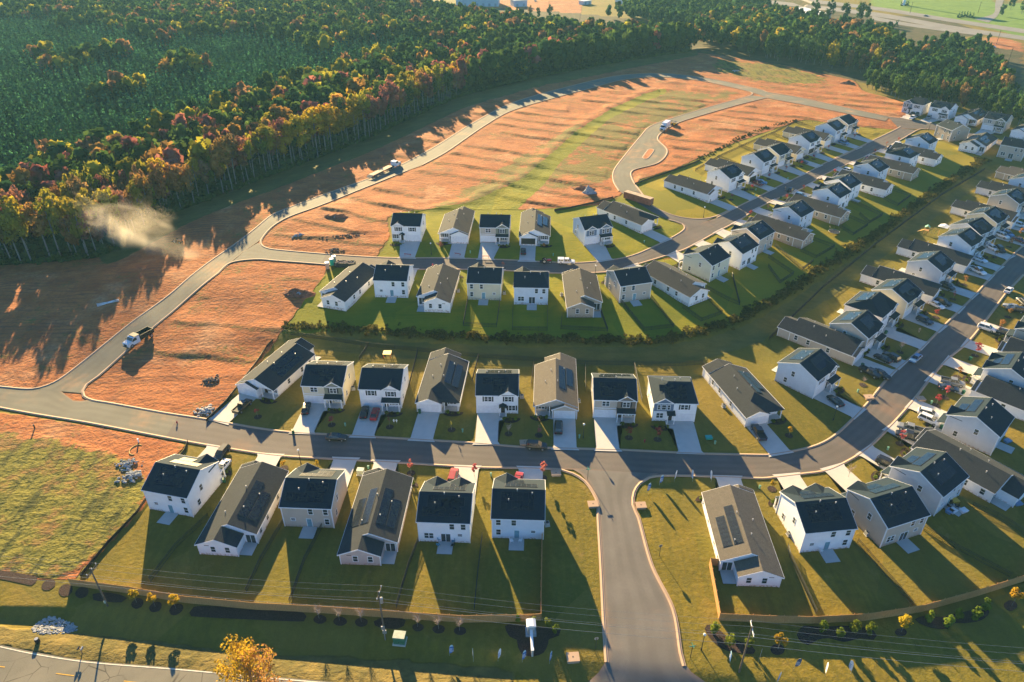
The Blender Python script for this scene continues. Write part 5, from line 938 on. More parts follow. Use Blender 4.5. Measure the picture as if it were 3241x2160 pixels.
def woodmat():
    t = NT('fence_wood'); v = t.obj(); n = t.noise(3, 4, t.mapping(v, (6, 6, .6))); n2 = t.noise(.4, 3)
    m = t.mix(t.ramp(n, .3, .7), (.40, .20, .07), (.56, .31, .115)); m = t.mix(t.ramp(n2, .4, .8, 0, .4), m, (.30, .18, .08)); t.col(m); t.rough(.8); MATS['wood'] = t.mat; return t.mat
WOODF = woodmat()
def mulchmat():
    t = NT('mulch'); n = t.noise(7, 4); t.col(t.mix(t.ramp(n, .3, .7), (.022,.014,.012), (.075,.045,.038))); t.rough(.95, .2); t.bump(n, .8, .1); MATS['mulch'] = t.mat; return t.mat
MULCH = mulchmat()
def leafmat(name, c, c2, trans=.42):
    """leaf clumps: colour varies per face cluster (attribute) and per tree; light passes through"""
    t = NT(name); a = t.attr('tone').outputs['Fac']; oi = t.n('ShaderNodeObjectInfo').outputs['Random']
    m = t.mix(a, c, c2)
    hsv = t.n('ShaderNodeHueSaturation'); t.set(hsv.inputs['Color'], m); t.set(hsv.inputs['Hue'], t.ramp(oi, 0, 1, .488, .512)); t.set(hsv.inputs['Value'], t.ramp(t.noise(.05, 2), .3, .7, .75, 1.2))
    t.col(hsv.outputs[0]); t.rough(1.0, 0.0)
    tr = t.n('ShaderNodeBsdfTranslucent'); t.set(tr.inputs['Color'], hsv.outputs[0])
    ms = t.n('ShaderNodeMixShader'); ms.inputs[0].default_value = trans
    t.t.links.new(t.b.outputs[0], ms.inputs[1]); t.t.links.new(tr.outputs[0], ms.inputs[2]); t.t.links.new(ms.outputs[0], t.o.inputs[0])
    MATS[name] = t.mat; return t.mat
LEAF = {'yellow': leafmat('leaf_yellow', (.36,.25,.02), (.58,.40,.035)), 'gold': leafmat('leaf_gold', (.26,.24,.025), (.40,.34,.04)),
 'green': leafmat('leaf_green', (.045,.095,.022), (.10,.16,.035)), 'dgreen': leafmat('leaf_dark_green', (.026,.07,.026), (.06,.115,.036)), 'orange': leafmat('leaf_orange', (.30,.15,.045), (.44,.235,.075)),
 'red': leafmat('leaf_red', (.27,.10,.075), (.40,.18,.13)), 'brown': leafmat('leaf_brown', (.22,.13,.06), (.33,.20,.09)), 'pine': leafmat('leaf_pine', (.026,.10,.045), (.05,.155,.068), .16),
 'crimson': leafmat('leaf_crimson', (.28,.03,.04), (.42,.075,.07)), 'hedge': leafmat('leaf_hedge', (.05,.056,.016), (.15,.12,.035), .3), 'lime': leafmat('leaf_lime', (.13,.18,.02), (.22,.27,.035)), 'pink': leafmat('leaf_pink', (.5,.12,.12), (.6,.2,.18))}
BARK = plain('bark_pale', (.20,.19,.17), .9, .2, .3, 4); BARKD = plain('bark_dark', (.09,.07,.055), .9, .2, .3, 4)
def crom(P, step=2.0):
    P = [np.array(p, float) for p in P]; out = []
    for i in range(len(P)-1):
        p0 = P[max(i-1, 0)]; p1 = P[i]; p2 = P[i+1]; p3 = P[min(i+2, len(P)-1)]
        n = max(1, int(np.linalg.norm(p2-p1)/step))
        for k in range(n):
            t = k/n; m1 = (p2-p0)*.5; m2 = (p3-p1)*.5
            # limited tangents keep unevenly spaced points from looping
            L = np.linalg.norm(p2-p1)
            for mm in (m1, m2):
                l = np.linalg.norm(mm)
                if l > L: mm *= L/l
            out.append((2*t**3-3*t*t+1)*p1+(t**3-2*t*t+t)*m1+(-2*t**3+3*t*t)*p2+(t**3-t*t)*m2)
    out.append(P[-1]); return np.array(out)
def resample(P, n):
    P = np.asarray(P, float); d = np.r_[0, np.cumsum(np.linalg.norm(np.diff(P, axis=0), axis=1))]
    u = np.linspace(0, d[-1], n); return np.stack([np.interp(u, d, P[:, 0]), np.interp(u, d, P[:, 1])], -1)
ROADPOLY = []; ROADEDGE = []
for nm, mt, a, b in ROADS:
    A = crom(a); Bb = crom(b); n = max(len(A), len(Bb)); A = resample(A, n); Bb = resample(Bb, n)
    ROADEDGE.append((A, Bb)); ROADPOLY.append([tuple(p) for p in A]+[tuple(p) for p in Bb[::-1]])
# ------------------------------------------------------------------ ground: one sheet with zones
def bank_np(X, Y):
    best = np.full(X.shape, 1e18); sg = np.ones(X.shape)
    n = len(BANK)-1
    for i in range(n):
        ax, ay = BANK[i]; bx, by = BANK[i+1]; ux, uy = bx-ax, by-ay
        t = ((X-ax)*ux+(Y-ay)*uy)/(ux*ux+uy*uy)
        t = np.maximum(t, 0) if i == n-1 else np.clip(t, 0, 1)
        ex, ey = X-ax-t*ux, Y-ay-t*uy; d = ex*ex+ey*ey
        m = d < best; best[m] = d[m]; sg[m] = np.where(ux*ey-uy*ex > 0, 1, -1)[m]
    s = sg*np.sqrt(best)
    l = X < BANK[0][0]
    s[l] = (Y-(BANK[0][1]+0.12*(BANK[0][0]-X)))[l]
    return s
def line_np(X, Y, P):
    best = np.full(X.shape, 1e18); sg = np.ones(X.shape)
    for (ax, ay), (bx, by) in zip(P[:-1], P[1:]):
        ux, uy = bx-ax, by-ay; t = np.clip(((X-ax)*ux+(Y-ay)*uy)/(ux*ux+uy*uy), 0, 1); ex, ey = X-ax-t*ux, Y-ay-t*uy; d = ex*ex+ey*ey
        m = d < best; best[m] = d[m]; sg[m] = np.where(ux*ey-uy*ex > 0, 1, -1)[m]
    return sg*np.sqrt(best)
def smn(t): t = np.clip(t, 0, 1); return t*t*(3-2*t)
def zt_np(X, Y):
    s = bank_np(X, Y); w_ = 6+np.maximum(0, -58-X)*.6
    z = 1.6*smn((s+1+w_*.9)/w_)+1.6*smn((s-1)/26)+2.0*smn((s-26)/50)
    z = z-np.where((Y > 150) & (X < 330), WDROP*smn((line_np(X, Y, WOOD)+34)/40), 0)
    d = Y-(68.0-.12*X)
    return z-np.where(Y < 80, 1.0*np.maximum(0, 1-np.abs(d)/4.0), 0)
def inpoly(X, Y, P):
    ins = np.zeros(np.shape(X), bool); n = len(P)
    for i in range(n):
        x1, y1 = P[i]; x2, y2 = P[i-1]
        if y1 == y2: continue
        ins ^= ((y1 > Y) != (y2 > Y)) & (X < (x2-x1)*(Y-y1)/(y2-y1)+x1)
    return ins
def axis(segs):
    out = []
    for a, b, st in segs: out += list(np.arange(a, b, st))
    return np.array(out)
gx = axis([(-6000,-1200,600),(-1200,-500,50),(-500,-180,8),(-180,-100,2),(-100,140,.9),(140,300,1.6),(300,600,8),(600,1200,60),(1200,6001,600)])
gy = axis([(-2000,0,400),(0,56,4),(56,130,.7),(130,260,.9),(260,420,1.6),(420,620,3.5),(620,1000,12),(1000,2000,80),(2000,9001,700)])
GX, GY = np.meshgrid(gx, gy)
GZ = zt_np(GX, GY)
def zone(*names):
    m = np.zeros(GX.shape, np.float32)
    for k, P in ZONES:
        if k in names: m[inpoly(GX, GY, P)] = 1
    for _ in range(2):
        q = m.copy(); q[1:-1,1:-1] = (m[1:-1,1:-1]*2+m[:-2,1:-1]+m[2:,1:-1]+m[1:-1,:-2]+m[1:-1,2:])/6; m = q
    return m
RM = np.zeros(GX.shape, np.float32)
for P in ROADPOLY: RM[inpoly(GX, GY, P)] = 1
for _ in range(3):
    q = RM.copy(); q[1:-1,1:-1] = np.max([RM[1:-1,1:-1],RM[:-2,1:-1],RM[2:,1:-1],RM[1:-1,:-2],RM[1:-1,2:]], 0); RM = q
# low relief in the clay: broad ruts and lot terraces
dm = zone('dirt'); wm = zone('weeds')
wsoft = wm.copy()
for _ in range(40):
    q = wsoft.copy(); q[1:-1,1:-1] = (wsoft[1:-1,1:-1]+wsoft[:-2,1:-1]+wsoft[2:,1:-1]+wsoft[1:-1,:-2]+wsoft[1:-1,2:])/5; wsoft = q
wsoft[(dm < .5) & (wm < .5)] = 0
r0 = np.random.RandomState(3)
rel = np.zeros(GX.shape)
for k in range(26):
    a = r0.uniform(0, math.pi); fq = 2*math.pi/r0.uniform(4, 22); rel += np.sin((GX*math.cos(a)+GY*math.sin(a))*fq+r0.uniform(0, 6))*r0.uniform(.3, 1)*.018
# graded lot terraces: each lot steps up by half a metre away from the street, lines about 13 m apart
ang_t = np.where(GY > 232, R_(25), R_(11)); ss = (GX*np.sin(ang_t)+GY*np.cos(ang_t))/np.where(GY > 232, 13.2, 13.9)-.06+.05*np.sin(GX/9)+.03*np.sin(GX/3.1)
fr_ = ss-np.floor(ss); keep = (np.sin(np.floor(ss)*7.3+GX*.021) > -.75)*(GY > 150)*(GY < 470)*(GX > -128+(GY-150)*.42)
saw = np.where(fr_ < .11, fr_/.11, 1-(fr_-.11)/.89)*np.where(GY > 232, .66, .4)*keep*(.45+.55*np.clip(1.4*np.sin(GX*.16+np.floor(ss)*2.1)+.6*np.sin(GX*.047+np.floor(ss)*5), 0, 1))
stepm = (np.exp(-((fr_-.055)/.06)**2)*keep).astype(np.float32)
rel += saw
ds = np.full(GX.shape, 1e9)
for (ax, ay), (bx_, by_) in zip(STRIP[:-1], STRIP[1:]):
    ux, uy = bx_-ax, by_-ay; tt = np.clip(((GX-ax)*ux+(GY-ay)*uy)/(ux*ux+uy*uy), 0, 1); ds = np.minimum(ds, np.hypot(GX-ax-tt*ux, GY-ay-tt*uy))
GZ = GZ+.6*np.exp(-(ds/3.6)**2)
GZ = GZ+(dm+wm*1.1)*rel*(1-RM)-.04*RM
nx, ny = len(gx), len(gy)
gm = bpy.data.meshes.new('ground')
gm.vertices.add(nx*ny); gm.vertices.foreach_set('co', np.stack([GX, GY, GZ], -1).astype(np.float32).ravel())
idx = np.arange(nx*ny).reshape(ny, nx)
q = np.stack([idx[:-1,:-1], idx[:-1,1:], idx[1:,1:], idx[1:,:-1]], -1).reshape(-1, 4)
gm.loops.add(q.size); gm.loops.foreach_set('vertex_index', q.ravel().astype(np.int32))
gm.polygons.add(len(q)); gm.polygons.foreach_set('loop_start', np.arange(0, q.size, 4, dtype=np.int32)); gm.polygons.foreach_set('loop_total', np.full(len(q), 4, np.int32))
gm.polygons.foreach_set('use_smooth', np.ones(len(q), bool)); gm.update(); gm.validate()
def gattr(name, chans):
    a = gm.attributes.new(name, 'FLOAT_COLOR', 'POINT')
    d = np.zeros((nx*ny, 4), np.float32)
    for i, c in enumerate(chans): d[:, i] = c.ravel()
    a.data.foreach_set('color', d.ravel())
gattr('za', (np.maximum(dm, (wsoft > .02)*1.0).astype(np.float32), zone('green', 'green2'), wsoft, zone('forest'))); gattr('zb', (zone('swale'), zone('bright'), zone('rough'), zone('weedy')))
gattr('zc', (zone('green2'), stepm*dm*(1-RM), zone('green2'), zone('green2')))
def groundmat():
    t = NT('ground'); p = t.pos()
    A = t.attr('za'); B = t.attr('zb'); sa = t.n('ShaderNodeSeparateColor'); sb = t.n('ShaderNodeSeparateColor')
    t.t.links.new(A.outputs['Color'], sa.inputs[0]); t.t.links.new(B.outputs['Color'], sb.inputs[0])
    za4 = A.outputs['Alpha']; zb4 = B.outputs['Alpha']; sc_ = t.n('ShaderNodeSeparateColor'); t.t.links.new(t.attr('zc').outputs['Color'], sc_.inputs[0]); z2 = sc_.outputs[0]; terr = sc_.outputs[1]
    big = t.noise(.018, 4); mid = t.noise(.13, 5, rough=.6); fine = t.noise(1.1, 4); tiny = t.noise(4.5, 3); grain = t.noise(.45, 4, rough=.65)
    edge = t.math('MULTIPLY', t.math('SUBTRACT', t.noise(.35, 4), .5), .55)
    def m(z, lo=.38, hi=.62): return t.ramp(t.math('ADD', z, edge), lo, hi)
    # lawn gold
    lawn = t.mix(t.ramp(mid, .32, .7), (.168,.130,.016), (.255,.187,.025))
    lawn = t.mix(t.ramp(big, .35, .65, 0, .8), lawn, (.125,.115,.017))
    lawn = t.mix(t.ramp(grain, .45, .75, 0, .45), lawn, (.085,.085,.016))
    mow = t.noise(1.0, 2, t.mapping(p, (.12, 1.3, 1), (0, 0, .05)))
    lawn = t.mix(t.ramp(fine, .4, .75, 0, .35), lawn, (.28,.195,.045))
    band = t.noise(1.0, 3, t.mapping(p, (.9, .06, 1), (0, 0, .06)), .6); lawn = t.mix(t.ramp(band, .42, .62, 0, .4), lawn, (.12,.105,.02)); lawn = t.mix(t.ramp(t.noise(.22, 6, rough=.72), .58, .72, 0, .6), lawn, (.3,.2,.07))
    green = t.mix(t.ramp(mid, .3, .7), (.17,.185,.012), (.27,.25,.016)); green = t.mix(t.ramp(mow, .35, .7, 0, .5), green, (.28,.23,.02))
    green = t.mix(t.math('MULTIPLY', z2, .55), green, (.30,.215,.022))
    swale = t.mix(t.ramp(mid, .3, .7), (.10,.105,.028), (.16,.14,.04)); swale = t.mix(t.ramp(t.noise(.6, 3, t.mapping(p, (.15, 1.0, 1))), .4, .7, 0, .5), swale, (.075,.085,.025))
    rough_ = t.mix(t.ramp(mid, .3, .68), (.115,.1,.03), (.225,.165,.05)); rough_ = t.mix(t.ramp(grain, .42, .7, 0, .7), rough_, (.07,.065,.024))
    bright = t.mix(t.ramp(mid, .3, .7), (.11,.20,.03), (.16,.26,.04))
    lot = t.n('ShaderNodeTexVoronoi'); lot.inputs['Scale'].default_value = .062; t.t.links.new(t.mapping(p, (1, .7, 1), (0, 0, .04)), lot.inputs['Vector']); lsp = t.n('ShaderNodeSeparateColor'); t.t.links.new(lot.outputs['Color'], lsp.inputs[0])
    lawn = t.mix(t.ramp(lsp.outputs[0], .55, .6, 0, .35), lawn, (.25,.175,.04)); lawn = t.mix(t.ramp(lsp.outputs[1], .68, .74, 0, .3), lawn, (.11,.12,.02)); green = t.mix(t.ramp(lsp.outputs[0], .5, .56, 0, .35), green, (.10,.15,.016))
    # clay
    st = t.noise(1.0, 5, t.mapping(p, (.10, .24, 1), (0, 0, -.42)), .72, 1.2)
    clay = t.mix(t.ramp(mid, .3, .7), (.34,.108,.037), (.49,.178,.06)); clay = t.mix(t.ramp(st, .48, .7, 0, .75), clay, (.185,.085,.05))
    clay = t.mix(t.ramp(t.noise(.05, 5, rough=.65), .52, .72, 0, .8), clay, (.55,.29,.14))
    trk = t.n('ShaderNodeTexWave', wave_type='RINGS'); trk.inputs['Scale'].default_value = .16; trk.inputs['Distortion'].default_value = 9.0; trk.inputs['Detail'].default_value = 4; trk.inputs['Detail Scale'].default_value = .35; t.t.links.new(p, trk.inputs['Vector'])
    clay = t.mix(t.math('MULTIPLY', t.ramp(trk.outputs['Fac'], .72, .95), t.ramp(t.noise(.06, 4), .45, .65, 0, .8)), clay, (.17,.075,.045))
    clay = t.mix(t.ramp(fine, .46, .72, 0, .6), clay, (.2,.085,.05)); clay = t.mix(t.ramp(tiny, .55, .8, 0, .5), clay, (.52,.29,.16))
    tuft = t.ramp(t.math('ADD', t.noise(.09, 5, rough=.7), t.math('MULTIPLY', zb4, .16)), .53, .68)
    clay = t.mix(t.math('MULTIPLY', tuft, t.ramp(t.math('ADD', fine, t.math('MULTIPLY', zb4, .18)), .42, .62)), clay, (.17,.145,.04))
    clay = t.mix(t.math('MULTIPLY', terr, t.ramp(grain, .34, .55, .15, .95)), clay, t.mix(t.ramp(fine, .4, .6), (.085,.06,.035), (.16,.13,.035)))
    # weeds
    wd = t.mix(t.ramp(grain, .35, .65), (.10,.105,.02), (.21,.185,.035)); wd = t.mix(t.ramp(fine, .45, .7, 0, .8), wd, (.06,.065,.018))
    fur = t.noise(1.0, 3, t.mapping(p, (.5, .09, 1), (0, 0, -.62)), .6); wd = t.mix(t.ramp(fur, .46, .6, 0, .7), wd, (.21,.185,.03)); wd = t.mix(t.ramp(fur, .34, .46, .85, 0), wd, (.05,.055,.015))
    wd = t.mix(t.ramp(t.noise(.09, 6, rough=.72), .5, .62, 0, .8), wd, t.mix(.45, clay, (.19,.13,.05)))
    forest = t.mix(t.ramp(mid, .3, .7), (.045,.05,.02), (.10,.08,.04))
    c = t.mix(m(sb.outputs[2]), lawn, rough_); c = t.mix(m(sa.outputs[0]), c, clay); c = t.mix(t.ramp(t.math('ADD', sa.outputs[2], t.math('MULTIPLY', t.math('SUBTRACT', t.noise(.14, 6, rough=.68), .5), 1.7)), .42, .58), c, wd); c = t.mix(m(sa.outputs[1]), c, green)
    c = t.mix(m(za4), c, forest); c = t.mix(m(sb.outputs[0]), c, swale); c = t.mix(m(sb.outputs[1]), c, bright)
    t.col(t.mix(t.ramp(tiny, .3, .75, .0, .28), c, t.mix(.5, c, (.01,.01,.005)))); t.rough(.95, .12)
    roughz = t.math('ADD', t.math('ADD', m(sa.outputs[0]), m(sa.outputs[2])), m(sb.outputs[2]))
    h = t.math('ADD', t.math('MULTIPLY', fine, t.math('ADD', .5, t.math('MULTIPLY', roughz, .5))), t.math('ADD', t.math('MULTIPLY', tiny, .18), t.math('MULTIPLY', t.math('MULTIPLY', t.math('ADD', grain, st), roughz), .95)))
    t.bump(h, .7, .35)
    return t.mat
gm.materials.append(groundmat())
ground = put('ground', gm); tag(ground, kind='structure')
# ------------------------------------------------------------------ roads and kerbs
def grid_mesh(name, V, mat, parent=None):
    n, k = V.shape[:2]; me = bpy.data.meshes.new(name); f = []
    for i in range(n-1):
        for j in range(k-1): a = i*k+j; f.append((a, a+1, a+k+1, a+k))
    me.from_pydata(V.reshape(-1, 3).tolist(), [], f); me.materials.append(mat); me.polygons.foreach_set('use_smooth', [True]*len(f))
    bm = bmesh.new(); bm.from_mesh(me); bmesh.ops.recalc_face_normals(bm, faces=bm.faces)
    if sum(fc.normal.z for fc in bm.faces) < 0: bmesh.ops.reverse_faces(bm, faces=bm.faces)
    bm.to_mesh(me); bm.free()
    return put(name, me, parent)
for i, (nm, mt, a, b) in enumerate(ROADS):
    A, Bb = ROADEDGE[i]
    k = 9; u = np.linspace(0, 1, k)[None, :, None]; XY = A[:, None]*(1-u)+Bb[:, None]*u
    Zr = zt_np(XY[..., 0].copy(), XY[..., 1].copy())+.055+.005*i
    ro = tag(grid_mesh(nm, np.dstack([XY, Zr]), MATS[mt]), kind='structure')
    la = ro.data.attributes.new('lane', 'FLOAT', 'POINT'); la.data.foreach_set('value', np.tile(np.linspace(0, 1, k), n if False else len(A)).astype(np.float32))
def offset_ribbon(P, offs, dz):
    P = np.asarray(P, float); T = np.gradient(P, axis=0); T /= np.linalg.norm(T, axis=1)[:, None]+1e-9; N = np.stack([-T[:, 1], T[:, 0]], -1)
    V = np.zeros((len(P), len(offs), 3))
    for j, o in enumerate(offs):
        q = P+N*o; V[:, j, :2] = q; V[:, j, 2] = zt_np(q[:, 0].copy(), q[:, 1].copy())+dz[j]
    return V
for K in KERBS:
    tag(grid_mesh('kerb', offset_ribbon(crom(K, 1.5), (-.36,-.15,-.11,.11,.15,.36), (.118,.125,.19,.19,.125,.118)), MATS['kerbstone']), kind='structure')
def flat_poly(name, P, mat, dz, parent=None):
    """polygon draped on the terrain (triangulated fan from a fine grid outline)"""
    me = bpy.data.meshes.new(name); bm = bmesh.new()
    vs_ = [bm.verts.new((x, y, 0)) for x, y in P]; f = bm.faces.new(vs_)
    bmesh.ops.triangulate(bm, faces=bm.faces[:]); bmesh.ops.subdivide_edges(bm, edges=[e for e in bm.edges if e.calc_length() > 2.2], cuts=2, use_grid_fill=True)
    bmesh.ops.recalc_face_normals(bm, faces=bm.faces)
    for v in bm.verts: v.co.z = zt(v.co.x, v.co.y)+dz
    if sum(fc.normal.z for fc in bm.faces) < 0: bmesh.ops.reverse_faces(bm, faces=bm.faces)
    bm.to_mesh(me); bm.free(); me.materials.append(mat); return put(name, me, parent)
CLAYM = plain('clay_fill', CLAY, .95, .1, .25, .8, 0, .5)
ol = crom(ISLAND+[ISLAND[0]], .6)
tag(grid_mesh('kerb', offset_ribbon(ol, (-.3,-.15,.15,.3), (.13,.22,.22,.13)), MATS['kerbstone']), kind='structure')
tag(flat_poly('road_island', ISLAND, CLAYM, .2), kind='structure')
for P in BEDS: tag(flat_poly('mulch_bed', crom(P+[P[0]], .8)[:-1].tolist(), MULCH, .07), kind='structure')
WHITEP = plain('road_paint_white', (.72,.66,.52), .7, .3, .15, 3); YELP = plain('road_paint_yellow', (.62,.36,.04), .7, .3, .2, 3)
tag(grid_mesh('road_line', offset_ribbon(crom(EDGELINE, 2), (-.09, .09), (.125, .125)), WHITEP), kind='structure')
for d in DASHES: tag(grid_mesh('road_line', offset_ribbon(resample(d, 6), (-.08, .08), (.125, .125)), YELP), kind='structure')
def in_road(x, y):
    return any(bool(inpoly(np.array([x]), np.array([y]), P)[0]) for P in ROADPOLY)
# ------------------------------------------------------------------ houses
WINCACHE = {}
def win_mesh(wd, ht, dbl):
    k = (wd, ht, dbl)
    if k not in WINCACHE:
        b = MB(); t = .11
        b.box(-wd/2-t, wd/2+t, -.05, .02, ht, ht+t); b.box(-wd/2-t, wd/2+t, -.07, .02, -t, 0)
        b.box(-wd/2-t, -wd/2, -.05, .02, 0, ht); b.box(wd/2, wd/2+t, -.05, .02, 0, ht)
        b.box(-wd/2, wd/2, -.04, .01, ht/2-.035, ht/2+.035)
        if dbl: b.box(-.07, .07, -.045, .015, 0, ht/2-.035); b.box(-.07, .07, -.045, .015, ht/2+.035, ht)
        f = b.data('window', [TRIM]); b = MB(); b.box(-wd/2, wd/2, -.015, .0, 0, ht); WINCACHE[k] = (f, b.data('pane', [PANE]))
    return WINCACHE[k]
SHM = None
def add_window(par, P, ang, wd=.9, ht=1.45, dbl=False, shut=False, z=0):
    f, p = win_mesh(wd, ht, dbl); o = put('window', f, par, (P[0], P[1], z), ang); put('pane', p, o)
    if shut:
        k = ('shut', ht)
        if k not in WINCACHE: b = MB(); b.box(-.17, .17, -.05, .0, -.05, ht+.05); WINCACHE[k] = b.data('shutter', [SHUT])
        for s in (-1, 1):
            q = Matrix.Rotation(ang, 3, 'Z') @ Vector((s*(wd/2+.32), 0, 0)); put('shutter', WINCACHE[k], par, (P[0]+q.x, P[1]+q.y, z), ang)
def add_door(par, P, ang, z, kind='dark'):
    k = ('door', kind)
    if k not in WINCACHE:
        b = MB(); wd, ht = (.95, 2.05) if kind != 'slide' else (1.75, 2.05); t = .1
        b.box(-wd/2-t, wd/2+t, -.05, .02, ht, ht+t); b.box(-wd/2-t, -wd/2, -.05, .02, 0, ht); b.box(wd/2, wd/2+t, -.05, .02, 0, ht)
        if kind == 'slide': b.box(-.05, .05, -.045, .015, 0, ht)
        f = b.data('door_frame', [TRIM]); b = MB(); b.box(-wd/2, wd/2, -.03, .0, 0, ht)
        WINCACHE[k] = (f, b.data('door', [{'dark': DOORM, 'slide': PANE, 'blue': plain('blue_door', (.15,.3,.36), .5)}[kind]]))
    f, p = WINCACHE[k]; o = put('door', p, par, (P[0], P[1], z), ang); put('door_frame', f, o)
def roof_chevron(b, axis, a0, a1, half, c, ze, pitch, over=.32, th=.14, m=0, half2=None):
    """two slopes about centre c; the eave line sits at c+-(half+over)"""
    h1 = half+over; h2 = (half2 if half2 is not None else half)+over
    zr = ze+pitch*half
    prof = [(c-h1, zr-pitch*h1), (c, zr), (c+h2, zr-pitch*h2), (c+h2, zr-pitch*h2+th), (c, zr+th+.02), (c-h1, zr-pitch*h1+th)]
    b.prism(prof, axis, a0, a1, m); return zr
def solar_mesh(rows, cols, pw, ph, flip=False):
    b = MB(); W_, H_ = cols*pw, rows*ph
    b.box(-W_/2-.03, W_/2+.03, -H_/2-.03, H_/2+.03, .03, .10, 1)
    for r in range(rows):
        for c in range(cols):
            x = -W_/2+c*pw; y = -H_/2+r*ph; b.box(x+.02, x+pw-.02, y+.02, y+ph-.02, .09, .115, 0)
    return b.data('solar_panel', [SOLAR, SOLFRAME])
SOLC = {}
def add_solar(par, P, axis, pitch, rows, cols, pw=1.05, ph=1.75):
    """axis: outward direction of the slope in the house frame"""
    k = (rows, cols, pw, ph)
    if k not in SOLC: SOLC[k] = solar_mesh(*k)
    o = put('solar_panel', SOLC[k], par, P)
    a = math.atan(pitch); ang = {'-y': 0, '+x': math.pi/2, '+y': math.pi, '-x': -math.pi/2}[axis]
    o.rotation_euler = (Matrix.Rotation(ang, 4, 'Z') @ Matrix.Rotation(a, 4, 'X')).to_euler(); return o
def gable_front(b_w, b_r, b_t, xc, wd, y0, zb, ze, yb, pitch, mw=0):
    """projecting gabled block on the front; y0 = its face, yb = how far its roof runs back"""
    x0, x1 = xc-wd/2, xc+wd/2; zr = ze+pitch*wd/2
    b_w.prism([(x0, zb), (x1, zb), (x1, ze), (xc, zr), (x0, ze)], 'y', y0, y0+.35)
    roof_chevron(b_r, 'y', y0-.28, yb, wd/2, xc, ze, pitch, .22, .12)
    h = wd/2+.24; z0 = zr-pitch*h
    b_t.prism([(xc-h, z0-.14), (xc, zr-.13), (xc+h, z0-.14), (xc+h, z0+.10), (xc, zr+.12), (xc-h, z0+.10)], 'y', y0-.34, y0-.285)
def columns(par, pts, z1, w_=.12):
    for x, y in pts:
        b = MB(); b.box(x-w_, x+w_, y-w_, y+w_, -.3, z1); b.box(x-w_-.04, x+w_+.04, y-w_-.04, y+w_+.04, .0, .25); b.box(x-w_-.04, x+w_+.04, y-w_-.04, y+w_+.04, z1-.2, z1-.02)
        b.build('porch_column', TRIM, par)
def house2(par, o):
    W = o.get('W', 9.85); D = o.get('D', 10.4); ze = 5.4; pitch = .46; W2, D2 = W/2, D/2; zr = ze+pitch*D2
    wm_ = wallmat(o['col']); hip = o.get('hip', 0)
    b = MB()
    if hip: b.box(-W2, W2, -D2, D2, -.6, ze)
    else: b.prism([(-D2, -.6), (D2, -.6), (D2, ze), (0, zr), (-D2, ze)], 'x', -W2, W2)
    b.build('wall', wallmat(o['side']) if 'side' in o else wm_, par)
    t = MB(); r = MB(); v = .32
    ov = D2+v; zo = zr-pitch*ov
    if not hip: roof_chevron(r, 'x', -W2-.2, W2+.2, D2, 0, ze, pitch)
    else:
        X, Y = W2+v, D2+v; rx = X-Y*.72 if hip > 0 else X*.62; rx = max(rx, .8); z0 = ze-.12; zt_ = z0+pitch*Y
        if hip > 0: rl, rr = -rx, X-1.2
        else: rl, rr = -rx, X*.99
        c = [(-X,-Y,z0), (X,-Y,z0), (X,Y,z0), (-X,Y,z0)]; L_, R2 = (rl, 0, zt_), (rr, 0, zt_)
        r.poly([c[0], c[1], R2, L_]); r.poly([c[2], c[3], L_, R2]); r.poly([c[3], c[0], L_]); r.poly([c[1], c[2], R2]); r.poly([c[3], c[2], c[1], c[0]])
    for s in (-1, 1):
        y = s*(ov+.03); t.box(-W2-.2, W2+.2, y-.03, y+.03, zo-.08, zo+.13)
        if not hip: t.prism([(-ov-.05, zo-.12), (0, zr-.11), (ov+.05, zo-.12), (ov+.05, zo+.12), (0, zr+.14), (-ov-.05, zo+.12)], 'x', s*(W2+.205), s*(W2+.27))
        else: t.box(s*(W2+.33)-.03, s*(W2+.33)+.03, -ov-.06, ov+.06, zo-.08, zo+.13)
    for sx in (-1, 1):
        for sy in (-1, 1):
            x, y = sx*W2, sy*D2; t.box(x-.09, x+.09, y-.09, y+.09, -.55, ze-.02)
    # fronts
    fr = o.get('front', 'gl'); g = -1 if fr in ('gl', 'gp', 'ge', 'g2', '1g', '2g') else 1        # garage side
    gx = g*(W2-2.75); px = -g*(W2-2.3); acc = wallmat(o.get('fa', o['acc'])) ; aw = MB()
    gables = {'gl': [(px, 4.3)], 'gp': [(px, 4.2)], 'ge': [(px, 4.3)], 'g2': [(px, 4.2), (gx+.3*g, 3.6)], '1g': [(px, 4.2)], '2g': [(px, 3.9), (gx, 3.9)], 'gr': [(px, 4.4)], 'gr3': [(px, 4.5)], 'gre': [(px, 4.0)]}[fr]
    gr = MB(); yf = -D2
    for xc, wd in gables:
        pk = .62; zpk = ze+pk*wd/2; yb = -D2+(zpk-ze)/pitch+.1
        zb = 2.95 if fr not in ('1g', '2g', 'ge', 'gre') else 5.0
        gable_front(aw, gr, t, xc, wd, yf-.22, zb, ze-.02, yb, pk)
    aw.build('gable_wall', acc, par); gr.build('gable_roof', ROOFM['navy'], par)
    t.box(-W2, W2, -D2-.05, -D2, 2.72, 2.92)                                                # belt board
    b = MB()
    nd = 4
    b.box(gx-2.44, gx+2.44, -D2-.04, -D2-.005, .02, 2.2)
    for k in range(1, nd): z = 2.2*k/nd; b.box(gx-2.44, gx+2.44, -D2-.055, -D2-.04, z-.012, z+.012)
    b.build('garage_door_or_dark_opening', GARD if not o.get('open') else DARK, par)  # open garage: black panel paints in the shade of the interior
    t.box(gx-2.58, gx-2.44, -D2-.07, -D2, 0, 2.34); t.box(gx+2.44, gx+2.58, -D2-.07, -D2, 0, 2.34); t.box(gx-2.44, gx+2.44, -D2-.07, -D2, 2.2, 2.34)
    # porch
    pr = MB(); pf = MB()
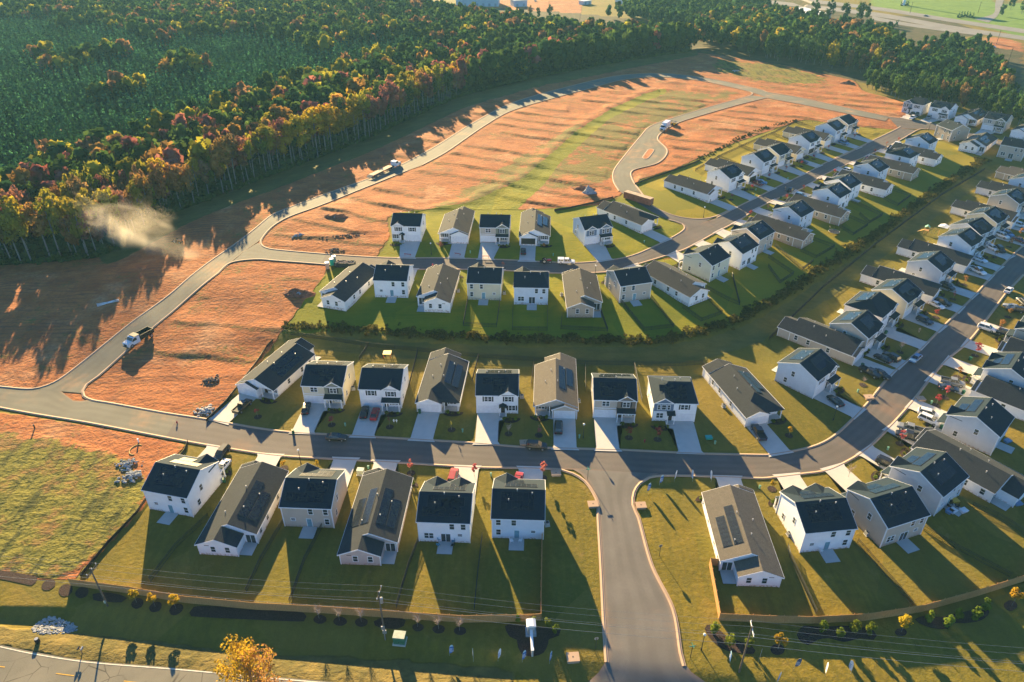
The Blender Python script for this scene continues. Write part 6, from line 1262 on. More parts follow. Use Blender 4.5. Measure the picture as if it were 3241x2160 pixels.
    if fr in ('ge', 'gre'):
        ex = px+g*1.25; roof_chevron(pr, 'y', -D2-1.45, -D2, .75, ex, 2.5, .6, .18, .1); columns(par, [(ex-.75, -D2-1.25), (ex+.75, -D2-1.25)], 2.5, .09)
        pf.box(ex-.9, ex+.9, -D2-1.4, -D2-.001, -.3, .12); dx = ex; wx = px-g*.9
    elif fr == 'gr3':
        ex = px+g*1.75; pr.prism([(-D2-1.5, 2.55), (-D2-.01, 2.95), (-D2-.01, 3.08), (-D2-1.5, 2.68)], 'x', ex-1.0, ex+1.0); columns(par, [(ex-.8, -D2-1.35), (ex+.8, -D2-1.35)], 2.56, .09)
        pf.box(ex-1, ex+1, -D2-1.5, -D2-.001, -.3, .12); dx = ex; wx = px-g*.7
    else:
        w0, w1 = sorted((px-g*2.2, px+g*2.25)); pr.prism([(-D2-1.75, 2.5), (-D2-.01, 3.05), (-D2-.01, 3.18), (-D2-1.75, 2.63)], 'x', w0, w1)
        columns(par, [(w0+.2, -D2-1.6), (w1-.2, -D2-1.6)]+([((w0+w1)/2+g*.9, -D2-1.6)] if fr in ('gl', 'g2', 'gp') else []), 2.52, .1)
        t.box(w0, w1, -D2-1.79, -D2-1.752, 2.42, 2.62); pf.box(w0, w1, -D2-1.7, -D2-.001, -.3, .12); dx = px+g*1.35; wx = px-g*.75
    pr.build('porch_roof', ROOFM['navy'], par); pf.build('porch_floor', MATS['patio'], par)
    add_door(par, (dx, -D2-.005), 0, .13, 'dark')
    sh = o.get('col') != 'bluegrey'
    add_window(par, (wx, -D2-.005), 0, 1.5, 1.35, True, fr != 'gr3', .85)
    fy = -D2-.225 if fr not in ('1g', '2g', 'ge', 'gre') else -D2-.005
    if fr in ('gr3',):
        for dxx, wd in ((-1.15, .55), (0, .95), (1.15, .55)): add_window(par, (px+dxx, fy), 0, wd, 1.3, False, False, 3.45)
        add_window(par, (gx, -D2-.005), 0, 1.6, 1.3, True, True, 3.45)
    elif fr == 'g2':
        add_window(par, (px-.8, fy), 0, .75, 1.3, False, False, 3.5); add_window(par, (px+.8, fy), 0, .75, 1.3, False, False, 3.5); add_window(par, (gx+.3*g, fy), 0, 1.5, 1.3, True, False, 3.4)
    else:
        add_window(par, (px, fy), 0, 1.55, 1.3, True, True, 3.5)
        add_window(par, (gx, -D2-.005), 0, 1.6, 1.3, True, fr not in ('gl',) or o['col'] == 'white', 3.5)
    # back
    bk = o.get('back', 'b2'); yb = D2+.005
    L = {'b1': dict(up=[.66, .88], dbl=.2, door=.53, sm=.81), 'b1m': dict(up=[.34, .12], dbl=.8, door=.47, sm=.19), 'b2': dict(up=[.58, .88], low=.88, door=.52, sm=.2), 'b2m': dict(up=[.12, .42], low=.12, door=.48, sm=.8)}[bk]
    U = lambda u: (W2-u*W, yb)
    for u in L['up']: add_window(par, U(u), math.pi, .85, 1.4, False, False, 3.45)
    if 'dbl' in L: add_window(par, U(L['dbl']), math.pi, 1.7, 1.35, True, False, .85); add_door(par, U(L['door']), math.pi, .08, 'slide')
    else: add_window(par, U(L['low']), math.pi, .85, 1.4, False, False, .85); add_door(par, U(L['door']), math.pi, .08, 'blue')
    add_window(par, U(L['sm']), math.pi, .8, .6, False, False, 1.6)
    for s in (-1, 1):
        add_window(par, (s*(W2+.005), 1.0), s*math.pi/2, .8, 1.4, False, False, 3.4); add_window(par, (s*(W2+.005), -2.6 if s > 0 else 2.6), s*math.pi/2, .8, 1.3, False, False, .9)
    vb = MB(); vb.box(W2-.3-W*.25, W2-.3-W*.25+.8, D2, D2+.03, ze-.38, ze-.28); vb.build('wall_vent', DARK, par)
    r.build('roof', ROOFM['navy'], par); t.build('trim', TRIM, par)
    # vents and solar
    for x, y in ((-2.6, .9), (1.9, 2.2), (.3, .35)):
        z = zr-pitch*abs(y); b = MB(); b.tube([(x, y, z), (x, y, z+.55)], .07, 6); b.tube([(x, y, z+.55), (x, y, z+.68)], .13, 6); b.build('vent_pipe', PIPE, par)
    so = o.get('solar', ''); half = D2
    def sl(sd, x, f): return (x, sd*half*f, zr-pitch*half*f+.15)
    if 'a' in so: add_solar(par, sl(-1, -.4, .36), '-y', pitch, 1, 6); add_solar(par, sl(-1, -1.9 if 'c' in so else .6, .70), '-y', pitch, 1, 3 if '3' not in so else 4)
    if 'b' in so:
        add_solar(par, sl(1, .2, .42), '+y', pitch, 2, 6)
        if '2' in so: add_solar(par, sl(-1, .9, .45), '-y', pitch, 2, 5)
    if 'c' in so: add_solar(par, sl(1, .5, .68), '+y', pitch, 1, 7); add_solar(par, sl(1, -1.6, .32), '+y', pitch, 1, 4)
def ranch(par, o):
    W, Y0, Y1, YG, YP, ze, pitch = 10.0, -7.8, 7.8, -10.3, 11.2, 2.75, .42
    g, wg = o.get('gar', 1), o.get('wing', 1); W2 = W/2; zr = ze+pitch*W2; wm_ = wallmat(o['col']); rm = ROOFM[o.get('roof', 'dark')]
    b = MB(); hipf = o.get('hipfront', 0)
    if hipf: b.box(-W2, W2, Y0, -4.001, -.6, ze); b.prism([(-W2, -.6), (W2, -.6), (W2, ze), (0, zr), (-W2, ze)], 'y', -4.0, Y1)
    else: b.prism([(-W2, -.6), (W2, -.6), (W2, ze), (0, zr), (-W2, ze)], 'y', Y0, Y1)
    gc = g*(W2-2.9); wc = wg*(W2-3.75)
    gz, wz = ze+pitch*2.9, ze+pitch*3.75
    b.prism([(gc-2.9, -.6), (gc+2.9, -.6), (gc+2.9, ze), (gc, gz), (gc-2.9, ze)], 'y', YG, -9.85 if hipf else Y0-.002)
    if hipf: b.box(gc-2.9, gc+2.9, -9.849, Y0-.002, -.6, ze)
    b.prism([(wc-3.75, -.6), (wc+3.75, -.6), (wc+3.75, ze), (wc, wz), (wc-3.75, ze)], 'y', Y1+.002, YP)
    b.build('wall', wm_, par)
    r = MB(); t = MB(); yF = -9.5
    h = W2+.32; zo = zr-pitch*h
    def rake(cx, half, y, z_e, s):
        hh = half+.34; zrr = z_e+pitch*half; z0 = zrr-pitch*hh
        t.prism([(cx-hh, z0-.12), (cx, zrr-.11), (cx+hh, z0-.12), (cx+hh, z0+.12), (cx, zrr+.145), (cx-hh, z0+.12)], 'y', y, y+s*.06)
    if hipf:
        yr = yF+W2+.2; ya = Y1+.3
        c = [(-h, yF-.3, zo+.02), (h, yF-.3, zo+.02), (h, ya, zo+.02), (-h, ya, zo+.02)]; A, B = (0, yr, zr+.14), (0, ya, zr+.14)
        r.poly([c[0], c[1], A]); r.poly([c[1], c[2], B, A]); r.poly([c[3], c[0], A, B]); r.poly([c[3], c[2], c[1], c[0]]); r.poly([c[2], c[3], B])
    else:
        roof_chevron(r, 'y', Y0-1.7, Y1+.3, W2, 0, ze, pitch); rake(0, W2, Y0-1.7, ze, -1)
        fg = MB(); fg.prism([(-W2, ze-.02), (W2, ze-.02), (0, zr-.02)], 'y', Y0-1.6, Y0-1.5); fg.build('gable_wall', wm_, par)
    rake(0, W2, Y1+.305, ze, 1)
    roof_chevron(r, 'y', YG-.35, -6.3 if hipf else Y0-2.01, 2.9, gc, ze-(.03 if hipf else 0), pitch); rake(gc, 2.9, YG-.355, ze, -1)
    roof_chevron(r, 'y', Y1+.31, YP+.35, 3.75, wc, ze, pitch); rake(wc, 3.75, YP+.355, ze, 1)
    r.build('roof', rm, par)
    for s in (-1, 1):
        x = s*(h+.03); t.box(x-.03, x+.03, yF if s != g else YG-.3, YP+.3 if s == wg else Y1+.3, zo-.06, zo+.12)
    for x, y in ((-W2, Y1), (W2, Y1), (wc-3.75, YP), (wc+3.75, YP), (gc-2.9, YG), (gc+2.9, YG)): t.box(x-.08, x+.08, y-.08, y+.08, -.55, ze-.03)
    t.build('trim', TRIM, par)
    b = MB(); b.box(gc-2.4, gc+2.4, YG-.04, YG-.005, .02, 2.15)
    for k in range(1, 4): z = 2.15*k/4; b.box(gc-2.4, gc+2.4, YG-.055, YG-.04, z-.012, z+.012)
    b.build('garage_door_or_dark_opening', DARK if o.get('open') else GARD, par)  # when open, the slab is coloured black for the garage's inner shade
    gf = MB(); gf.box(gc-2.55, gc-2.4, YG-.07, YG, 0, 2.3); gf.box(gc+2.4, gc+2.55, YG-.07, YG, 0, 2.3); gf.box(gc-2.4, gc+2.4, YG-.07, YG, 2.15, 2.3); gf.build('garage_door_frame', TRIM, par)
    p0, p1 = sorted((-g*W2, gc-g*2.95)); pf = MB(); pf.box(p0+.05, p1-.02, yF, Y0-.004, -.3, .1); pf.build('porch_floor', MATS['patio'], par)
    columns(par, [(-g*(W2-.2), yF+.15), (gc-g*3.6, yF+.15)], ze-.1, .11)
    add_door(par, (gc-g*3.6, Y0-.005), 0, .11, 'dark'); add_window(par, (-g*(W2-1.6), Y0-.005), 0, 1.5, 1.3, True, True, .85)
    # rear
    px = -wg*(W2-1.25); add_door(par, (px, Y1+.005), math.pi, .08, 'slide')
    for dx in (-1.9, .9): add_window(par, (wc+dx*wg, YP+.005), math.pi, .85, 1.35, False, False, .8)
    vb = MB(); vb.box(wc+wg*2.0-.45, wc+wg*2.0+.45, YP, YP+.03, 2.3, 2.42); vb.build('wall_vent', DARK, par)
    for s in (-1, 1):
        for y in (-3.2, 2.4, 5.9): add_window(par, (s*(W2+.005), y), s*math.pi/2, .85, 1.3, False, False, .85)
    for x, y in ((.4, -2), (-1.2, 3.2), (2.1, 4.4), (-2.6, -1.0)):
        z = zr-pitch*abs(x); b = MB(); b.tube([(x, y, z), (x, y, z+.5)], .07, 6); b.tube([(x, y, z+.5), (x, y, z+.62)], .13, 6); b.build('vent_pipe', PIPE, par)
    so = o.get('solar', '')
    def sl(sd, f, y): return (sd*W2*f, y, zr-pitch*W2*f+.15)
    sides = [(1, '+x')] if 'r' in so else []
    if 'l' in so: sides.append((-1, '-x'))
    for sd, ax in sides:
        add_solar(par, sl(sd, .30, .5), ax, pitch, 1, 9); add_solar(par, sl(sd, .68, 1.6 if '3' not in so else .2), ax, pitch, 1, 7 if '3' not in so else 9)
DRIVE = {}
HOUSE = {}
GROUPH = {2: 'two-storey houses of the new subdivision', 1: 'single-storey houses of the new subdivision'}
def loc2w(hx, hy, rot, x, y): c, s = math.cos(rot), math.sin(rot); return hx+c*x-s*y, hy+s*x+c*y
for key, kind, hx, hy, deg, o in HOUSES:
    rot = R_(deg); z = zt(hx, hy)+.12
    E = empty('two_storey_house' if kind == 2 else 'ranch_house', (hx, hy, z), rot)
    tag(E, o['lab'], 'house', GROUPH[kind]); HOUSE[key] = E
    (house2 if kind == 2 else ranch)(E, o)
    W = o.get('W', 9.85); D2 = o.get('D', 10.4)/2
    # driveway, found by walking from the garage door to the street
    if kind == 2: g = -1 if o.get('front') in ('gl', 'gp', 'ge', 'g2', '1g', '2g') else 1; gxx = g*(W/2-2.75); y0 = -D2-.02; dx = -g*(W/2-2.3)+g*1.35; py = -D2-1.75
    else: g = o.get('gar', 1); gxx = g*2.1; y0 = -10.32; dx = gxx-g*3.6; py = -9.5
    L = 8.0
    for st in np.arange(3, 26, .4):
        if in_road(*loc2w(hx, hy, rot, gxx, y0-st)): L = st+.35; break
    P = [(gxx-2.6, y0), (gxx-2.6, y0-L+1.2), (gxx-3.2, y0-L), (gxx+3.2, y0-L), (gxx+2.6, y0-L+1.2), (gxx+2.6, y0)]
    if dx > gxx: P = P[:5]+[(gxx+2.6, py-1.3), (dx+.6, py-1.0), (dx+.6, py+.0), (dx-.6 if dx-.6 > gxx+2.6 else gxx+2.6, py+.0)]+([(gxx+2.6, y0)] if py < y0-.05 else [])
    else: P = [(dx-.6, py), (dx-.6, py-1.0), (gxx-2.6, py-1.3)]+P[1:]+([(gxx-2.6, y0)] if py < y0-.05 else [])+[(min(dx+.6, gxx-2.6), py)]
    Pw = [loc2w(hx, hy, rot, *p) for p in P]
    tag(flat_poly('driveway', Pw, MATS['concrete'], .16), kind='structure')
    DRIVE[key] = L
    # front planting bed
    bx = -g*(W/2-1.9) if kind == 2 else -g*3.6; by = -D2-1.75 if kind == 2 else -9.55
    bed = [loc2w(hx, hy, rot, bx+2.6*math.cos(t), by-.2+(-1.9*abs(math.sin(t)))*(1 if 1 else 0)) for t in np.linspace(0, math.pi, 9)]
    tag(flat_poly('mulch_bed', bed, MULCH, .1), kind='structure')
    # rear patio slab
    if kind == 2:
        bk = o.get('back', 'b2'); u = {'b1': .53, 'b1m': .47, 'b2': .52, 'b2m': .48}[bk]; cx = W/2-u*W; y1 = D2+.01; hw = 1.45
    else: cx = -o.get('wing', 1)*3.72; y1 = 7.82; hw = 1.22
    Pw = [loc2w(hx, hy, rot, *p) for p in ((cx-hw, y1), (cx+hw, y1), (cx+hw, y1+3.1), (cx-hw, y1+3.1))]
    tag(flat_poly('patio', Pw, MATS['patio'], .17), kind='structure')
# ------------------------------------------------------------------ trees
nr = np.random.RandomState(11)
SOFT = []
def soft(me, N):
    """rounded shading normals for a crown: one outward direction per leaf clump"""
    me.polygons.foreach_set('use_smooth', np.ones(len(me.polygons), bool)); me.normals_split_custom_set_from_vertices(np.repeat(N, 4, 0).tolist()); return me
def leaf_quads(C, Rad, n, size, seed, squash=1.0, updown=.25):
    """n leaf clumps scattered over blobs C (k,3) with radii Rad -> verts (n,4,3), tone (n)"""
    r = np.random.RandomState(seed); k = len(C); pr = Rad**2/np.sum(Rad**2); bi = r.choice(k, n, p=pr)
    d = r.normal(size=(n, 3)); d /= np.linalg.norm(d, axis=1)[:, None]
    rad = Rad[bi]*(r.uniform(0, 1, n)**.3)
    c = C[bi]+d*rad[:, None]*np.array([1, 1, squash])
    sn = d*.75+(c-C.mean(0))/(np.abs(C-C.mean(0)).max()+1e-6)*.75+r.normal(size=(n, 3))*.22+np.array([0, 0, .15]); sn /= np.linalg.norm(sn, axis=1)[:, None]; nrm = d*.7+r.normal(size=(n, 3))*.6+np.array([0, 0, updown]); nrm /= np.linalg.norm(nrm, axis=1)[:, None]
    t = np.cross(nrm, r.normal(size=(n, 3))); t /= np.linalg.norm(t, axis=1)[:, None]+1e-9; b = np.cross(nrm, t)
    s = size*r.uniform(.55, 1.25, n)[:, None]; a1 = s*r.uniform(.7, 1.2, (n, 1)); 
    V = np.stack([c-t*s-b*a1*.4, c+t*s*.3-b*a1, c+t*s+b*a1*.4, c-t*s*.3+b*a1], 1)
    g = np.cross(V[:, 1]-V[:, 0], V[:, 3]-V[:, 0]); fl = np.sum(g*sn, 1) < 0; V[fl] = V[fl][:, ::-1]; SOFT.append((len(V), sn.astype(np.float32))); del SOFT[:-1]
    tb = r.uniform(0, 1, k); tone = np.clip(tb[bi]*.65+r.uniform(0, .45, n), 0, 1)
    return V, tone
def blobs(seed, R, H, k, shape='round'):
    r = np.random.RandomState(seed)
    if shape == 'round':
        th = r.uniform(0, 2*math.pi, k); u = r.uniform(-1, 1, k); rr = np.sqrt(np.maximum(0, 1-u*u))*r.uniform(.35, .95, k)
        C = np.stack([rr*np.cos(th)*R*.72, rr*np.sin(th)*R*.72, u*H*.5*.74], -1); Rd = R*r.uniform(.28, .5, k)
    elif shape == 'cone':
        z = np.linspace(0, 1, k); th = r.uniform(0, 2*math.pi, k); q = (1-z)*.55
        C = np.stack([np.cos(th)*q*R, np.sin(th)*q*R, (z-.5)*H*.92], -1); Rd = R*(.18+.5*(1-z))*r.uniform(.8, 1.15, k)
    return C, Rd
def quad_mesh(name, V, tone, mat, trunk=None):
    n = len(V); me = bpy.data.meshes.new(name)
    me.vertices.add(n*4); me.vertices.foreach_set('co', V.reshape(-1).astype(np.float32))
    me.loops.add(n*4); me.loops.foreach_set('vertex_index', np.arange(n*4, dtype=np.int32))
    me.polygons.add(n); me.polygons.foreach_set('loop_start', np.arange(0, n*4, 4, dtype=np.int32)); me.polygons.foreach_set('loop_total', np.full(n, 4, np.int32))
    a = me.attributes.new('tone', 'FLOAT', 'FACE'); a.data.foreach_set('value', tone.astype(np.float32)); me.update(); me.materials.append(mat); return me
CRC = {}
def crown(col, var, kind='tree'):
    k = (col, var, kind)
    if k not in CRC:
        if kind == 'tree':   # unit crown: radius 1, height 2.4 before scaling
            C, Rd = blobs(100+var, 1.0, 2.5, 14+var % 5); Rd = Rd*np.random.RandomState(var).uniform(.6, 1.1, len(Rd)); V, tn = leaf_quads(C, Rd, 900, .098, 300+var)
        elif kind == 'pine':
            C, Rd = blobs(200+var, 1.0, 4.6, 9, 'cone'); V, tn = leaf_quads(C, Rd, 300, .22, 400+var, .6)
        CRC[k] = soft(quad_mesh('crown', V, tn, LEAF[col]), SOFT[-1][1])
    return CRC[k]
TRC = {}
def trunk_mesh(h, r, var, limbs=4, pale=True):
    k = (round(h), round(r, 2), var, limbs, pale)
    if k not in TRC:
        rr = random.Random(var); b = MB(); lean = (rr.uniform(-.04, .04)*h, rr.uniform(-.04, .04)*h)
        b.tube([(0, 0, -.4), (lean[0]*.3, lean[1]*.3, h*.35), (lean[0]*.7, lean[1]*.7, h*.7), (lean[0], lean[1], h*.95)], [r, r*.8, r*.5, r*.15], 6)
        for i in range(limbs):
            z = h*(.5+.4*i/max(1, limbs)); a = rr.uniform(0, 6.3); L = h*.16*(1.2-.1*i); f = z/h
            b.tube([(lean[0]*f, lean[1]*f, z), (lean[0]*f+math.cos(a)*L*.6, lean[1]*f+math.sin(a)*L*.6, z+L*.5), (lean[0]*f+math.cos(a)*L, lean[1]*f+math.sin(a)*L, z+L)], [r*.4, r*.25, r*.06], 4)
        TRC[k] = b.data('trunk', [BARK if pale else BARKD])
    return TRC[k]
def tree(x, y, h, col, name='broadleaf_tree', cr=None, base=.42, pale=True, kind='tree', lab='', group=None, cat='tree'):
    z = zt(x, y); E = empty(name, (x, y, z), nr.uniform(0, 6.28)); v = nr.randint(0, 7)
    put('trunk', trunk_mesh(h, .012*h+.02, v, 4 if kind == 'tree' else 0, pale), E)
    ch = h*(1-base); cr = cr or h*.155
    c = put('crown', crown(col, v, kind), E, (0, 0, h*base+ch*.5))
    c.scale = (cr, cr, ch/2.3) if kind == 'tree' else (cr, cr, ch/4.5)
    tag(E, lab, cat, group); return E
def scatter(P, sp, jit, seed):
    P = np.array(P, float); x0, y0 = P.min(0); x1, y1 = P.max(0); r = np.random.RandomState(seed)
    X, Y = np.meshgrid(np.arange(x0, x1, sp), np.arange(y0, y1, sp)); X = X.ravel()+r.uniform(-jit, jit, X.size); Y = Y.ravel()+r.uniform(-jit, jit, Y.size)
    m = inpoly(X, Y, P.tolist()); return X[m], Y[m]
def visible(X, Y, marg=25):
    # inside the picture's footprint (with a margin for a step to the side)
    return (np.abs(X) < Y*.79+marg) & (Y < 1000)
EDGE = np.array(FOREST[3:11] if False else FOREST[2:11], float)
def edge_dist(X, Y):
    best = np.full(np.shape(X), 1e9)
    for i in range(len(EDGE)-1):
        a, b = EDGE[i], EDGE[i+1]; u = b-a; t = np.clip(((X-a[0])*u[0]+(Y-a[1])*u[1])/(u@u), 0, 1)
        best = np.minimum(best, np.hypot(X-a[0]-t*u[0], Y-a[1]-t*u[1]))
    return best
def pick(x, y, d, r):
    clump = math.sin(x*.11+2*math.sin(y*.07))+math.sin(y*.13+1.3)
    if d < 26 and x < -104: tb = [('yellow', .20), ('gold', .26), ('orange', .17), ('red', .13), ('brown', .08), ('lime', .08), ('green', .08)]
    elif d < 26 and x < -30: tb = [('yellow', .21), ('gold', .17), ('red', .22), ('orange', .14), ('brown', .04), ('green', .22)]
    elif d < 60 and x < -20: tb = [('green', .48), ('dgreen', .16), ('red', .11), ('orange', .08), ('gold', .1), ('yellow', .07)]
    elif d > 60 and y < 560 and x < -60: tb = [('dgreen', .35), ('green', .2), ('gold', .2), ('brown', .15), ('orange', .05), ('yellow', .05)]
    elif y > 560: tb = [('green', .45), ('dgreen', .3), ('brown', .1), ('gold', .1), ('orange', .05)]
    else: tb = [('green', .58), ('dgreen', .24), ('red', .04), ('orange', .03), ('gold', .07), ('yellow', .02), ('lime', .02)]
    u = (r.uniform(0, 1)*.75+.25*(clump*.25+.5)) % 1.0
    for c, p in tb:
        if u < p: return c
        u -= p
    return tb[0][0]
FX, FY = scatter(FOREST, 6.9, 2.6, 5)
m = visible(FX, FY); FX, FY = FX[m], FY[m]
pine = np.zeros(len(FX), bool)
for P in PINE: pine |= inpoly(FX, FY, P)
clump_ = np.zeros(len(FX), bool); rc = np.random.RandomState(12)
for _ in range(26):
    i = rc.randint(len(FX)); clump_ |= np.hypot(FX-FX[i], (FY-FY[i])*.7) < rc.uniform(5, 17)
pine &= ~clump_
D_ = edge_dist(FX, FY); pine &= D_ > 18
bx, by, bd = FX[~pine], FY[~pine], D_[~pine]
# the foremost row stands right on the forest edge
ex, ey = [], []
for s, (a, off) in enumerate(((3.6, 1.2), (4.4, 4.2))):
    L = crom(EDGE.tolist(), a)
    for p, qn in zip(L[:-1], L[1:]):
        tt = (qn-p)/np.linalg.norm(qn-p); nn = np.array([-tt[1], tt[0]]); o = p+nn*(off+nr.uniform(-1, 1.2))+tt*nr.uniform(-1, 1); ex.append(o[0]); ey.append(o[1])
ex, ey = np.array(ex), np.array(ey); kk = np.random.RandomState(8).uniform(0, 1, len(ex)) > .14; ex, ey = ex[kk], ey[kk]; k = bd > 7
bx, by = np.r_[ex, bx[k]], np.r_[ey, by[k]]; bd = np.r_[edge_dist(ex, ey), bd[k]]
m = visible(bx, by); bx, by, bd = bx[m], by[m], bd[m]
score = np.hypot(bx, by)*(1+(bd > 9)*.45); order = np.argsort(score)
SECT = [(-150, 'at the forest edge near the left frame side'), (-128, 'at the forest edge behind the dust cloud'), (-98, 'at the forest edge above the tree-shaded road'), (-62, 'at the forest edge behind the flatbed truck'), (0, 'at the forest edge along the gravel loop'), (1e9, 'at the forest edge beyond the loop bend')]
CNAME = {'yellow': 'golden yellow', 'gold': 'olive gold', 'green': 'green', 'dgreen': 'dark green', 'orange': 'orange', 'red': 'dusty red', 'brown': 'brownish', 'lime': 'lime green', 'crimson': 'crimson', 'pine': 'dark green'}
STUFF = []
for n_, i in enumerate(order):
    x, y, d = bx[i], by[i], bd[i]; col = pick(x, y, d, nr)
    if d < 8 and -97 < x < -76: col = 'yellow' if nr.uniform() < .8 else 'gold'
    elif d < 8 and -74 < x < -62: col = 'red' if nr.uniform() < .6 else 'green'
    h = nr.uniform(14.5, 23.5)*(1.0 if d < 15 else .92); tall = d < 8
    if n_ < 165:
        sect = next(s for lim, s in SECT if x < lim)
        lab = '%s %s tree %s' % ('tall bare-stemmed' if tall else 'rounded', CNAME[col], sect)
        tree(x, y, h, col, cr=h*nr.uniform(.17, .245)+(.5 if col == 'yellow' else 0), base=(nr.uniform(.42, .55) if -118 < x < -50 else nr.uniform(.30, .46)) if tall else .25, lab=lab, group='broadleaf trees of the forest edge')
    else: STUFF.append((x, y, h, col, d))
def stuff_forest(name, items, kind, lab, nq, var=6):
    """the rest of the wood as one mass per foliage colour"""
    Vs, Ts, bycol = [], [], {}
    for it in items: bycol.setdefault(it[3], []).append(it)
    for col, its in bycol.items():
        Vs, Ts, Ns = [], [], []
        pro = []
        for v in range(var):
            if kind == 'tree': C, Rd = blobs(500+v, 1.0, 2.5, 10); pro.append(leaf_quads(C, Rd, nq, .26, 700+v)+(SOFT[-1][1],))
            else: C, Rd = blobs(600+v, 1.0, 4.6, 7, 'cone'); pro.append(leaf_quads(C, Rd, nq, .31, 800+v, .6)+(SOFT[-1][1],))
        for j, (x, y, h, c, d) in enumerate(its):
            V, T, SN = pro[j % var]; a = nr.uniform(0, 6.28); ca, sa = math.cos(a), math.sin(a)
            if kind == 'tree': cr = h*nr.uniform(.2, .33); sz = h*.31; zc = h*.62
            else: cr = h*nr.uniform(.14, .18); sz = h*.17; zc = h*.6
            Q = V*np.array([cr, cr, sz]); Q = np.stack([Q[..., 0]*ca-Q[..., 1]*sa+x, Q[..., 0]*sa+Q[..., 1]*ca+y, Q[..., 2]+zc+zt(x, y)], -1)
            Vs.append(Q); Ns.append(np.stack([SN[:, 0]*ca-SN[:, 1]*sa, SN[:, 0]*sa+SN[:, 1]*ca, SN[:, 2]], -1)); Ts.append(np.clip(T+nr.uniform(-.3, .3), 0, 1))
        o = put(name, soft(quad_mesh(name, np.concatenate(Vs), np.concatenate(Ts), LEAF[col]), np.concatenate(Ns))); tag(o, lab % CNAME.get(col, col), 'forest', kind='stuff')
stuff_forest('forest', STUFF, 'tree', 'distant %s crowns of the mixed wood behind the forest edge', 190)
PX, PY = [], []
for i_, P in enumerate(PINE):
    a, b = scatter(P, 4.5, 1.5, 21+i_); PX.append(a); PY.append(b)
PX = np.concatenate(PX); PY = np.concatenate(PY); CX, CY = FX[clump_], FY[clump_]
near_c = np.array([bool(len(CX)) and np.min(np.hypot(CX-a, CY-b)) < 3.4 for a, b in zip(PX, PY)])
m = ~near_c & visible(PX, PY) & (edge_dist(PX, PY) > 18) & inpoly(PX, PY, FOREST); PX, PY = PX[m], PY[m]
o_ = np.argsort(np.hypot(PX, PY)); PST = []
for n_, i in enumerate(o_):
    h = nr.uniform(12, 16)
    if n_ < 220: tree(PX[i], PY[i], h, 'pine', 'pine_tree', cr=h*.17, base=.25, pale=False, kind='pine', lab='dark green pine in the dense plantation behind the colourful forest edge', group='pines of the plantation')
    else: PST.append((PX[i], PY[i], h, 'pine', 0))
stuff_forest('pine_forest', PST, 'pine', 'distant %s mass of the pine plantation', 100)
# groves on the far right
GST = []
for P, sp, seed, (h0, h1), where, cols, nmax in ((GROVE, 6.4, 31, (9, 15), 'in the grove behind the far corner houses', ['dgreen', 'dgreen', 'green', 'dgreen', 'dgreen', 'brown', 'dgreen', 'green'], 75), (TREELINE, 7.2, 32, (12, 18), 'in the tree line beyond the far clay basin', ['green', 'dgreen', 'green', 'dgreen', 'brown', 'green', 'dgreen', 'gold'], 45), (TREELINE2, 9, 33, (12, 17), 'in front of the industrial yard', ['green', 'dgreen', 'dgreen', 'dgreen', 'green'], 15)):
    X, Y = scatter(P, sp, 2.2, seed); oo = np.argsort(np.hypot(X, Y))
    for q_, i in enumerate(oo):
        x, y = X[i], Y[i]; col = cols[nr.randint(len(cols))]; h = nr.uniform(h0, h1)
        if q_ < nmax: tree(x, y, h, col, cr=h*nr.uniform(.2, .27), base=.15, lab='%s tree %s' % (CNAME[col], where), group='trees '+where)
        else: GST.append((x, y, h, col, 0))
stuff_forest('far_grove', GST, 'tree', 'far %s crowns of the groves by the highway', 190)
for (p, h, c) in FARTREES:
    if c == 'pine': tree(p[0], p[1], h, 'pine', 'cypress_tree', cr=1.2, base=.05, pale=False, kind='pine', lab='narrow dark conifer by the highway frontage', group='conifers by the highway')
    else: tree(p[0], p[1], h, 'dgreen' if c == 'green' else c, cr=h*.3, base=.15, lab=('dark purplish-brown' if c == 'brown' else 'broad dark green')+' tree standing among the distant yards and highway', group='single trees in the far distance')
# brush along the bank, undergrowth at the wood's foot, berm weeds
def brush(name, line_, width, h, dens, size, col, lab, cat, kind=None, seed=1, side=0.0):
    L = crom(line_, 1.0); r = np.random.RandomState(seed); C = []; Rd = []
    T = np.gradient(L, axis=0); T /= np.linalg.norm(T, axis=1)[:, None]; N = np.stack([-T[:, 1], T[:, 0]], -1)
    for p, nn in zip(L, N):
        for _ in range(dens):
            q = p+nn*(side+r.normal()*width*.4)+r.uniform(-.6, .6, 2); hh = h*r.uniform(.25, 1.0)*(.6+.4*math.sin(p[0]*.35+p[1]*.2)**2); C.append((q[0], q[1], zt(q[0], q[1])+hh*.45)); Rd.append(hh*.6)
    C = np.array(C); Rd = np.array(Rd); V, tn = leaf_quads(C, Rd, int(len(C)*22), size, seed+5, .8)
    o = put(name, quad_mesh(name, V, tn, LEAF[col])); return tag(o, lab, cat, kind=kind)
brush('hedge', HEDGE, 2.6, 1.7, 6, .22, 'hedge', 'long wild brush hedge along the top of the grass bank', 'hedge', seed=3)
brush('undergrowth', EDGE.tolist(), 9.0, 9.0, 4, .9, 'dgreen', 'dark undergrowth along the foot of the forest edge', 'undergrowth', 'stuff', seed=4, side=10.0)
brush('undergrowth', EDGE.tolist(), 3.0, 3.0, 2, .5, 'green', 'low bushes along the foot of the forest edge', 'undergrowth', 'stuff', seed=14, side=1.5)
brush('undergrowth', BERM, 2.0, .8, 2, .3, 'hedge', 'straw-coloured weeds along the low berm above the golden yards', 'weeds', 'stuff', seed=6)
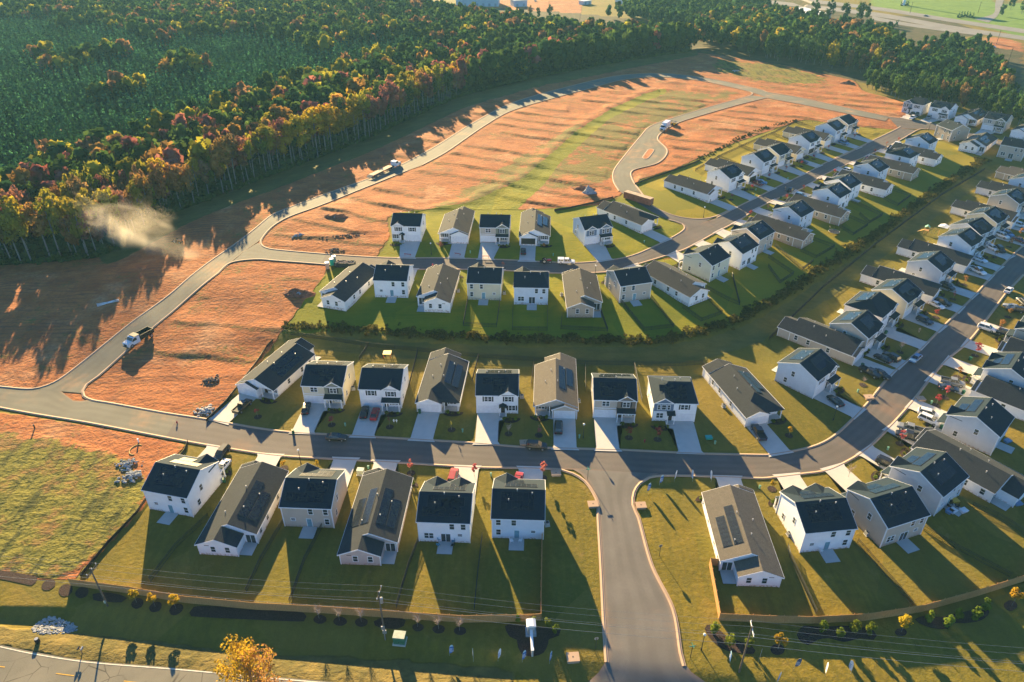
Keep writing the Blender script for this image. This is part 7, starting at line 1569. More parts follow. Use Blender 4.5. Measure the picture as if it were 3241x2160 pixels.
# ------------------------------------------------------------------ young trees and shrubs
YC = {}
def young_crown(col, h, kind, seed):
    k = (col, kind, seed % 4)
    if k not in YC:
        s = seed % 4
        if kind == 'narrow': C, Rd = blobs(40+s, .55, 2.6, 10); V, tn = leaf_quads(C, Rd*.8, 230, .13, 60+s)
        elif kind == 'thin': C, Rd = blobs(44+s, .35, 2.0, 7); V, tn = leaf_quads(C, Rd*.8, 60, .12, 64+s)
        elif kind == 'round': C, Rd = blobs(48+s, 1.0, 2.2, 11); V, tn = leaf_quads(C, Rd*.85, 420, .15, 68+s)
        elif kind == 'sparse': C, Rd = blobs(52+s, .9, 2.2, 10); V, tn = leaf_quads(C, Rd*.9, 150, .13, 72+s)
        else: C, Rd = blobs(56+s, 1.0, 2.6, 12); V, tn = leaf_quads(C, Rd*.95, 800, .12, 76+s)
        YC[k] = quad_mesh('crown', V, tn, LEAF[col])
    return YC[k]
BARE = plain('bare_twig', (.42,.33,.27), .9, .1, .2, 3)
def twigs(seed, h, R):
    rr = random.Random(seed); b = MB()
    for i in range(26):
        z = h*rr.uniform(.35, .75); a = rr.uniform(0, 6.3); L = R*rr.uniform(.5, 1); p1 = (math.cos(a)*L*.5, math.sin(a)*L*.5, z+L*.6); p2 = (math.cos(a+.3)*L, math.sin(a+.3)*L, z+L*1.1)
        b.tube([(0, 0, z), p1, p2], [.03, .02, .008], 3)
        b.tube([p1, (p1[0]+rr.uniform(-.4, .4), p1[1]+rr.uniform(-.4, .4), p1[2]+L*.5)], [.018, .006], 3)
    return b
for n_, (kind, x, y, h, lab, bed) in enumerate(YOUNG):
    z = zt(x, y); bush = kind in ('redbush', 'brownbush', 'yellowbush', 'evergreen')
    E = empty('shrub' if bush else 'young_tree', (x, y, z+.06), nr.uniform(0, 6.2)); tag(E, lab, 'shrub' if bush else 'tree', 'landscape shrubs' if bush else 'young street trees')
    b = MB(); b.tube([(0, 0, -.2), (.03, .02, h*.5), (.06, 0, h*.9)], [.035 if not bush else .05, .03, .01], 5)
    for i in range(5): a = i*1.3; b.tube([(.03, 0, h*(.35+.1*i)), (math.cos(a)*h*.13, math.sin(a)*h*.13, h*(.48+.1*i))], [.018, .006], 3)
    b.build('trunk', BARK if not bush else BARKD, E)
    cfg = {'red': ('red', 'sparse', .36), 'redthin': ('crimson', 'thin', .2), 'orangethin': ('gold', 'thin', .22), 'pinkred': ('pink', 'narrow', .36), 'yellow': ('yellow', 'round', .3), 'orange': ('orange', 'sparse', .34), 'redbush': ('red', 'ever', .5), 'pinkbare': ('pink', 'sparse', .28), 'brownbush': ('orange', 'round', .5), 'yellowbush': ('yellow', 'ever', .5), 'evergreen': ('lime', 'ever', .36)}
    if kind == 'bare': twigs(n_, h, h*.32).build('branches', BARE, E)
    else:
        col, sh, rf = cfg[kind]
        if kind == 'red': col = ('crimson', 'crimson', 'red')[n_ % 3]
        base = .02 if bush else .36; ch = h*(1-base); c = put('crown', young_crown(col, h, sh, n_), E, (0, 0, h*base+ch*.52)); R_c = h*rf; c.scale = (R_c, R_c, ch/2.4)
    if bed and y > 95:
        ring = [(x+.95*math.cos(t), y+.95*math.sin(t)) for t in np.linspace(0, 2*math.pi, 13)[:-1]]; tag(flat_poly('mulch_bed', ring, MULCH, .08), kind='structure')
# foundation shrubs in the front beds of nearby houses
n_s = 0
for key, kind, hx, hy, deg, o in HOUSES:
    if hy > 300: continue
    g = (-1 if o.get('front') in ('gl', 'gp', 'ge', 'g2', '1g', '2g') else 1) if kind == 2 else o.get('gar', 1)
    W = o.get('W', 9.85); D2 = o.get('D', 10.4)/2; bx_ = -g*(W/2-1.9) if kind == 2 else -g*3.6; by_ = -D2-2.6 if kind == 2 else -10.4
    for j, dx in enumerate((-1.3, .1, 1.4)):
        x, y = loc2w(hx, hy, R_(deg), bx_+dx, by_-(.3 if j % 2 else 0)); sz = nr.uniform(.45, .65); col = ('lime', 'hedge', 'lime')[j]
        E = empty('shrub', (x, y, zt(x, y)+.08), nr.uniform(0, 6)); tag(E, ('lime green' if col == 'lime' else 'dull olive')+' rounded shrub in the front bed of the '+o['nick'], 'shrub', 'foundation shrubs at the '+o['nick'])
        b = MB(); b.tube([(0, 0, -.1), (0, 0, sz)], [.04, .02], 4); b.build('stem', BARKD, E)
        c = put('foliage', young_crown(col, 1, 'ever', j), E, (0, 0, sz*.75)); c.scale = (sz, sz, sz*.62)
# ------------------------------------------------------------------ vehicles
PAINT = {'black': (.012,.013,.015), 'white': (.72,.73,.74), 'red': (.32,.02,.03), 'darkred': (.12,.012,.02), 'blue': (.10,.22,.40), 'navy': (.015,.03,.06), 'grey': (.22,.23,.24), 'pink': (.5,.06,.12), 'yellow': (.6,.36,.03), 'teal': (.0,.30,.24), 'orange': (.55,.15,.03)}
def paint(c):
    k = 'paint_'+c
    if k not in MATS:
        t = NT(k); t.col(PAINT[c]); t.rough(.32, .35); t.b.inputs['Coat Weight'].default_value = .25; t.b.inputs['Coat Roughness'].default_value = .08
        d = t.ramp(t.noise(3, 3), .45, .8, 0, .05); t.col(t.mix(d, PAINT[c], (.35, .25, .18))); MATS[k] = t.mat
    return MATS[k]
TYRE = plain('tyre_rubber', (.015,.015,.015), .9, .2); RIM = plain('wheel_rim', (.45,.46,.47), .35, .5, .05, 1, .6); LAMPW = plain('headlamp', (.75,.76,.74), .2, .6, .03); LAMPR = plain('tail_lamp', (.35,.01,.01), .3, .5); CHAS = plain('chassis', (.02,.02,.022), .7)
def loft(b, st, m=0, n=8):
    """st: list of (x, half width, z low, z high) -> rounded body sections"""
    base = len(b.v)
    for x, hw, z0, z1 in st:
        hgt = z1-z0; s = [(-hw*.9, z0), (-hw, z0+hgt*.25), (-hw, z0+hgt*.68), (-hw*.86, z1), (hw*.86, z1), (hw, z0+hgt*.68), (hw, z0+hgt*.25), (hw*.9, z0)]
        b.v += [(x, y, z) for y, z in s]
    for i in range(len(st)-1):
        for k in range(8): j = (k+1) % 8; b.f.append((base+i*8+k, base+i*8+j, base+i*8+8+j, base+i*8+8+k)); b.m.append(m)
    b.f.append(tuple(base+k for k in range(8))); b.m.append(m); e = base+(len(st)-1)*8; b.f.append(tuple(e+k for k in reversed(range(8)))); b.m.append(m)
CARS_ = {'sedan': dict(L=4.8, W=.92, body=[(-2.4,.72,.4,.8),(-2.25,.86,.25,.98),(-1.5,.92,.22,1.0),(.8,.92,.22,.95),(1.9,.89,.24,.84),(2.3,.8,.28,.72),(2.42,.66,.38,.6)], gh=(-1.85,1.05,-1.05,.15,.80,.56,.96,1.44), wh=1.42, r=.33),
 'suv': dict(L=4.8, W=.97, body=[(-2.38,.8,.45,.95),(-2.28,.93,.32,1.12),(-1.5,.97,.3,1.14),(.9,.97,.3,1.1),(2.0,.93,.32,1.02),(2.34,.84,.38,.86),(2.42,.7,.46,.7)], gh=(-2.22,1.2,-1.9,.35,.86,.66,1.1,1.74), wh=1.45, r=.38),
 'pickup': dict(L=5.7, W=1.0, body=[(-2.85,.9,.5,1.05),(-2.75,.98,.42,1.12),(-.75,1.0,.4,1.12),(1.2,1.0,.4,1.14),(2.4,.96,.42,1.08),(2.78,.88,.48,.95),(2.85,.74,.55,.8)], gh=(-.75,1.5,-.6,.75,.88,.70,1.12,1.84), wh=1.8, r=.42),
 'topper': dict(L=5.7, W=1.0, body=[(-2.85,.9,.5,1.05),(-2.75,.98,.42,1.12),(-.75,1.0,.4,1.12),(1.2,1.0,.4,1.14),(2.4,.96,.42,1.08),(2.78,.88,.48,.95),(2.85,.74,.55,.8)], gh=(-.75,1.5,-.6,.75,.88,.70,1.12,1.84), wh=1.8, r=.42)}
WHC = {}
def wheel_meshes(r, wd):
    k = (r, wd)
    if k not in WHC:
        b = MB(); b.tube([(0, -wd/2, 0), (0, wd/2, 0)], r, 16); t = b.data('tyre', [TYRE]); b = MB(); b.tube([(0, -wd/2-.012, 0), (0, wd/2+.012, 0)], r*.62, 12); b.tube([(0, -wd/2-.03, 0), (0, wd/2+.03, 0)], r*.18, 8)
        WHC[k] = (t, b.data('rim', [RIM]))
    return WHC[k]
def add_wheels(E, xs, y, r, wd=.24):
    t, rm = wheel_meshes(r, wd)
    for x in xs:
        for s in (-1, 1): o = put('wheel', t, E, (x, s*y, r)); put('rim', rm, o)
CARM = {}
def car_parts(kind, colr):
    k = (kind, colr)
    if k in CARM: return CARM[k]
    c = CARS_[kind]; out = []
    b = MB(); loft(b, c['body']); b.box(-.5, .5, -.04, .04, .3, .31)
    if kind == 'pickup':    # open bed: dark floor sunk between rails
        pass
    out.append(('body', b.data('body', [paint(colr)])))
    x0, x1, t0, t1, h0, h1, z0, z1 = c['gh']
    b = MB(); v = [(x0,-h0,z0),(x1,-h0,z0),(x1,h0,z0),(x0,h0,z0),(t0,-h1,z1),(t1,-h1,z1),(t1,h1,z1),(t0,h1,z1)]
    for q in ((0,1,5,4),(1,2,6,5),(2,3,7,6),(3,0,4,7),(4,5,6,7),(3,2,1,0)): b.poly([v[i] for i in q])
    out.append(('window', b.data('window', [CARGLASS])))
    b = MB(); rf = [(t0-.03,-h1-.02,z1-.03),(t1+.06,-h1-.02,z1-.03),(t1+.06,h1+.02,z1-.03),(t0-.03,h1+.02,z1-.03)]
    n = [(x, y*.94, z1+.045) for x, y, z in rf]
    for q in ((0,1,2,3),): b.poly(n); b.poly(rf[::-1])
    for i in range(4): j = (i+1) % 4; b.poly([rf[i], rf[j], n[j], n[i]])
    for s in (-1, 1):
        for (xb, xt) in ((x0, t0), ((x0+x1)/2+.05, (t0+t1)/2+.1), (x1, t1)): b.bar((xb, s*h0, z0), (xt, s*(h1+.01), z1), .07)
    out.append(('roof', b.data('roof', [paint(colr)])))
    L = c['L']/2; bz = c['body'][3][3]
    b = MB(); b.box(-.11, .1, -.19, .19, -.08, .08); hl = b.data('headlight', [LAMPW]); b = MB(); b.box(-.06, .08, -.2, .2, -.08, .08); tl = b.data('taillight', [LAMPR])
    for s in (-1, 1): out.append(('headlight', hl, (L-.18, s*.6, .68 if kind != 'sedan' else .62))); out.append(('taillight', tl, (-L+.06, s*.62, .82)))
    if kind == 'pickup':
        b = MB(); b.box(-2.68, -.85, -.82, .82, 1.125, 1.14); out.append(('bed', b.data('bed', [CHAS])))
        b = MB(); b.box(-2.8, -.8, -.98, -.86, 1.1, 1.3); b.box(-2.8, -.8, .86, .98, 1.1, 1.3); b.box(-2.86, -2.76, -.95, .95, 1.1, 1.3); out.append(('bed_rail', b.data('bed_rail', [paint(colr)])))
    if kind == 'topper':
        b = MB(); b.prism([(-.98, 1.1), (.98, 1.1), (.84, 1.9), (-.84, 1.9)], 'x', -2.8, -.82); out.append(('bed_cap', b.data('bed_cap', [paint(colr)])))
        b = MB()
        for s in (-1, 1): b.prism([(s*.955, 1.32), (s*.99, 1.32), (s*.92, 1.7), (s*.885, 1.7)], 'x', -2.45, -1.9); b.prism([(s*.955, 1.32), (s*.99, 1.32), (s*.92, 1.7), (s*.885, 1.7)], 'x', -1.75, -1.1)
        out.append(('cap_window', b.data('cap_window', [CARGLASS])))
    for nm, me, *r in out:
        if nm == 'body': me.polygons.foreach_set('use_smooth', [False]*len(me.polygons))
    CARM[k] = out; return out
CNAME2 = {'sedan': 'parked_car', 'suv': 'parked_suv', 'pickup': 'pickup_truck', 'topper': 'pickup_truck'}
for kind, colr, x, y, deg, lab in CARS:
    near_drive = not in_road(x, y); z = zt(x, y)+(.165 if near_drive else .12)
    E = empty(CNAME2[kind], (x, y, z), R_(deg)); tag(E, lab, {'sedan': 'car', 'suv': 'car', 'pickup': 'pickup truck', 'topper': 'pickup truck'}[kind], 'vehicles of the subdivision')
    for p in car_parts(kind, colr): put(p[0], p[1], E, p[2] if len(p) > 2 else None)
    c = CARS_[kind]; add_wheels(E, (-c['wh'], c['wh']), c['W']-.12, c['r'])
def ground_empty(name, x, y, rot, lab, cat, group=None, dz=0.0):
    E = empty(name, (x, y, zt(x, y)+dz), rot); return tag(E, lab, cat, group)
def truck_cab(E, x0, colr, ln=2.3, hood=1.5, wd=1.15):
    b = MB(); b.prism([(x0, .55), (x0+ln+hood, .55), (x0+ln+hood, 1.35), (x0+ln+hood-.2, 1.6), (x0+ln, 1.75), (x0+ln-.45, 2.6), (x0, 2.65)], 'y', -wd, wd); b.build('cab', paint(colr), E)
    b = MB(); b.prism([(x0+ln+.03, 1.8), (x0+ln-.40, 2.5), (x0+ln-.37, 2.52), (x0+ln+.07, 1.83)], 'y', -wd*.88, wd*.88); b.build('windshield', CARGLASS, E)
    for s in (-1, 1):
        b = MB(); y0, y1 = sorted((s*wd, s*(wd+.02))); b.prism([(x0+.9, 1.65), (x0+ln-.1, 1.65), (x0+ln-.45, 2.4), (x0+.9, 2.4)], 'y', y0, y1); b.build('side_window', CARGLASS, E)
        b = MB(); b.box(x0+ln+hood-.05, x0+ln+hood+.03, s*.75-.18, s*.75+.18, .95, 1.2); b.build('headlight', LAMPW, E)
        b = MB(); b.box(x0+ln-.1, x0+ln+.05, s*(wd+.25)-.08, s*(wd+.25)+.08, 1.7, 2.15); b.build('mirror', CHAS, E)
    b = MB(); b.box(x0+ln+hood, x0+ln+hood+.06, -.6, .6, .75, 1.3); b.box(x0+ln+hood-.05, x0+ln+hood+.2, -wd, wd, .45, .65); b.build('grille', CHAS, E)
def dump_truck(E):
    truck_cab(E, .9, 'white'); b = MB(); b.box(-3.6, 4.4, -.45, .45, .55, .85); b.build('chassis', CHAS, E)
    b = MB(); b.box(-3.7, .75, -1.2, -1.1, 1.1, 2.35); b.box(-3.7, .75, 1.1, 1.2, 1.1, 2.35); b.box(.65, .75, -1.1, 1.1, 1.1, 2.6); b.box(-3.7, -3.6, -1.1, 1.1, 1.1, 2.25); b.box(-3.6, .65, -1.1, 1.1, 1.1, 1.2); b.box(.75, 2.3, -1.2, 1.2, 2.68, 2.8)
    for x in (-3, -2.1, -1.2, -.3): b.box(x-.06, x+.06, -1.27, -1.2, 1.1, 2.35); b.box(x-.06, x+.06, 1.2, 1.27, 1.1, 2.35)
    b.build('dump_bed', DARK, E); add_wheels(E, (-2.6, 3.6), 1.0, .52, .34)
def box_truck(E):
    truck_cab(E, 1.6, 'white', 1.9, 1.2); b = MB(); b.box(-4.2, 4.0, -.45, .45, .55, .9); b.build('chassis', CHAS, E)
    b = MB(); b.box(-4.4, 1.5, -1.25, 1.25, .95, 3.5); b.build('cargo_box', paint('white'), E); b = MB(); b.box(-4.44, -4.4, -1.15, 1.15, 1.05, 3.35); b.build('rear_door', GARD, E); add_wheels(E, (-2.8, 3.6), 1.0, .5, .32)
def loader(E):
    b = MB(); b.box(-1.2, .7, -.55, .55, .45, 1.15); b.box(-1.3, -.6, -.5, .5, 1.1, 1.5); b.build('body', paint('yellow'), E)
    b = MB()
    for x, y in ((-.6, -.5), (-.6, .5), (.5, -.5), (.5, .5)): b.bar((x, y, 1.1), (x, y, 2.05), .07)
    b.box(-.7, .6, -.58, .58, 2.02, 2.1); b.build('roll_cage', DARK, E)
    b = MB(); b.bar((-1.1, -.7, 1.4), (1.1, -.7, .6), .14); b.bar((-1.1, .7, 1.4), (1.1, .7, .6), .14); b.build('lift_arm', paint('yellow'), E)
    b = MB(); b.prism([(1.0, .1), (1.7, .1), (1.7, .2), (1.2, .7), (1.0, .7)], 'y', -.85, .85); b.build('bucket', CHAS, E); add_wheels(E, (-.7, .55), .68, .42, .3)
SKINM = plain('skin', (.42,.26,.19), .6)
def figure(E, seated=False, shirt=(.6,.6,.62), z0=0.0):
    """one continuous skinned body; the joints are posed first"""
    J = {}; V = []; Ed = []; Rr = []
    def j(n, p, r, par=None):
        J[n] = len(V); V.append((p[0], p[1], p[2]+z0)); Rr.append(r)
        if par: Ed.append((J[par], J[n]))
    h = .95 if not seated else .55
    j('pelvis', (0, 0, h), .14); j('waist', (0, 0, h+.18), .125, 'pelvis'); j('chest', (.02, 0, h+.4), .15, 'waist'); j('neck', (.02, 0, h+.56), .055, 'chest'); j('head', (.04, 0, h+.66), .085, 'neck'); j('crown', (.04, 0, h+.78), .08, 'head')
    for s, n in ((1, 'l'), (-1, 'r')):
        j('sh'+n, (.02, s*.2, h+.48), .06, 'chest'); j('el'+n, (.02+(.2 if seated else .02), s*.26, h+.2+(.05 if seated else 0)), .045, 'sh'+n); j('wr'+n, (.1+(.3 if seated else .04), s*.24, h-.02+(.25 if seated else 0)), .032, 'el'+n); j('pa'+n, (.13+(.34 if seated else .04), s*.24, h-.09+(.26 if seated else 0)), .038, 'wr'+n)
        for q, (dx, dl) in enumerate(((-.03, .075), (-.01, .085), (.012, .08), (.032, .062))): j('f%d%s' % (q, n), (V[J['pa'+n]][0]+dx, s*.245, h-.09-dl+(.26 if seated else 0)), .0095, 'pa'+n)
        j('th'+n, (.17+(.34 if seated else .04), s*.2, h-.12+(.26 if seated else 0)), .011, 'pa'+n)
        j('hi'+n, (0, s*.1, h-.06), .1, 'pelvis'); j('kn'+n, ((.45 if seated else .05)*(1 if s > 0 or seated else -.6), s*.11, h-.45 if not seated else h-.08), .065, 'hi'+n); j('an'+n, ((.5 if seated else .0), s*.11, .08 if not seated else .12), .045, 'kn'+n); j('to'+n, ((.66 if seated else .17), s*.12, .04 if not seated else .08), .04, 'an'+n)
    me = bpy.data.meshes.new('body'); me.from_pydata(V, Ed, []); o = put('body', me, E)
    md = o.modifiers.new('skin', 'SKIN'); 
    for i, sv in enumerate(me.skin_vertices[0].data): sv.radius = (Rr[i], Rr[i]); sv.use_root = (i == 0)
    o.modifiers.new('sub', 'SUBSURF').levels = 1; o.modifiers['sub'].render_levels = 1; me.materials.append(plain('shirt', shirt, .8))
    b = MB(); b.tube([(.03, 0, h+.74+z0), (.03, 0, h+.86+z0)], [.1, .05], 8); b.build('hair', plain('hair_brown', (.05,.03,.02), .8), E)
    b = MB(); b.tube([(0, 0, h-.14+z0), (0, 0, h+.06+z0)], [.165, .15], 8); b.build('belt', DARK, E)
def tractor(E, colr, driver=True):
    b = MB(); b.box(.1, 1.5, -.32, .32, .75, 1.25); b.build('hood', paint(colr), E); b = MB(); b.box(-1.3, 1.4, -.25, .25, .5, .75); b.box(-.9, -.2, -.4, .4, .7, .9); b.build('chassis', CHAS, E)
    b = MB(); b.box(-.8, -.35, -.25, .25, .9, 1.0); b.box(-.85, -.75, -.25, .25, 1.0, 1.35); b.build('seat', DARK, E); b = MB(); b.tube([(.05, 0, 1.2), (-.1, 0, 1.4)], [.02, .16], 8); b.build('steering_wheel', CHAS, E)
    for x, r, yy, wd in ((-.8, .7, .68, .36), (1.1, .42, .55, .24)): add_wheels(E, (x,), yy, r, wd)
    b = MB(); b.box(-2.3, -1.3, -.9, .9, .35, .5); b.bar((-1.3, 0, .6), (-1.8, 0, .45), .12); b.build('grader_box', CHAS, E)
# ------------------------------------------------------------------ small things
GREENBOX = plain('cabinet_green', (.05,.17,.09), .6); GREENP = plain('cabinet_pale', (.42,.46,.36), .6); BIN = plain('bin_green', (.015,.10,.05), .5); STEEL = plain('galvanised_steel', (.42,.43,.44), .4, .5, .1, 2, .5); STONE = plain('white_stone', (.40,.39,.37), .8, .2, .15, 2); SOIL = plain('soil_mound', (.23,.10,.06), .95, .1, .3, 1.2, 0, .8); GRAVELG = plain('gravel_grey', (.28,.30,.32), .95, .1, .3, 3, 0, .8)
def rocks(n, area, s0, s1, seed, zf=0.0):
    rr = random.Random(seed); b = MB()
    for i in range(n):
        x, y = area(rr); s = rr.uniform(s0, s1); bm = bmesh.new(); bmesh.ops.create_icosphere(bm, subdivisions=1, radius=s)
        k = len(b.v)
        for v in bm.verts: q = rr.uniform(.7, 1.2); b.v.append((x+v.co.x*q*1.2, y+v.co.y*q, zf(x, y)+v.co.z*q*.7+s*.2))
        for f in bm.faces: b.f.append(tuple(k+v.index for v in f.verts)); b.m.append(0)
        bm.free()
    return b
def mound(E, name, a, b_, h, mat, seed):
    bm = bmesh.new(); bmesh.ops.create_grid(bm, x_segments=18, y_segments=14, size=1); rr = random.Random(seed); ph = [rr.uniform(0, 6) for _ in range(6)]
    for v in bm.verts:
        d = math.hypot(v.co.x, v.co.y); z = max(0, 1-d**1.5)*(1+.25*math.sin(v.co.x*5+ph[0])+.2*math.sin(v.co.y*7+ph[1]))+.12*math.sin(v.co.x*11+ph[2])*math.sin(v.co.y*9+ph[3])*(d < .95); v.co = (v.co.x*a, v.co.y*b_, z*h-.05-(.4 if d > 1.05 else 0))
    me = bpy.data.meshes.new(name); bm.to_mesh(me); bm.free(); me.materials.append(mat); return put(name, me, E)
def small(kind, x, y, deg, lab):
    r = R_(deg)
    if kind in ('transformer', 'transformer_pale'):
        s = 1.0 if kind == 'transformer' else .75; m_ = GREENBOX if kind == 'transformer' else GREENP; E = ground_empty('utility_cabinet', x, y, R_(-6), lab, 'utility box', 'utility cabinets')
        b = MB(); b.prism([(-.7*s, .15), (.7*s, .15), (.7*s, 1.75*s), (-.45*s, 1.75*s), (-.7*s, 1.25*s)], 'x', -.95*s, .95*s); b.build('housing', m_, E)
        b = MB(); b.box(-1.0*s, 1.0*s, -.74*s, .75*s, 1.752*s, 1.85*s); b.build('lid', GREENP, E); b = MB(); b.box(-1.1*s, 1.1*s, -.9*s, .9*s, -.1, .148); b.build('pad', MATS['concrete'], E); b = MB(); b.box(-.05, .05, -.735*s, -.702*s, .5*s, .8*s); b.build('handle', DARK, E)
    elif kind == 'bin':
        E = ground_empty('wheelie_bin', x, y, R_(20), lab, 'bin', 'wheelie bins', .1); b = MB(); b.prism([(-.25, .08), (.25, .08), (.33, 1.0), (-.33, 1.0)], 'x', -.28, .28); b.build('body', BIN, E)
        b = MB(); b.box(-.32, .32, -.36, .36, 1.0, 1.08); b.build('lid', BIN, E); b = MB(); b.tube([(-.3, .25, .13), (.3, .25, .13)], .13, 10); b.build('wheel', TYRE, E)
    elif kind == 'pedestal':
        E = ground_empty('utility_pedestal', x, y, 0, lab, 'utility box', 'utility pedestals'); b = MB(); b.box(-.16, .16, -.16, .16, -.1, .75); b.build('housing', plain('pedestal_green', (.16,.34,.24), .6), E); b = MB(); b.prism([(-.2, .75), (.2, .75), (.15, .9), (-.15, .9)], 'x', -.2, .2); b.build('lid', plain('pedestal_green', (.16,.34,.24), .6), E)
    elif kind == 'inlet':
        E = ground_empty('storm_inlet', x, y, R_(4), lab, 'storm drain', 'concrete storm inlets'); b = MB(); b.box(-.95, .95, -.75, .75, -.2, .42); b.build('box', MATS['kerbstone'], E); b = MB(); b.box(-1.05, 1.05, -.85, .85, .42, .56); b.build('lid', MATS['kerbstone'], E); b = MB(); b.box(-.1, .1, -.1, .1, .56, .585); b.build('manhole', DARK, E)
    elif kind in ('stopsign', 'streetname'):
        E = ground_empty('traffic_sign' if kind == 'stopsign' else 'street_sign', x, y, R_(10), lab, 'sign', None); b = MB(); b.tube([(0, 0, -.2), (0, 0, 2.9)], .05, 6); b.build('post', DARK, E); b = MB()
        if kind == 'stopsign': b.prism([(.38*math.cos(t), 2.6+.38*math.sin(t)) for t in [math.pi*(i+.5)/4 for i in range(8)]], 'y', .05, .07); b.build('panel', STEEL, E)
        else: b.box(-.55, .55, -.02, .02, 2.9, 3.1); b.box(-.02, .02, -.5, .5, 3.12, 3.3); b.build('panel', plain('sign_teal', (.05,.30,.24), .5), E)
    elif kind == 'mailbox':
        E = ground_empty('mailbox', x, y, 0, lab, 'mailbox'); b = MB(); b.box(-.06, .06, -.06, .06, -.2, 1.3); b.box(-.4, .5, -.05, .05, 1.05, 1.15); b.build('post', WOODF, E)
        for xx, mt in ((-.25, DARK), (.35, STEEL)): b = MB(); b.prism([(-.12, 1.16), (.12, 1.16), (.12, 1.36), (.07, 1.44), (-.07, 1.44), (-.12, 1.36)], 'y', -.3, .3); o = b.build('box', mt, E); o.location.x = xx
    elif kind == 'hydrant':
        E = ground_empty('fire_hydrant', x, y, 0, lab, 'hydrant', 'fire hydrants'); m_ = paint('red'); b = MB(); b.tube([(0, 0, -.1), (0, 0, .6), (0, 0, .75), (0, 0, .82)], [.14, .13, .16, .05], 10); b.build('barrel', m_, E); b = MB(); b.tube([(-.24, 0, .5), (.24, 0, .5)], .07, 8); b.tube([(0, -.26, .5), (0, 0, .5)], .09, 8); b.build('nozzle', m_, E)
    elif kind == 'barrel':
        E = ground_empty('drainage_barrel', x, y, 0, lab, 'barrel'); b = MB(); b.tube([(0, 0, -.1), (0, 0, .3), (0, 0, .9)], [.36, .4, .36], 14); b.build('body', DARK, E); b = MB(); b.tube([(0, 0, .9), (0, 0, .95)], .3, 14); b.build('rim', STEEL, E)
    elif kind == 'patioset':
        for i, (dx, dy, a) in enumerate(((-1.3, .8, .4), (-1.35, -.6, .9), (1.4, .3, 3.4), (1.4, -.7, 2.8))):
            ll = 'folding chair with blue seat, %s of four on the patio of the blue-chair white house' % ('far left', 'near left', 'far right', 'near right')[i]
            E = ground_empty('patio_chair', x+dx, y+dy, a, ll, 'chair', 'patio chairs', .18); m_ = plain('chair_blue', (.05,.22,.34), .6) if i < 3 else DARK
            b = MB(); b.box(-.3, .3, -.3, .3, .4, .46); b.build('seat', m_, E); b = MB(); b.box(-.34, -.28, -.3, .3, .46, 1.0); b.build('backrest', m_, E)
            for sx in (-1, 1):
                for sy in (-1, 1): b = MB(); b.bar((sx*.27, sy*.27, 0), (sx*.25, sy*.25, .4), .04); b.build('leg', DARK, E)
    elif kind == 'chairs':
        for i, (dx, dy, a) in enumerate(((-.9, 0, .3), (.8, .1, 2.8), (0, .9, 4.6))[:deg]):
            c = ('white' if 'white' in lab else 'dark'); E = ground_empty('patio_chair', x+dx, y+dy, a, lab, 'chair', lab, .18); m_ = TRIM if c == 'white' else DARK
            b = MB(); b.box(-.3, .3, -.3, .3, .38, .44); b.build('seat', m_, E); b = MB(); b.box(-.34, -.27, -.3, .3, .44, 1.0); b.build('backrest', m_, E); b = MB(); b.box(-.3, .3, -.33, -.27, .6, .65); b.box(-.3, .3, .27, .33, .6, .65); b.build('armrest', m_, E)
            for sx in (-1, 1):
                for sy in (-1, 1): b = MB(); b.bar((sx*.26, sy*.26, 0), (sx*.25, sy*.25, .38), .05); b.build('leg', m_, E)
    elif kind == 'toybox':
        c = next((k for k in ('yellow', 'blue', 'white', 'teal', 'red') if k in lab), 'white'); E = ground_empty('toy_box', x, y, R_(deg), lab, 'toy box', None, .1); b = MB(); b.prism([(-.45, 0), (.45, 0), (.55, .5), (-.55, .5)], 'x', -.7, .7); b.build('tub', paint(c), E); b = MB(); b.box(-.76, .76, -.6, .6, .5, .57); b.build('lid', paint(c), E)
    elif kind == 'arrowsign':
        E = ground_empty('yard_sign', x, y, R_(deg), lab, 'sign', 'white arrow yard signs'); b = MB(); b.prism([(-.3, 1.0), (0, 1.4), (.3, 1.0), (.13, 1.0), (.13, .55), (-.13, .55), (-.13, 1.0)], 'y', -.02, .02); b.build('panel', TRIM, E); b = MB(); b.bar((0, 0, -.1), (0, 0, .6), .04); b.build('stake', STEEL, E)
    elif kind == 'sawhorse':
        E = ground_empty('barrier', x, y, R_(deg), lab, 'barrier', 'driveway barriers', .16); m_ = plain('barrier_red', (.36,.06,.04), .7); b = MB(); b.box(-1.2, 1.2, -.06, .06, .6, .78); b.build('rail', m_, E)
        for s in (-1, 1): b = MB(); b.bar((s*.9, -.35, 0), (s*.9, 0, .7), .06); b.bar((s*.9, .35, 0), (s*.9, 0, .7), .06); b.build('leg', m_, E)
    elif kind == 'ac':
        E = ground_empty('air_conditioner', x, y, R_(12), lab, 'air conditioner', 'outdoor air conditioners'); b = MB(); b.box(-.4, .4, -.4, .4, .08, .85); b.build('housing', plain('ac_grey', (.36,.37,.37), .5), E); b = MB(); b.tube([(0, 0, .851), (0, 0, .88)], .33, 14); b.build('fan_grille', DARK, E); b = MB(); b.box(-.5, .5, -.5, .5, -.1, .078); b.build('pad', MATS['concrete'], E)
    elif kind.startswith('toilet'):
        c = {'toilet_white': (.52,.36,.25), 'toilet_green': (.0,.36,.27), 'toilet_grey': (.40,.38,.33)}[kind]; E = ground_empty('portable_toilet', x, y, R_(15), lab, 'portable toilet', 'portable toilets'); b = MB(); b.box(-.58, .58, -.58, .58, .1, 2.15); b.build('cabin', plain(kind, c, .6), E)
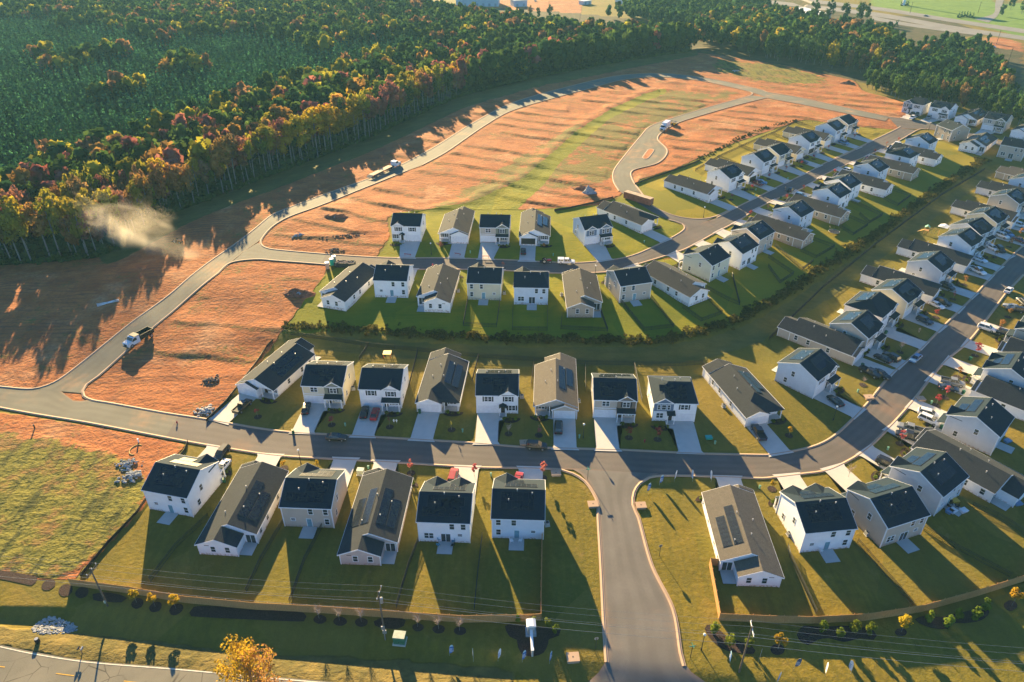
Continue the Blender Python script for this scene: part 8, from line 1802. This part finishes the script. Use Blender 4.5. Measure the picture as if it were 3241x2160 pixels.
        b = MB(); b.prism([(-.62, 2.15), (.62, 2.15), (.45, 2.36), (-.45, 2.36)], 'x', -.62, .62); b.build('roof', TRIM, E); b = MB(); b.box(-.42, .42, -.62, -.58, .2, 2.0); b.build('door', plain(kind, c, .6), E); b = MB(); b.tube([(.4, .4, 2.3), (.4, .4, 2.6)], .05, 6); b.build('vent', TRIM, E)
    elif kind == 'dumpster':
        E = ground_empty('dumpster', x, y, r, lab, 'dumpster'); b = MB(); b.box(-3.0, 3.0, -1.2, -1.1, .25, 1.7); b.box(-3, 3, 1.1, 1.2, .25, 1.7); b.box(-3, -2.9, -1.1, 1.1, .25, 1.7); b.box(2.9, 3, -1.1, 1.1, .25, 1.7); b.box(-3, 3, -1.2, 1.2, .15, .25)
        for i in range(7): xx = -2.8+i*.93; b.box(xx-.06, xx+.06, -1.28, -1.2, .25, 1.65)
        b.build('container', plain('dumpster_dark', (.03,.035,.04), .7), E); rb = rocks(70, lambda q: (q.uniform(-2.7, 2.7), q.uniform(-1, 1)), .15, .42, 5, lambda a, c_: 1.45+.2*math.sin(a*2)); rb.build('debris', plain('debris_wood', (.40,.30,.22), .9, .2, .4, 3), E)
        for xx in (-2.2, 2.2): b = MB(); b.tube([(xx, -1, .12), (xx, 1, .12)], .14, 8); b.build('wheel', TYRE, E)
    elif kind == 'container':
        E = ground_empty('shipping_container', x, y, r, lab, 'container', None, .12); m_ = plain('container_brown', (.27,.115,.075), .7, .3, .2, .8); b = MB(); b.box(-6.1, 6.1, -1.2, 1.2, .1, 2.6)
        for i in range(40): xx = -6.0+i*.3; b.box(xx, xx+.14, -1.24, -1.2, .25, 2.45); b.box(xx, xx+.14, 1.2, 1.24, .25, 2.45)
        b.build('body', m_, E); b = MB(); b.box(-6.12, 6.12, -1.22, 1.22, 2.602, 2.64); b.build('roof', plain('container_roof', (.45,.33,.23), .7, .3, .2, .8), E)
        for s in (-1, 1): b = MB(); b.box(6.1, 6.16, s*.6-.55, s*.6+.55, .2, 2.5); o = b.build('door', m_, E); b = MB(); b.tube([(6.2, s*.25, .3), (6.2, s*.25, 2.4)], .03, 5); b.build('handle', STEEL, o)
    elif kind == 'gravelpile': E = ground_empty('gravel_pile', x, y, 0, lab, 'gravel pile'); mound(E, 'heap', 3.2, 2.6, 2.6, GRAVELG, 9)
    elif kind == 'dumpmound':
        E = ground_empty('soil_mound', x, y, R_(-8), lab, 'soil mound', 'soil mounds in the construction area'); mound(E, 'heap', 5.2, 2.6, 1.4, SOIL, int(abs(x*7)) % 99)
        rocks(26, lambda q: (q.gauss(-1, 2.0), q.gauss(.3, 1.0)), .12, .35, 8, lambda a, c_: max(0, .9-(abs(a)/5)-(abs(c_)/4))).build('boulders', GRAVELG, E)
    elif kind == 'rubble':
        E = ground_empty('rubble_pile', x, y, R_(10), lab, 'rubble', 'rubble heaps in the construction area'); pale = 'pale' in lab or 'grey' in lab; m_ = GRAVELG if 'grey' in lab else (STONE if pale else plain('scrap', (.12,.09,.08), .9, .2, .5, 2)); ln = 9 if 'row' in lab else 2.6
        rocks(70, lambda q: (q.gauss(0, ln*.45), q.gauss(0, .9)), .1, .42, int(abs(y)) % 77, lambda a, c_: max(0, .5-abs(a)/(ln*2.4)-abs(c_)/4)).build('rubble', m_, E)
    elif kind == 'trampoline':
        E = ground_empty('trampoline', x, y, 0, lab, 'trampoline'); P = [(1.9*math.cos(t), 1.9*math.sin(t)) for t in np.linspace(0, 6.2832, 25)[:-1]]; b = MB(); b.poly([(px*.92, py*.92, .86) for px, py in P]); b.build('mat', DARK, E); b = MB(); b.tube([(px, py, .86) for px, py in P+[P[0]]], .06, 6); b.build('ring', plain('trampoline_pad', (.35,.36,.33), .6), E)
        for k in range(0, 24, 4): px, py = P[k]; b = MB(); b.tube([(px, py, 0), (px*1.02, py*1.02, 2.6)], .03, 5); b.build('leg', DARK, E)
        b = MB(); b.tube([(px, py, 2.6) for px, py in P+[P[0]]], .025, 5)
        for z in (1.3, 1.7, 2.1): b.tube([(px, py, z) for px, py in P+[P[0]]], .008, 3)
        b.build('net', DARK, E)
    elif kind == 'playset':
        E = ground_empty('playset', x, y, R_(-30), lab, 'playset'); b = MB()
        for sx in (-1, 1):
            for sy in (-1, 1): b.bar((sx*.7, sy*.7, 0), (sx*.7, sy*.7, 2.7), .1)
        b.box(-.8, .8, -.8, .8, 1.3, 1.4); b.bar((.7, 0, 2.3), (4, 0, 2.3), .1); b.bar((4, -.9, 0), (4, 0, 2.3), .1); b.bar((4, .9, 0), (4, 0, 2.3), .1); b.build('frame', WOODF, E)
        b = MB(); b.prism([(-.9, 2.5), (0, 3.2), (.9, 2.5), (.9, 2.56), (0, 3.27), (-.9, 2.56)], 'y', -.9, .9); b.build('canopy', plain('canvas_green', (.12,.34,.26), .8), E); b = MB(); b.prism([(-.8, 1.4), (-2.9, .2), (-2.9, .3), (-.8, 1.5)], 'y', -.3, .3); b.build('slide', paint('yellow'), E)
        for xx in (1.7, 2.9): b = MB(); b.bar((xx, -.2, 2.3), (xx, -.2, .6), .02); b.bar((xx, .2, 2.3), (xx, .2, .6), .02); b.box(xx-.12, xx+.12, -.25, .25, .56, .6); b.build('swing', DARK, E)
    elif kind == 'awning':
        E = ground_empty('shade_awning', x, y, r, lab, 'awning'); b = MB(); b.prism([(-1.6, 2.4), (1.6, 2.4), (.2, 2.95), (-.2, 2.95)], 'x', -1.6, 1.6); b.build('canopy', TRIM, E)
        for sx in (-1, 1):
            for sy in (-1, 1): b = MB(); b.bar((sx*1.5, sy*1.5, 0), (sx*1.5, sy*1.5, 2.4), .06); b.build('leg', DARK, E)
    elif kind == 'yellowtable':
        E = ground_empty('play_table', x, y, 0, lab, 'table'); b = MB(); b.box(-1.1, 1.1, -1.0, 1.0, 1.15, 1.24); b.build('top', plain('play_yellow', (.50,.33,.01), .5), E)
        for sx in (-1, 1):
            for sy in (-1, 1): b = MB(); b.box(sx*.9-.07, sx*.9+.07, sy*.8-.07, sy*.8+.07, 0, 1.15); b.build('leg', plain('play_red', (.4,.05,.04), .5), E)
    elif kind == 'monument':
        E = ground_empty('entrance_monument', x, y, R_(2), lab, 'monument sign'); b = MB(); b.box(-.16, .16, -2.6, 1.2, -.2, 1.6); b.build('sign_wall', STONE, E); b = MB(); b.box(-.62, .62, 1.2, 2.4, -.2, 2.5); b.build('column', STONE, E)
        b = MB(); b.prism([(-.8, 2.5), (.8, 2.5), (.8, 2.62), (.35, 2.85), (-.35, 2.85), (-.8, 2.62)], 'y', 1.02, 2.58); b.build('column_cap', TRIM, E); b = MB(); b.box(-.24, .24, -2.7, 1.19, 1.602, 1.72); b.build('wall_cap', TRIM, E); b = MB(); b.box(-.9, .9, .95, 2.65, -.2, .5); b.build('plinth', plain('plinth_blue', (.35,.40,.44), .7), E)
    elif kind == 'bigtree':
        E = empty('autumn_tree', (x, y, zt(x, y)), .4); tag(E, lab, 'tree'); h = 10.5; E.scale = (1.5, 1.5, 2.1); rr = random.Random(4); b = MB(); b.tube([(0, 0, -.3), (.1, 0, 2.0), (.0, .1, 4.6), (.1, .1, 8.2)], [.24, .19, .13, .03], 8); C = []; Rd = []
        for i in range(16):
            a = i*2.4; z = 2.2+i*.36; L = 3.6*(1-.045*i)*rr.uniform(.75, 1.1); m1 = (math.cos(a)*L*.5, math.sin(a)*L*.5, z+.8); m2 = (math.cos(a)*L, math.sin(a)*L, z+1.9); b.tube([(.05, .05, z), m1, m2], [.09, .05, .012], 5)
            for q in (.45, .7, .9, 1.05): C.append((math.cos(a)*L*q+rr.uniform(-.3, .3), math.sin(a)*L*q+rr.uniform(-.3, .3), z+.7+1.5*q)); Rd.append(rr.uniform(.5, .95))
            for j in range(4): q = rr.uniform(.5, 1); p0 = (math.cos(a)*L*q, math.sin(a)*L*q, z+.5+1.4*q); b.tube([p0, (p0[0]+rr.uniform(-.8, .8), p0[1]+rr.uniform(-.8, .8), p0[2]+rr.uniform(.6, 1.5))], [.025, .006], 3)
        C += [(0, 0, 8.4), (.3, -.2, 7.6), (-.4, .3, 7.9)]; Rd += [.7, .9, .8]; b.build('trunk', BARK, E); C = np.array(C); Rd = np.array(Rd); V, tn = leaf_quads(C, Rd, 5200, .10, 77)
        mm = V[:, 0, 0]-V[:, 0, 1]*.4+np.random.RandomState(2).normal(size=len(V))*.9 < .9; put('crown', quad_mesh('crown', V[mm], tn[mm], LEAF['yellow']), E); put('crown', quad_mesh('crown', V[~mm], tn[~mm], LEAF['orange']), E)
    elif kind == 'dumptruck': dump_truck(ground_empty('dump_truck', x, y, r, lab, 'truck', 'construction vehicles', .08))
    elif kind == 'boxtruck': box_truck(ground_empty('box_truck', x, y, r, lab, 'truck', 'construction vehicles', .12))
    elif kind == 'loader': loader(ground_empty('skid_loader', x, y, r, lab, 'loader', 'construction vehicles', .12))
    elif kind == 'flatbed':
        (ax, ay), (bx_, by_), (cx, cy) = TRAILDIR; a = math.atan2(by_-ay, bx_-ax); E = ground_empty('flatbed_truck', cx, cy, a+.05, lab, 'truck', 'construction vehicles', .13); truck_cab(E, -.6, 'white', 2.6, 1.6); b = MB(); b.box(-3.5, 3.4, -.45, .45, .6, .85); b.build('chassis', CHAS, E); add_wheels(E, (-2.6, -1.5, 2.9), 1.0, .52, .34)
        b = MB(); b.prism([(-15.5, 1.0), (-2.2, 1.15), (-2.2, 1.3), (-15.5, 1.15)], 'y', -1.25, 1.25); b.prism([(-17.3, .45), (-15.5, 1.0), (-15.5, 1.15), (-17.3, .55)], 'y', -1.2, 1.2); b.build('trailer_deck', plain('deck_wood', (.38,.30,.2), .8, .3, .25, 1.5), E); add_wheels(E, (-14, -12.9, -11.8), 1.05, .45, .4)
    elif kind == 'tractor_dust': tractor(ground_empty('grading_tractor', x, y, R_(-20), lab, 'tractor', 'construction vehicles'), 'orange')
    elif kind == 'tractor':
        E = ground_empty('red_tractor', x, y, R_(0), lab, 'tractor', 'construction vehicles', .12); tractor(E, 'red'); Ep = empty('person', (x-.55, y, zt(x, y)+.12+.42), 0); tag(Ep, 'driver in a tan shirt sitting on the red tractor', 'person'); figure(Ep, True, (.5,.33,.25))
    elif kind == 'pedestrian': E = ground_empty('person', x, y, 1.0, lab, 'person', None, .13); figure(E, False, (.62,.6,.6))
    elif kind == 'pipes':
        E = ground_empty('pipe_bundle', x, y, R_(35), lab, 'pipes'); rr = random.Random(3)
        for i in range(5): b = MB(); yy = rr.uniform(-1, 1); yy *= 1.5; b.tube([(-3, yy, .12), (3, yy+rr.uniform(-1.4, 1.4), .15)], .06, 6); b.build('pipe', TRIM, E)
    elif kind == 'pipe':
        E = ground_empty('hose', x, y, 0, lab, 'hose'); b = MB(); b.tube([(1.6*math.cos(t)*.8, 1.7*math.sin(t), .1) for t in np.linspace(1.0, 5.0, 14)], .09, 6); b.build('hose_line', plain('hose_yellow', (.6,.42,.12), .6), E)
    elif kind == 'standpipe':
        E = ground_empty('standpipe', x, y, 0, lab, 'pipe', 'standpipes on the clay'); b = MB(); b.tube([(0, 0, -.2), (0, 0, .95)], .16, 8); b.build('pipe', TRIM if 'white' in lab else DARK, E); b = MB(); b.tube([(0, 0, .95), (0, 0, 1.02)], .2, 8); b.build('cap', TRIM if 'white' in lab else DARK, E)
for s in SMALL: small(*s)
# rock apron
E = ground_empty('rock_apron', -75.6, 76.5, 0, 'grey and white riprap stones lying in the roadside grass', 'rocks'); cxr = sum(p[0] for p in ROCKS)/len(ROCKS); cyr = sum(p[1] for p in ROCKS)/len(ROCKS); E.location = (cxr, cyr, zt(cxr, cyr))
xs = [p[0] for p in ROCKS]; ys = [p[1] for p in ROCKS]
def rk(q):
    for _ in range(60):
        a, c_ = q.uniform(min(xs), max(xs)), q.uniform(min(ys), max(ys))
        if inpoly(np.array([a]), np.array([c_]), ROCKS)[0]: return a-cxr, c_-cyr
    return 0, 0
for nm, n_, mt, sd_ in (('stones', 240, STONE, 1), ('stones', 240, GRAVELG, 2)): tag(rocks(n_, rk, .1, .24, sd_, lambda a, c_: zt(cxr+a, cyr+c_)-zt(cxr, cyr)).build(nm, mt, E), kind='stuff')
# ------------------------------------------------------------------ street lamps
GLOBE = plain('lamp_globe', (.85,.84,.78), .3, .5, .02)
for x, y, lab in LAMPS:
    E = ground_empty('street_lamp', x, y, 0, lab, 'street lamp', 'street lamps of the subdivision'); b = MB(); b.tube([(0, 0, -.2), (0, 0, .5), (0, 0, .55), (0, 0, 3.75)], [.14, .13, .075, .055], 8); b.build('post', DARK, E)
    b = MB(); b.tube([(0, 0, 3.75), (0, 0, 3.85)], [.12, .16], 10); b.build('collar', DARK, E); b = MB(); b.tube([(0, 0, 3.85), (0, 0, 3.95), (0, 0, 4.1), (0, 0, 4.25), (0, 0, 4.33)], [.14, .22, .26, .19, .05], 10); smooth(b.build('globe', GLOBE, E))
# ------------------------------------------------------------------ utility poles and wires
WOODP = plain('pole_wood', (.16,.12,.085), .85, .2, .25, 2); PORC = plain('insulator', (.7,.7,.68), .35, .5); WIRE = plain('wire', (.22,.23,.23), .5, .5)
dirp = math.atan2(POLES[2][1]-POLES[0][1], POLES[2][0]-POLES[0][0]); PH = [9.8, 12.2, 11.6]; arm = math.radians(90)+dirp; ATT = []
for i, (x, y, _) in enumerate(POLES):
    H = PH[i]; E = ground_empty('utility_pole', x, y, 0, ['wooden utility pole at the left wooden fence, double crossarm','wooden utility pole with transformer, middle of the fence run','leaning wooden utility pole right of the entrance, white crossarm'][i], 'utility pole', 'utility poles of the main road')
    z0 = zt(x, y); b = MB(); b.tube([(0, 0, -.5), (0, 0, H)], [.17, .11], 10); b.build('pole', WOODP, E); ca, sa = math.cos(arm), math.sin(arm); offs = (-1.2, .1, 1.2); b = MB()
    for dz in ((-.5, -.9) if i == 0 else (-.5,)): b.bar((-ca*1.4+.12, -sa*1.4, H+dz), (ca*1.4+.12, sa*1.4, H+dz), .14)
    b.build('crossarm', PORC if i == 2 else WOODP, E); at = []
    for o_f in offs: b = MB(); zz = H-.42; b.tube([(ca*o_f+.12, sa*o_f, zz), (ca*o_f+.12, sa*o_f, zz+.3)], [.06, .09], 8); b.build('insulator', PORC, E); at.append((x+ca*o_f+.12, y+sa*o_f, z0+zz+.3))
    at.append((x, y-.14, z0+H-2.3)); at.append((x, y-.16, z0+H-4.1)); ATT.append(at)
    if i == 1:
        b = MB(); b.tube([(.34, -.1, H-2.6), (.34, -.1, H-1.5), (.34, -.1, H-1.35)], [.26, .26, .1], 12); b.build('transformer', STEEL, E)
        b = MB(); b.box(-.35, .2, -.32, -.14, 2.9, 3.7); b.box(-.2, .4, -.34, -.14, 1.9, 2.7); b.build('meter_box', STEEL, E); b = MB(); b.tube([(.0, -.19, 0), (.0, -.19, 2.9)], .05, 6); b.build('conduit', STEEL, E)
    if i == 0: b = MB(); b.box(-.14, .14, -.34, -.12, 1.1, 1.6); b.build('meter_box', GREENP, E)
E = empty('power_lines', (POLES[1][0], POLES[1][1], 0)); tag(E, 'power and phone wires strung between the roadside utility poles', 'wires'); ox, oy = POLES[1][0], POLES[1][1]
d0 = (POLES[0][0]-POLES[1][0], POLES[0][1]-POLES[1][1]); d1 = (POLES[2][0]-POLES[1][0], POLES[2][1]-POLES[1][1]); PTS = []
for k in range(5):
    a, c_, e_ = ATT[0][k], ATT[1][k], ATT[2][k]; PTS.append([(a[0]+d0[0], a[1]+d0[1], a[2]), a, c_, e_, (e_[0]+d1[0], e_[1]+d1[1], e_[2])])
for k, P in enumerate(PTS):
    b = MB()
    for a, c_ in zip(P[:-1], P[1:]):
        sag = 1.0 if k < 3 else .7; b.tube([(a[0]+(c_[0]-a[0])*t-ox, a[1]+(c_[1]-a[1])*t-oy, a[2]+(c_[2]-a[2])*t-sag*4*t*(1-t)) for t in np.linspace(0, 1, 15)], .016 if k < 3 else .026, 4)
    b.build('wire', WIRE, E)
# ------------------------------------------------------------------ fences
for kind, lab, P in FENCES:
    L = resample(crom(P, 1.2), max(2, int(sum(math.dist(a, b) for a, b in zip(P[:-1], P[1:]))/(2.4 if kind != 'wood' else 2.4))+1)) if kind != 'wood' else None
    poly = [tuple(p) for p in P]; segs = []
    for a, c_ in zip(poly[:-1], poly[1:]):
        d = math.dist(a, c_); n = max(1, round(d/2.4)); segs += [((a[0]+(c_[0]-a[0])*i/n, a[1]+(c_[1]-a[1])*i/n), (a[0]+(c_[0]-a[0])*(i+1)/n, a[1]+(c_[1]-a[1])*(i+1)/n)) for i in range(n)]
    ox, oy = poly[0]; oz = zt(ox, oy); nm = {'wood': 'wooden_fence', 'metal': 'metal_fence', 'silt': 'silt_fence'}[kind]
    E = empty(nm, (ox, oy, oz)); tag(E, lab, 'fence', {'wood': 'wooden board fences', 'metal': 'black metal yard fences', 'silt': 'black silt fences'}[kind]); pb, rb = MB(), MB(); rr = random.Random(len(lab))
    for a, c_ in segs:
        za, zc = zt(*a)-oz, zt(*c_)-oz; A = Vector((a[0]-ox, a[1]-oy, za)); B_ = Vector((c_[0]-ox, c_[1]-oy, zc)); u = B_-A; ln = u.length; nn = Vector((-u.y, u.x, 0)).normalized()
        if kind == 'wood':
            n = max(1, int(ln/.16))
            for i in range(n):
                p, q_ = A+u*(i/n), A+u*((i+.93)/n); hh = 1.88+rr.uniform(-.03, .03); o_ = nn*rr.uniform(-.008, .008); t2 = nn*.03
                k = len(pb.v); pb.v += [tuple(p+o_-t2), tuple(q_+o_-t2), tuple(q_+o_+t2), tuple(p+o_+t2)]; pb.v += [(v[0], v[1], v[2]+hh) for v in pb.v[k:k+4]]
                for f in ((3,2,1,0),(4,5,6,7),(0,1,5,4),(1,2,6,5),(2,3,7,6),(3,0,4,7)): pb.f.append(tuple(k+v for v in f)); pb.m.append(0)
            for z in (.4, 1.5): rb.bar(tuple(A+nn*.08+Vector((0, 0, z))), tuple(B_+nn*.08+Vector((0, 0, z))), .08)
            rb.bar(tuple(A+nn*.13), tuple(A+nn*.13+Vector((0, 0, 1.95))), .11)
        elif kind == 'metal':
            rb.bar(tuple(A+Vector((0, 0, -.1))), tuple(A+Vector((0, 0, 1.45))), .07)
            for z in (.15, .95, 1.3): rb.bar(tuple(A+Vector((0, 0, z))), tuple(B_+Vector((0, 0, z))), .07)
            n = max(1, int(ln/.2))
            for i in range(1, n): p = A+u*(i/n); pb.bar(tuple(p+Vector((0, 0, .1))), tuple(p+Vector((0, 0, 1.36))), .045)
        else:
            rb.bar(tuple(A+Vector((0, 0, -.1))), tuple(A+Vector((0, 0, .95))), .06); k = len(pb.v); t2 = nn*.015
            pb.v += [tuple(A-t2), tuple(B_-t2), tuple(B_+t2), tuple(A+t2)]; pb.v += [(v[0], v[1], v[2]+.75) for v in pb.v[k:k+4]]
            for f in ((3,2,1,0),(4,5,6,7),(0,1,5,4),(1,2,6,5),(2,3,7,6),(3,0,4,7)): pb.f.append(tuple(k+v for v in f)); pb.m.append(0)
    m_ = WOODF if kind == 'wood' else DARK
    pb.build({'wood': 'boards', 'metal': 'pickets', 'silt': 'fabric'}[kind], m_, E); rb.build('posts_and_rails' if kind != 'silt' else 'stakes', m_, E)
# ------------------------------------------------------------------ feather flags
FB = plain('flag_blue', (.035,.14,.42), .7); FW = plain('flag_white', (.75,.77,.80), .7, .2, .04); FN = plain('flag_navy', (.03,.07,.16), .7)
def letters(txt, size):
    c = bpy.data.curves.new('lettering', 'FONT'); c.body = txt; c.size = size; c.align_x = 'CENTER'; c.extrude = .004; o = bpy.data.objects.new('lettering', c); ROOT.link(o)
    bpy.context.view_layer.update(); me = bpy.data.meshes.new_from_object(o.evaluated_get(bpy.context.evaluated_depsgraph_get())); bpy.data.objects.remove(o); me.name = 'lettering'; return me
LET = [letters('OPEN', .52), letters('HOUSE', .42)]; LETB = [m_.copy() for m_ in LET]
for m_ in LET: m_.materials.clear(); m_.materials.append(FW)
for m_ in LETB: m_.materials.clear(); m_.materials.append(FB)
for x, y, colr, ang, lab in FLAGS:
    E = ground_empty('feather_flag', x, y, R_(ang-30), lab, 'flag', 'feather flags at the entrance'); b = MB(); H = 4.0; E.scale = (.72, .72, .72); arc = [(0, 0, -.3), (0, 0, 1.0), (.02, 0, 2.2), (.1, 0, 3.2), (.32, 0, 3.8), (.75, 0, 4.05)]; b.tube(arc, [.03, .028, .025, .02, .014, .008], 6); b.build('pole', STEEL, E)
    out = [(.0, .9), (.03, 2.2), (.11, 3.2), (.33, 3.78), (.76, 4.02), (1.0, 3.5), (.98, 2.6), (.85, 1.7), (.55, 1.05)]; b = MB(); b.prism(out, 'y', -.012, .012); b.build('sail', {'blue': FB, 'white': FW, 'navy': FN}[colr], E)
    if colr == 'blue': b = MB(); b.prism([(.115, 3.25), (.33, 3.76), (.75, 4.0), (.985, 3.45)], 'y', -.02, .02); b.build('panel', plain('flag_pale', (.40,.60,.66), .7), E)
    for s in (-1, 1):
        for k, me in enumerate(LETB if colr == 'white' else LET):
            o = put('lettering', me, E, (.42+.3*k*s*s, s*.018, 2.1)); o.rotation_euler = (Matrix.Rotation(0 if s < 0 else math.pi, 4, 'Z') @ Matrix.Rotation(math.pi/2, 4, 'X') @ Matrix.Rotation(math.pi/2, 4, 'Z')).to_euler()
# ------------------------------------------------------------------ far buildings and highway things
PALEB = plain('metal_siding_pale', (.55,.62,.66), .5, .4, .06, .1); PALER = plain('metal_roof_white', (.72,.72,.70), .5, .4, .06, .1); OFFW = plain('office_wall', (.30,.33,.33), .6, .3, .1, .2)
for kind, x0, y0, x1, y1, dep, h, lab in FARBLD:
    L = math.dist((x0, y0), (x1, y1)); a = math.atan2(y1-y0, x1-x0); E = ground_empty({'warehouse': 'warehouse', 'shed': 'industrial_shed', 'office': 'office_building'}[kind], x0, y0, a, lab, 'building', 'far industrial buildings'); b = MB(); b.box(0, L, 0, dep, -.5, h); b.build('wall', OFFW if kind == 'office' else PALEB, E)
    b = MB()
    if kind == 'warehouse': b.prism([(-.5, h), (dep+.5, h), (dep/2, h+2)], 'x', -.5, L+.5)
    else: b.box(-.6, L+.6, -.6, dep+.6, h+.003, h+.6)
    b.build('roof', PALER, E); n = max(2, int(L/6))
    for i in range(n):
        xx = L*(i+.5)/n
        if kind == 'office':
            for z in (1.2, 4.6): b = MB(); b.box(xx-2, xx+2, -.08, -.003, z, z+2); b.build('window', PANE, E)
        else: b = MB(); b.box(xx-1.2, xx+1.2, -.06, -.003, .2, min(3, h-.6)); b.build('door', plain('shed_door', (.35,.40,.42), .6), E)
x, y = TOWER; E = ground_empty('white_tower', x, y, 0, 'base of a white tower standing on the bright green field', 'tower'); b = MB(); b.tube([(0, 0, -.3), (0, 0, 2), (0, 0, 22)], [2.6, 1.6, 1.4], 16); b.build('shaft', TRIM, E); b = MB(); b.tube([(0, 0, 22), (0, 0, 26), (0, 0, 31)], [1.4, 6, 6], 20); b.build('tank', TRIM, E)
for i, (x, y) in enumerate(SHRUBROW):
    E = ground_empty('conical_shrub', x, y, 0, 'dark conical shrub planted on the far green field', 'shrub', 'conical shrubs on the far field'); b = MB(); b.tube([(0, 0, -.1), (0, 0, 1)], .1, 5); b.build('trunk', BARKD, E); c = put('crown', crown('pine', i % 5, 'pine'), E, (0, 0, 2.6)); c.scale = (1.8, 1.8, 1.2)
for i, (x, y) in enumerate(FARPOLES):
    E = ground_empty('utility_pole', x, y, .3, 'thin wooden utility pole in the distance near the highway or far yard', 'utility pole', 'far utility poles'); b = MB(); b.tube([(0, 0, -.3), (0, 0, 10.5)], [.22, .16], 6); b.build('pole', WOODP, E); b = MB(); b.bar((-1.2, 0, 9.8), (1.2, 0, 9.8), .18); b.build('crossarm', WOODP, E)
# ------------------------------------------------------------------ dust cloud and haze
def dust():
    m_ = bpy.data.materials.new('dust'); m_.use_nodes = True; t = m_.node_tree; t.nodes.clear(); out = t.nodes.new('ShaderNodeOutputMaterial'); pv = t.nodes.new('ShaderNodeVolumePrincipled'); pv.inputs['Color'].default_value = (.86, .80, .68, 1); pv.inputs['Anisotropy'].default_value = .3
    tc = t.nodes.new('ShaderNodeTexCoord'); ln = t.nodes.new('ShaderNodeVectorMath'); ln.operation = 'LENGTH'; t.links.new(tc.outputs['Object'], ln.inputs[0])
    nz = t.nodes.new('ShaderNodeTexNoise'); nz.inputs['Scale'].default_value = 2.0; nz.inputs['Detail'].default_value = 7; nz.inputs['Distortion'].default_value = .6; t.links.new(tc.outputs['Object'], nz.inputs['Vector'])
    mr = t.nodes.new('ShaderNodeMapRange'); mr.inputs[1].default_value = 1.0; mr.inputs[2].default_value = .1; t.links.new(ln.outputs['Value'], mr.inputs[0])
    a = t.nodes.new('ShaderNodeMath'); a.operation = 'MULTIPLY_ADD'; a.inputs[1].default_value = 2.6; a.inputs[2].default_value = -1.75; t.links.new(nz.outputs['Fac'], a.inputs[0])
    s = t.nodes.new('ShaderNodeMath'); s.operation = 'ADD'; t.links.new(a.outputs[0], s.inputs[0]); t.links.new(mr.outputs[0], s.inputs[1])
    mx = t.nodes.new('ShaderNodeMath'); mx.operation = 'MAXIMUM'; mx.inputs[1].default_value = 0; t.links.new(s.outputs[0], mx.inputs[0]); k = t.nodes.new('ShaderNodeMath'); k.operation = 'MULTIPLY'; k.inputs[1].default_value = DUST_D; t.links.new(mx.outputs[0], k.inputs[0])
    t.links.new(k.outputs[0], pv.inputs['Density']); t.links.new(pv.outputs[0], out.inputs['Volume']); return m_
DUST_D = .10
bm = bmesh.new(); bmesh.ops.create_icosphere(bm, subdivisions=3, radius=1.0); me = bpy.data.meshes.new('dust_cloud'); bm.to_mesh(me); bm.free(); me.materials.append(dust())
dc = put('dust_cloud', me, None, (-124.9, 216.2, 13.0)); dc.scale = (29, 13, 12); dc.rotation_euler = (0, R_(20), R_(-10)); tag(dc, 'pale tan dust cloud drifting from the grading tractor into the trees', 'dust', kind='stuff')
b = MB(); b.box(-1400, 1400, -300, 2400, -3.0, 112.0); hz = b.build('haze', bpy.data.materials.new('haze')); tag(hz, kind='stuff')
hm = hz.data.materials[0]; hm.use_nodes = True; t = hm.node_tree; t.nodes.clear(); out = t.nodes.new('ShaderNodeOutputMaterial'); pv = t.nodes.new('ShaderNodeVolumePrincipled'); pv.inputs['Color'].default_value = (.38, .82, 1.0, 1); pv.inputs['Density'].default_value = .0001; pv.inputs['Anisotropy'].default_value = .0; t.links.new(pv.outputs[0], out.inputs['Volume'])
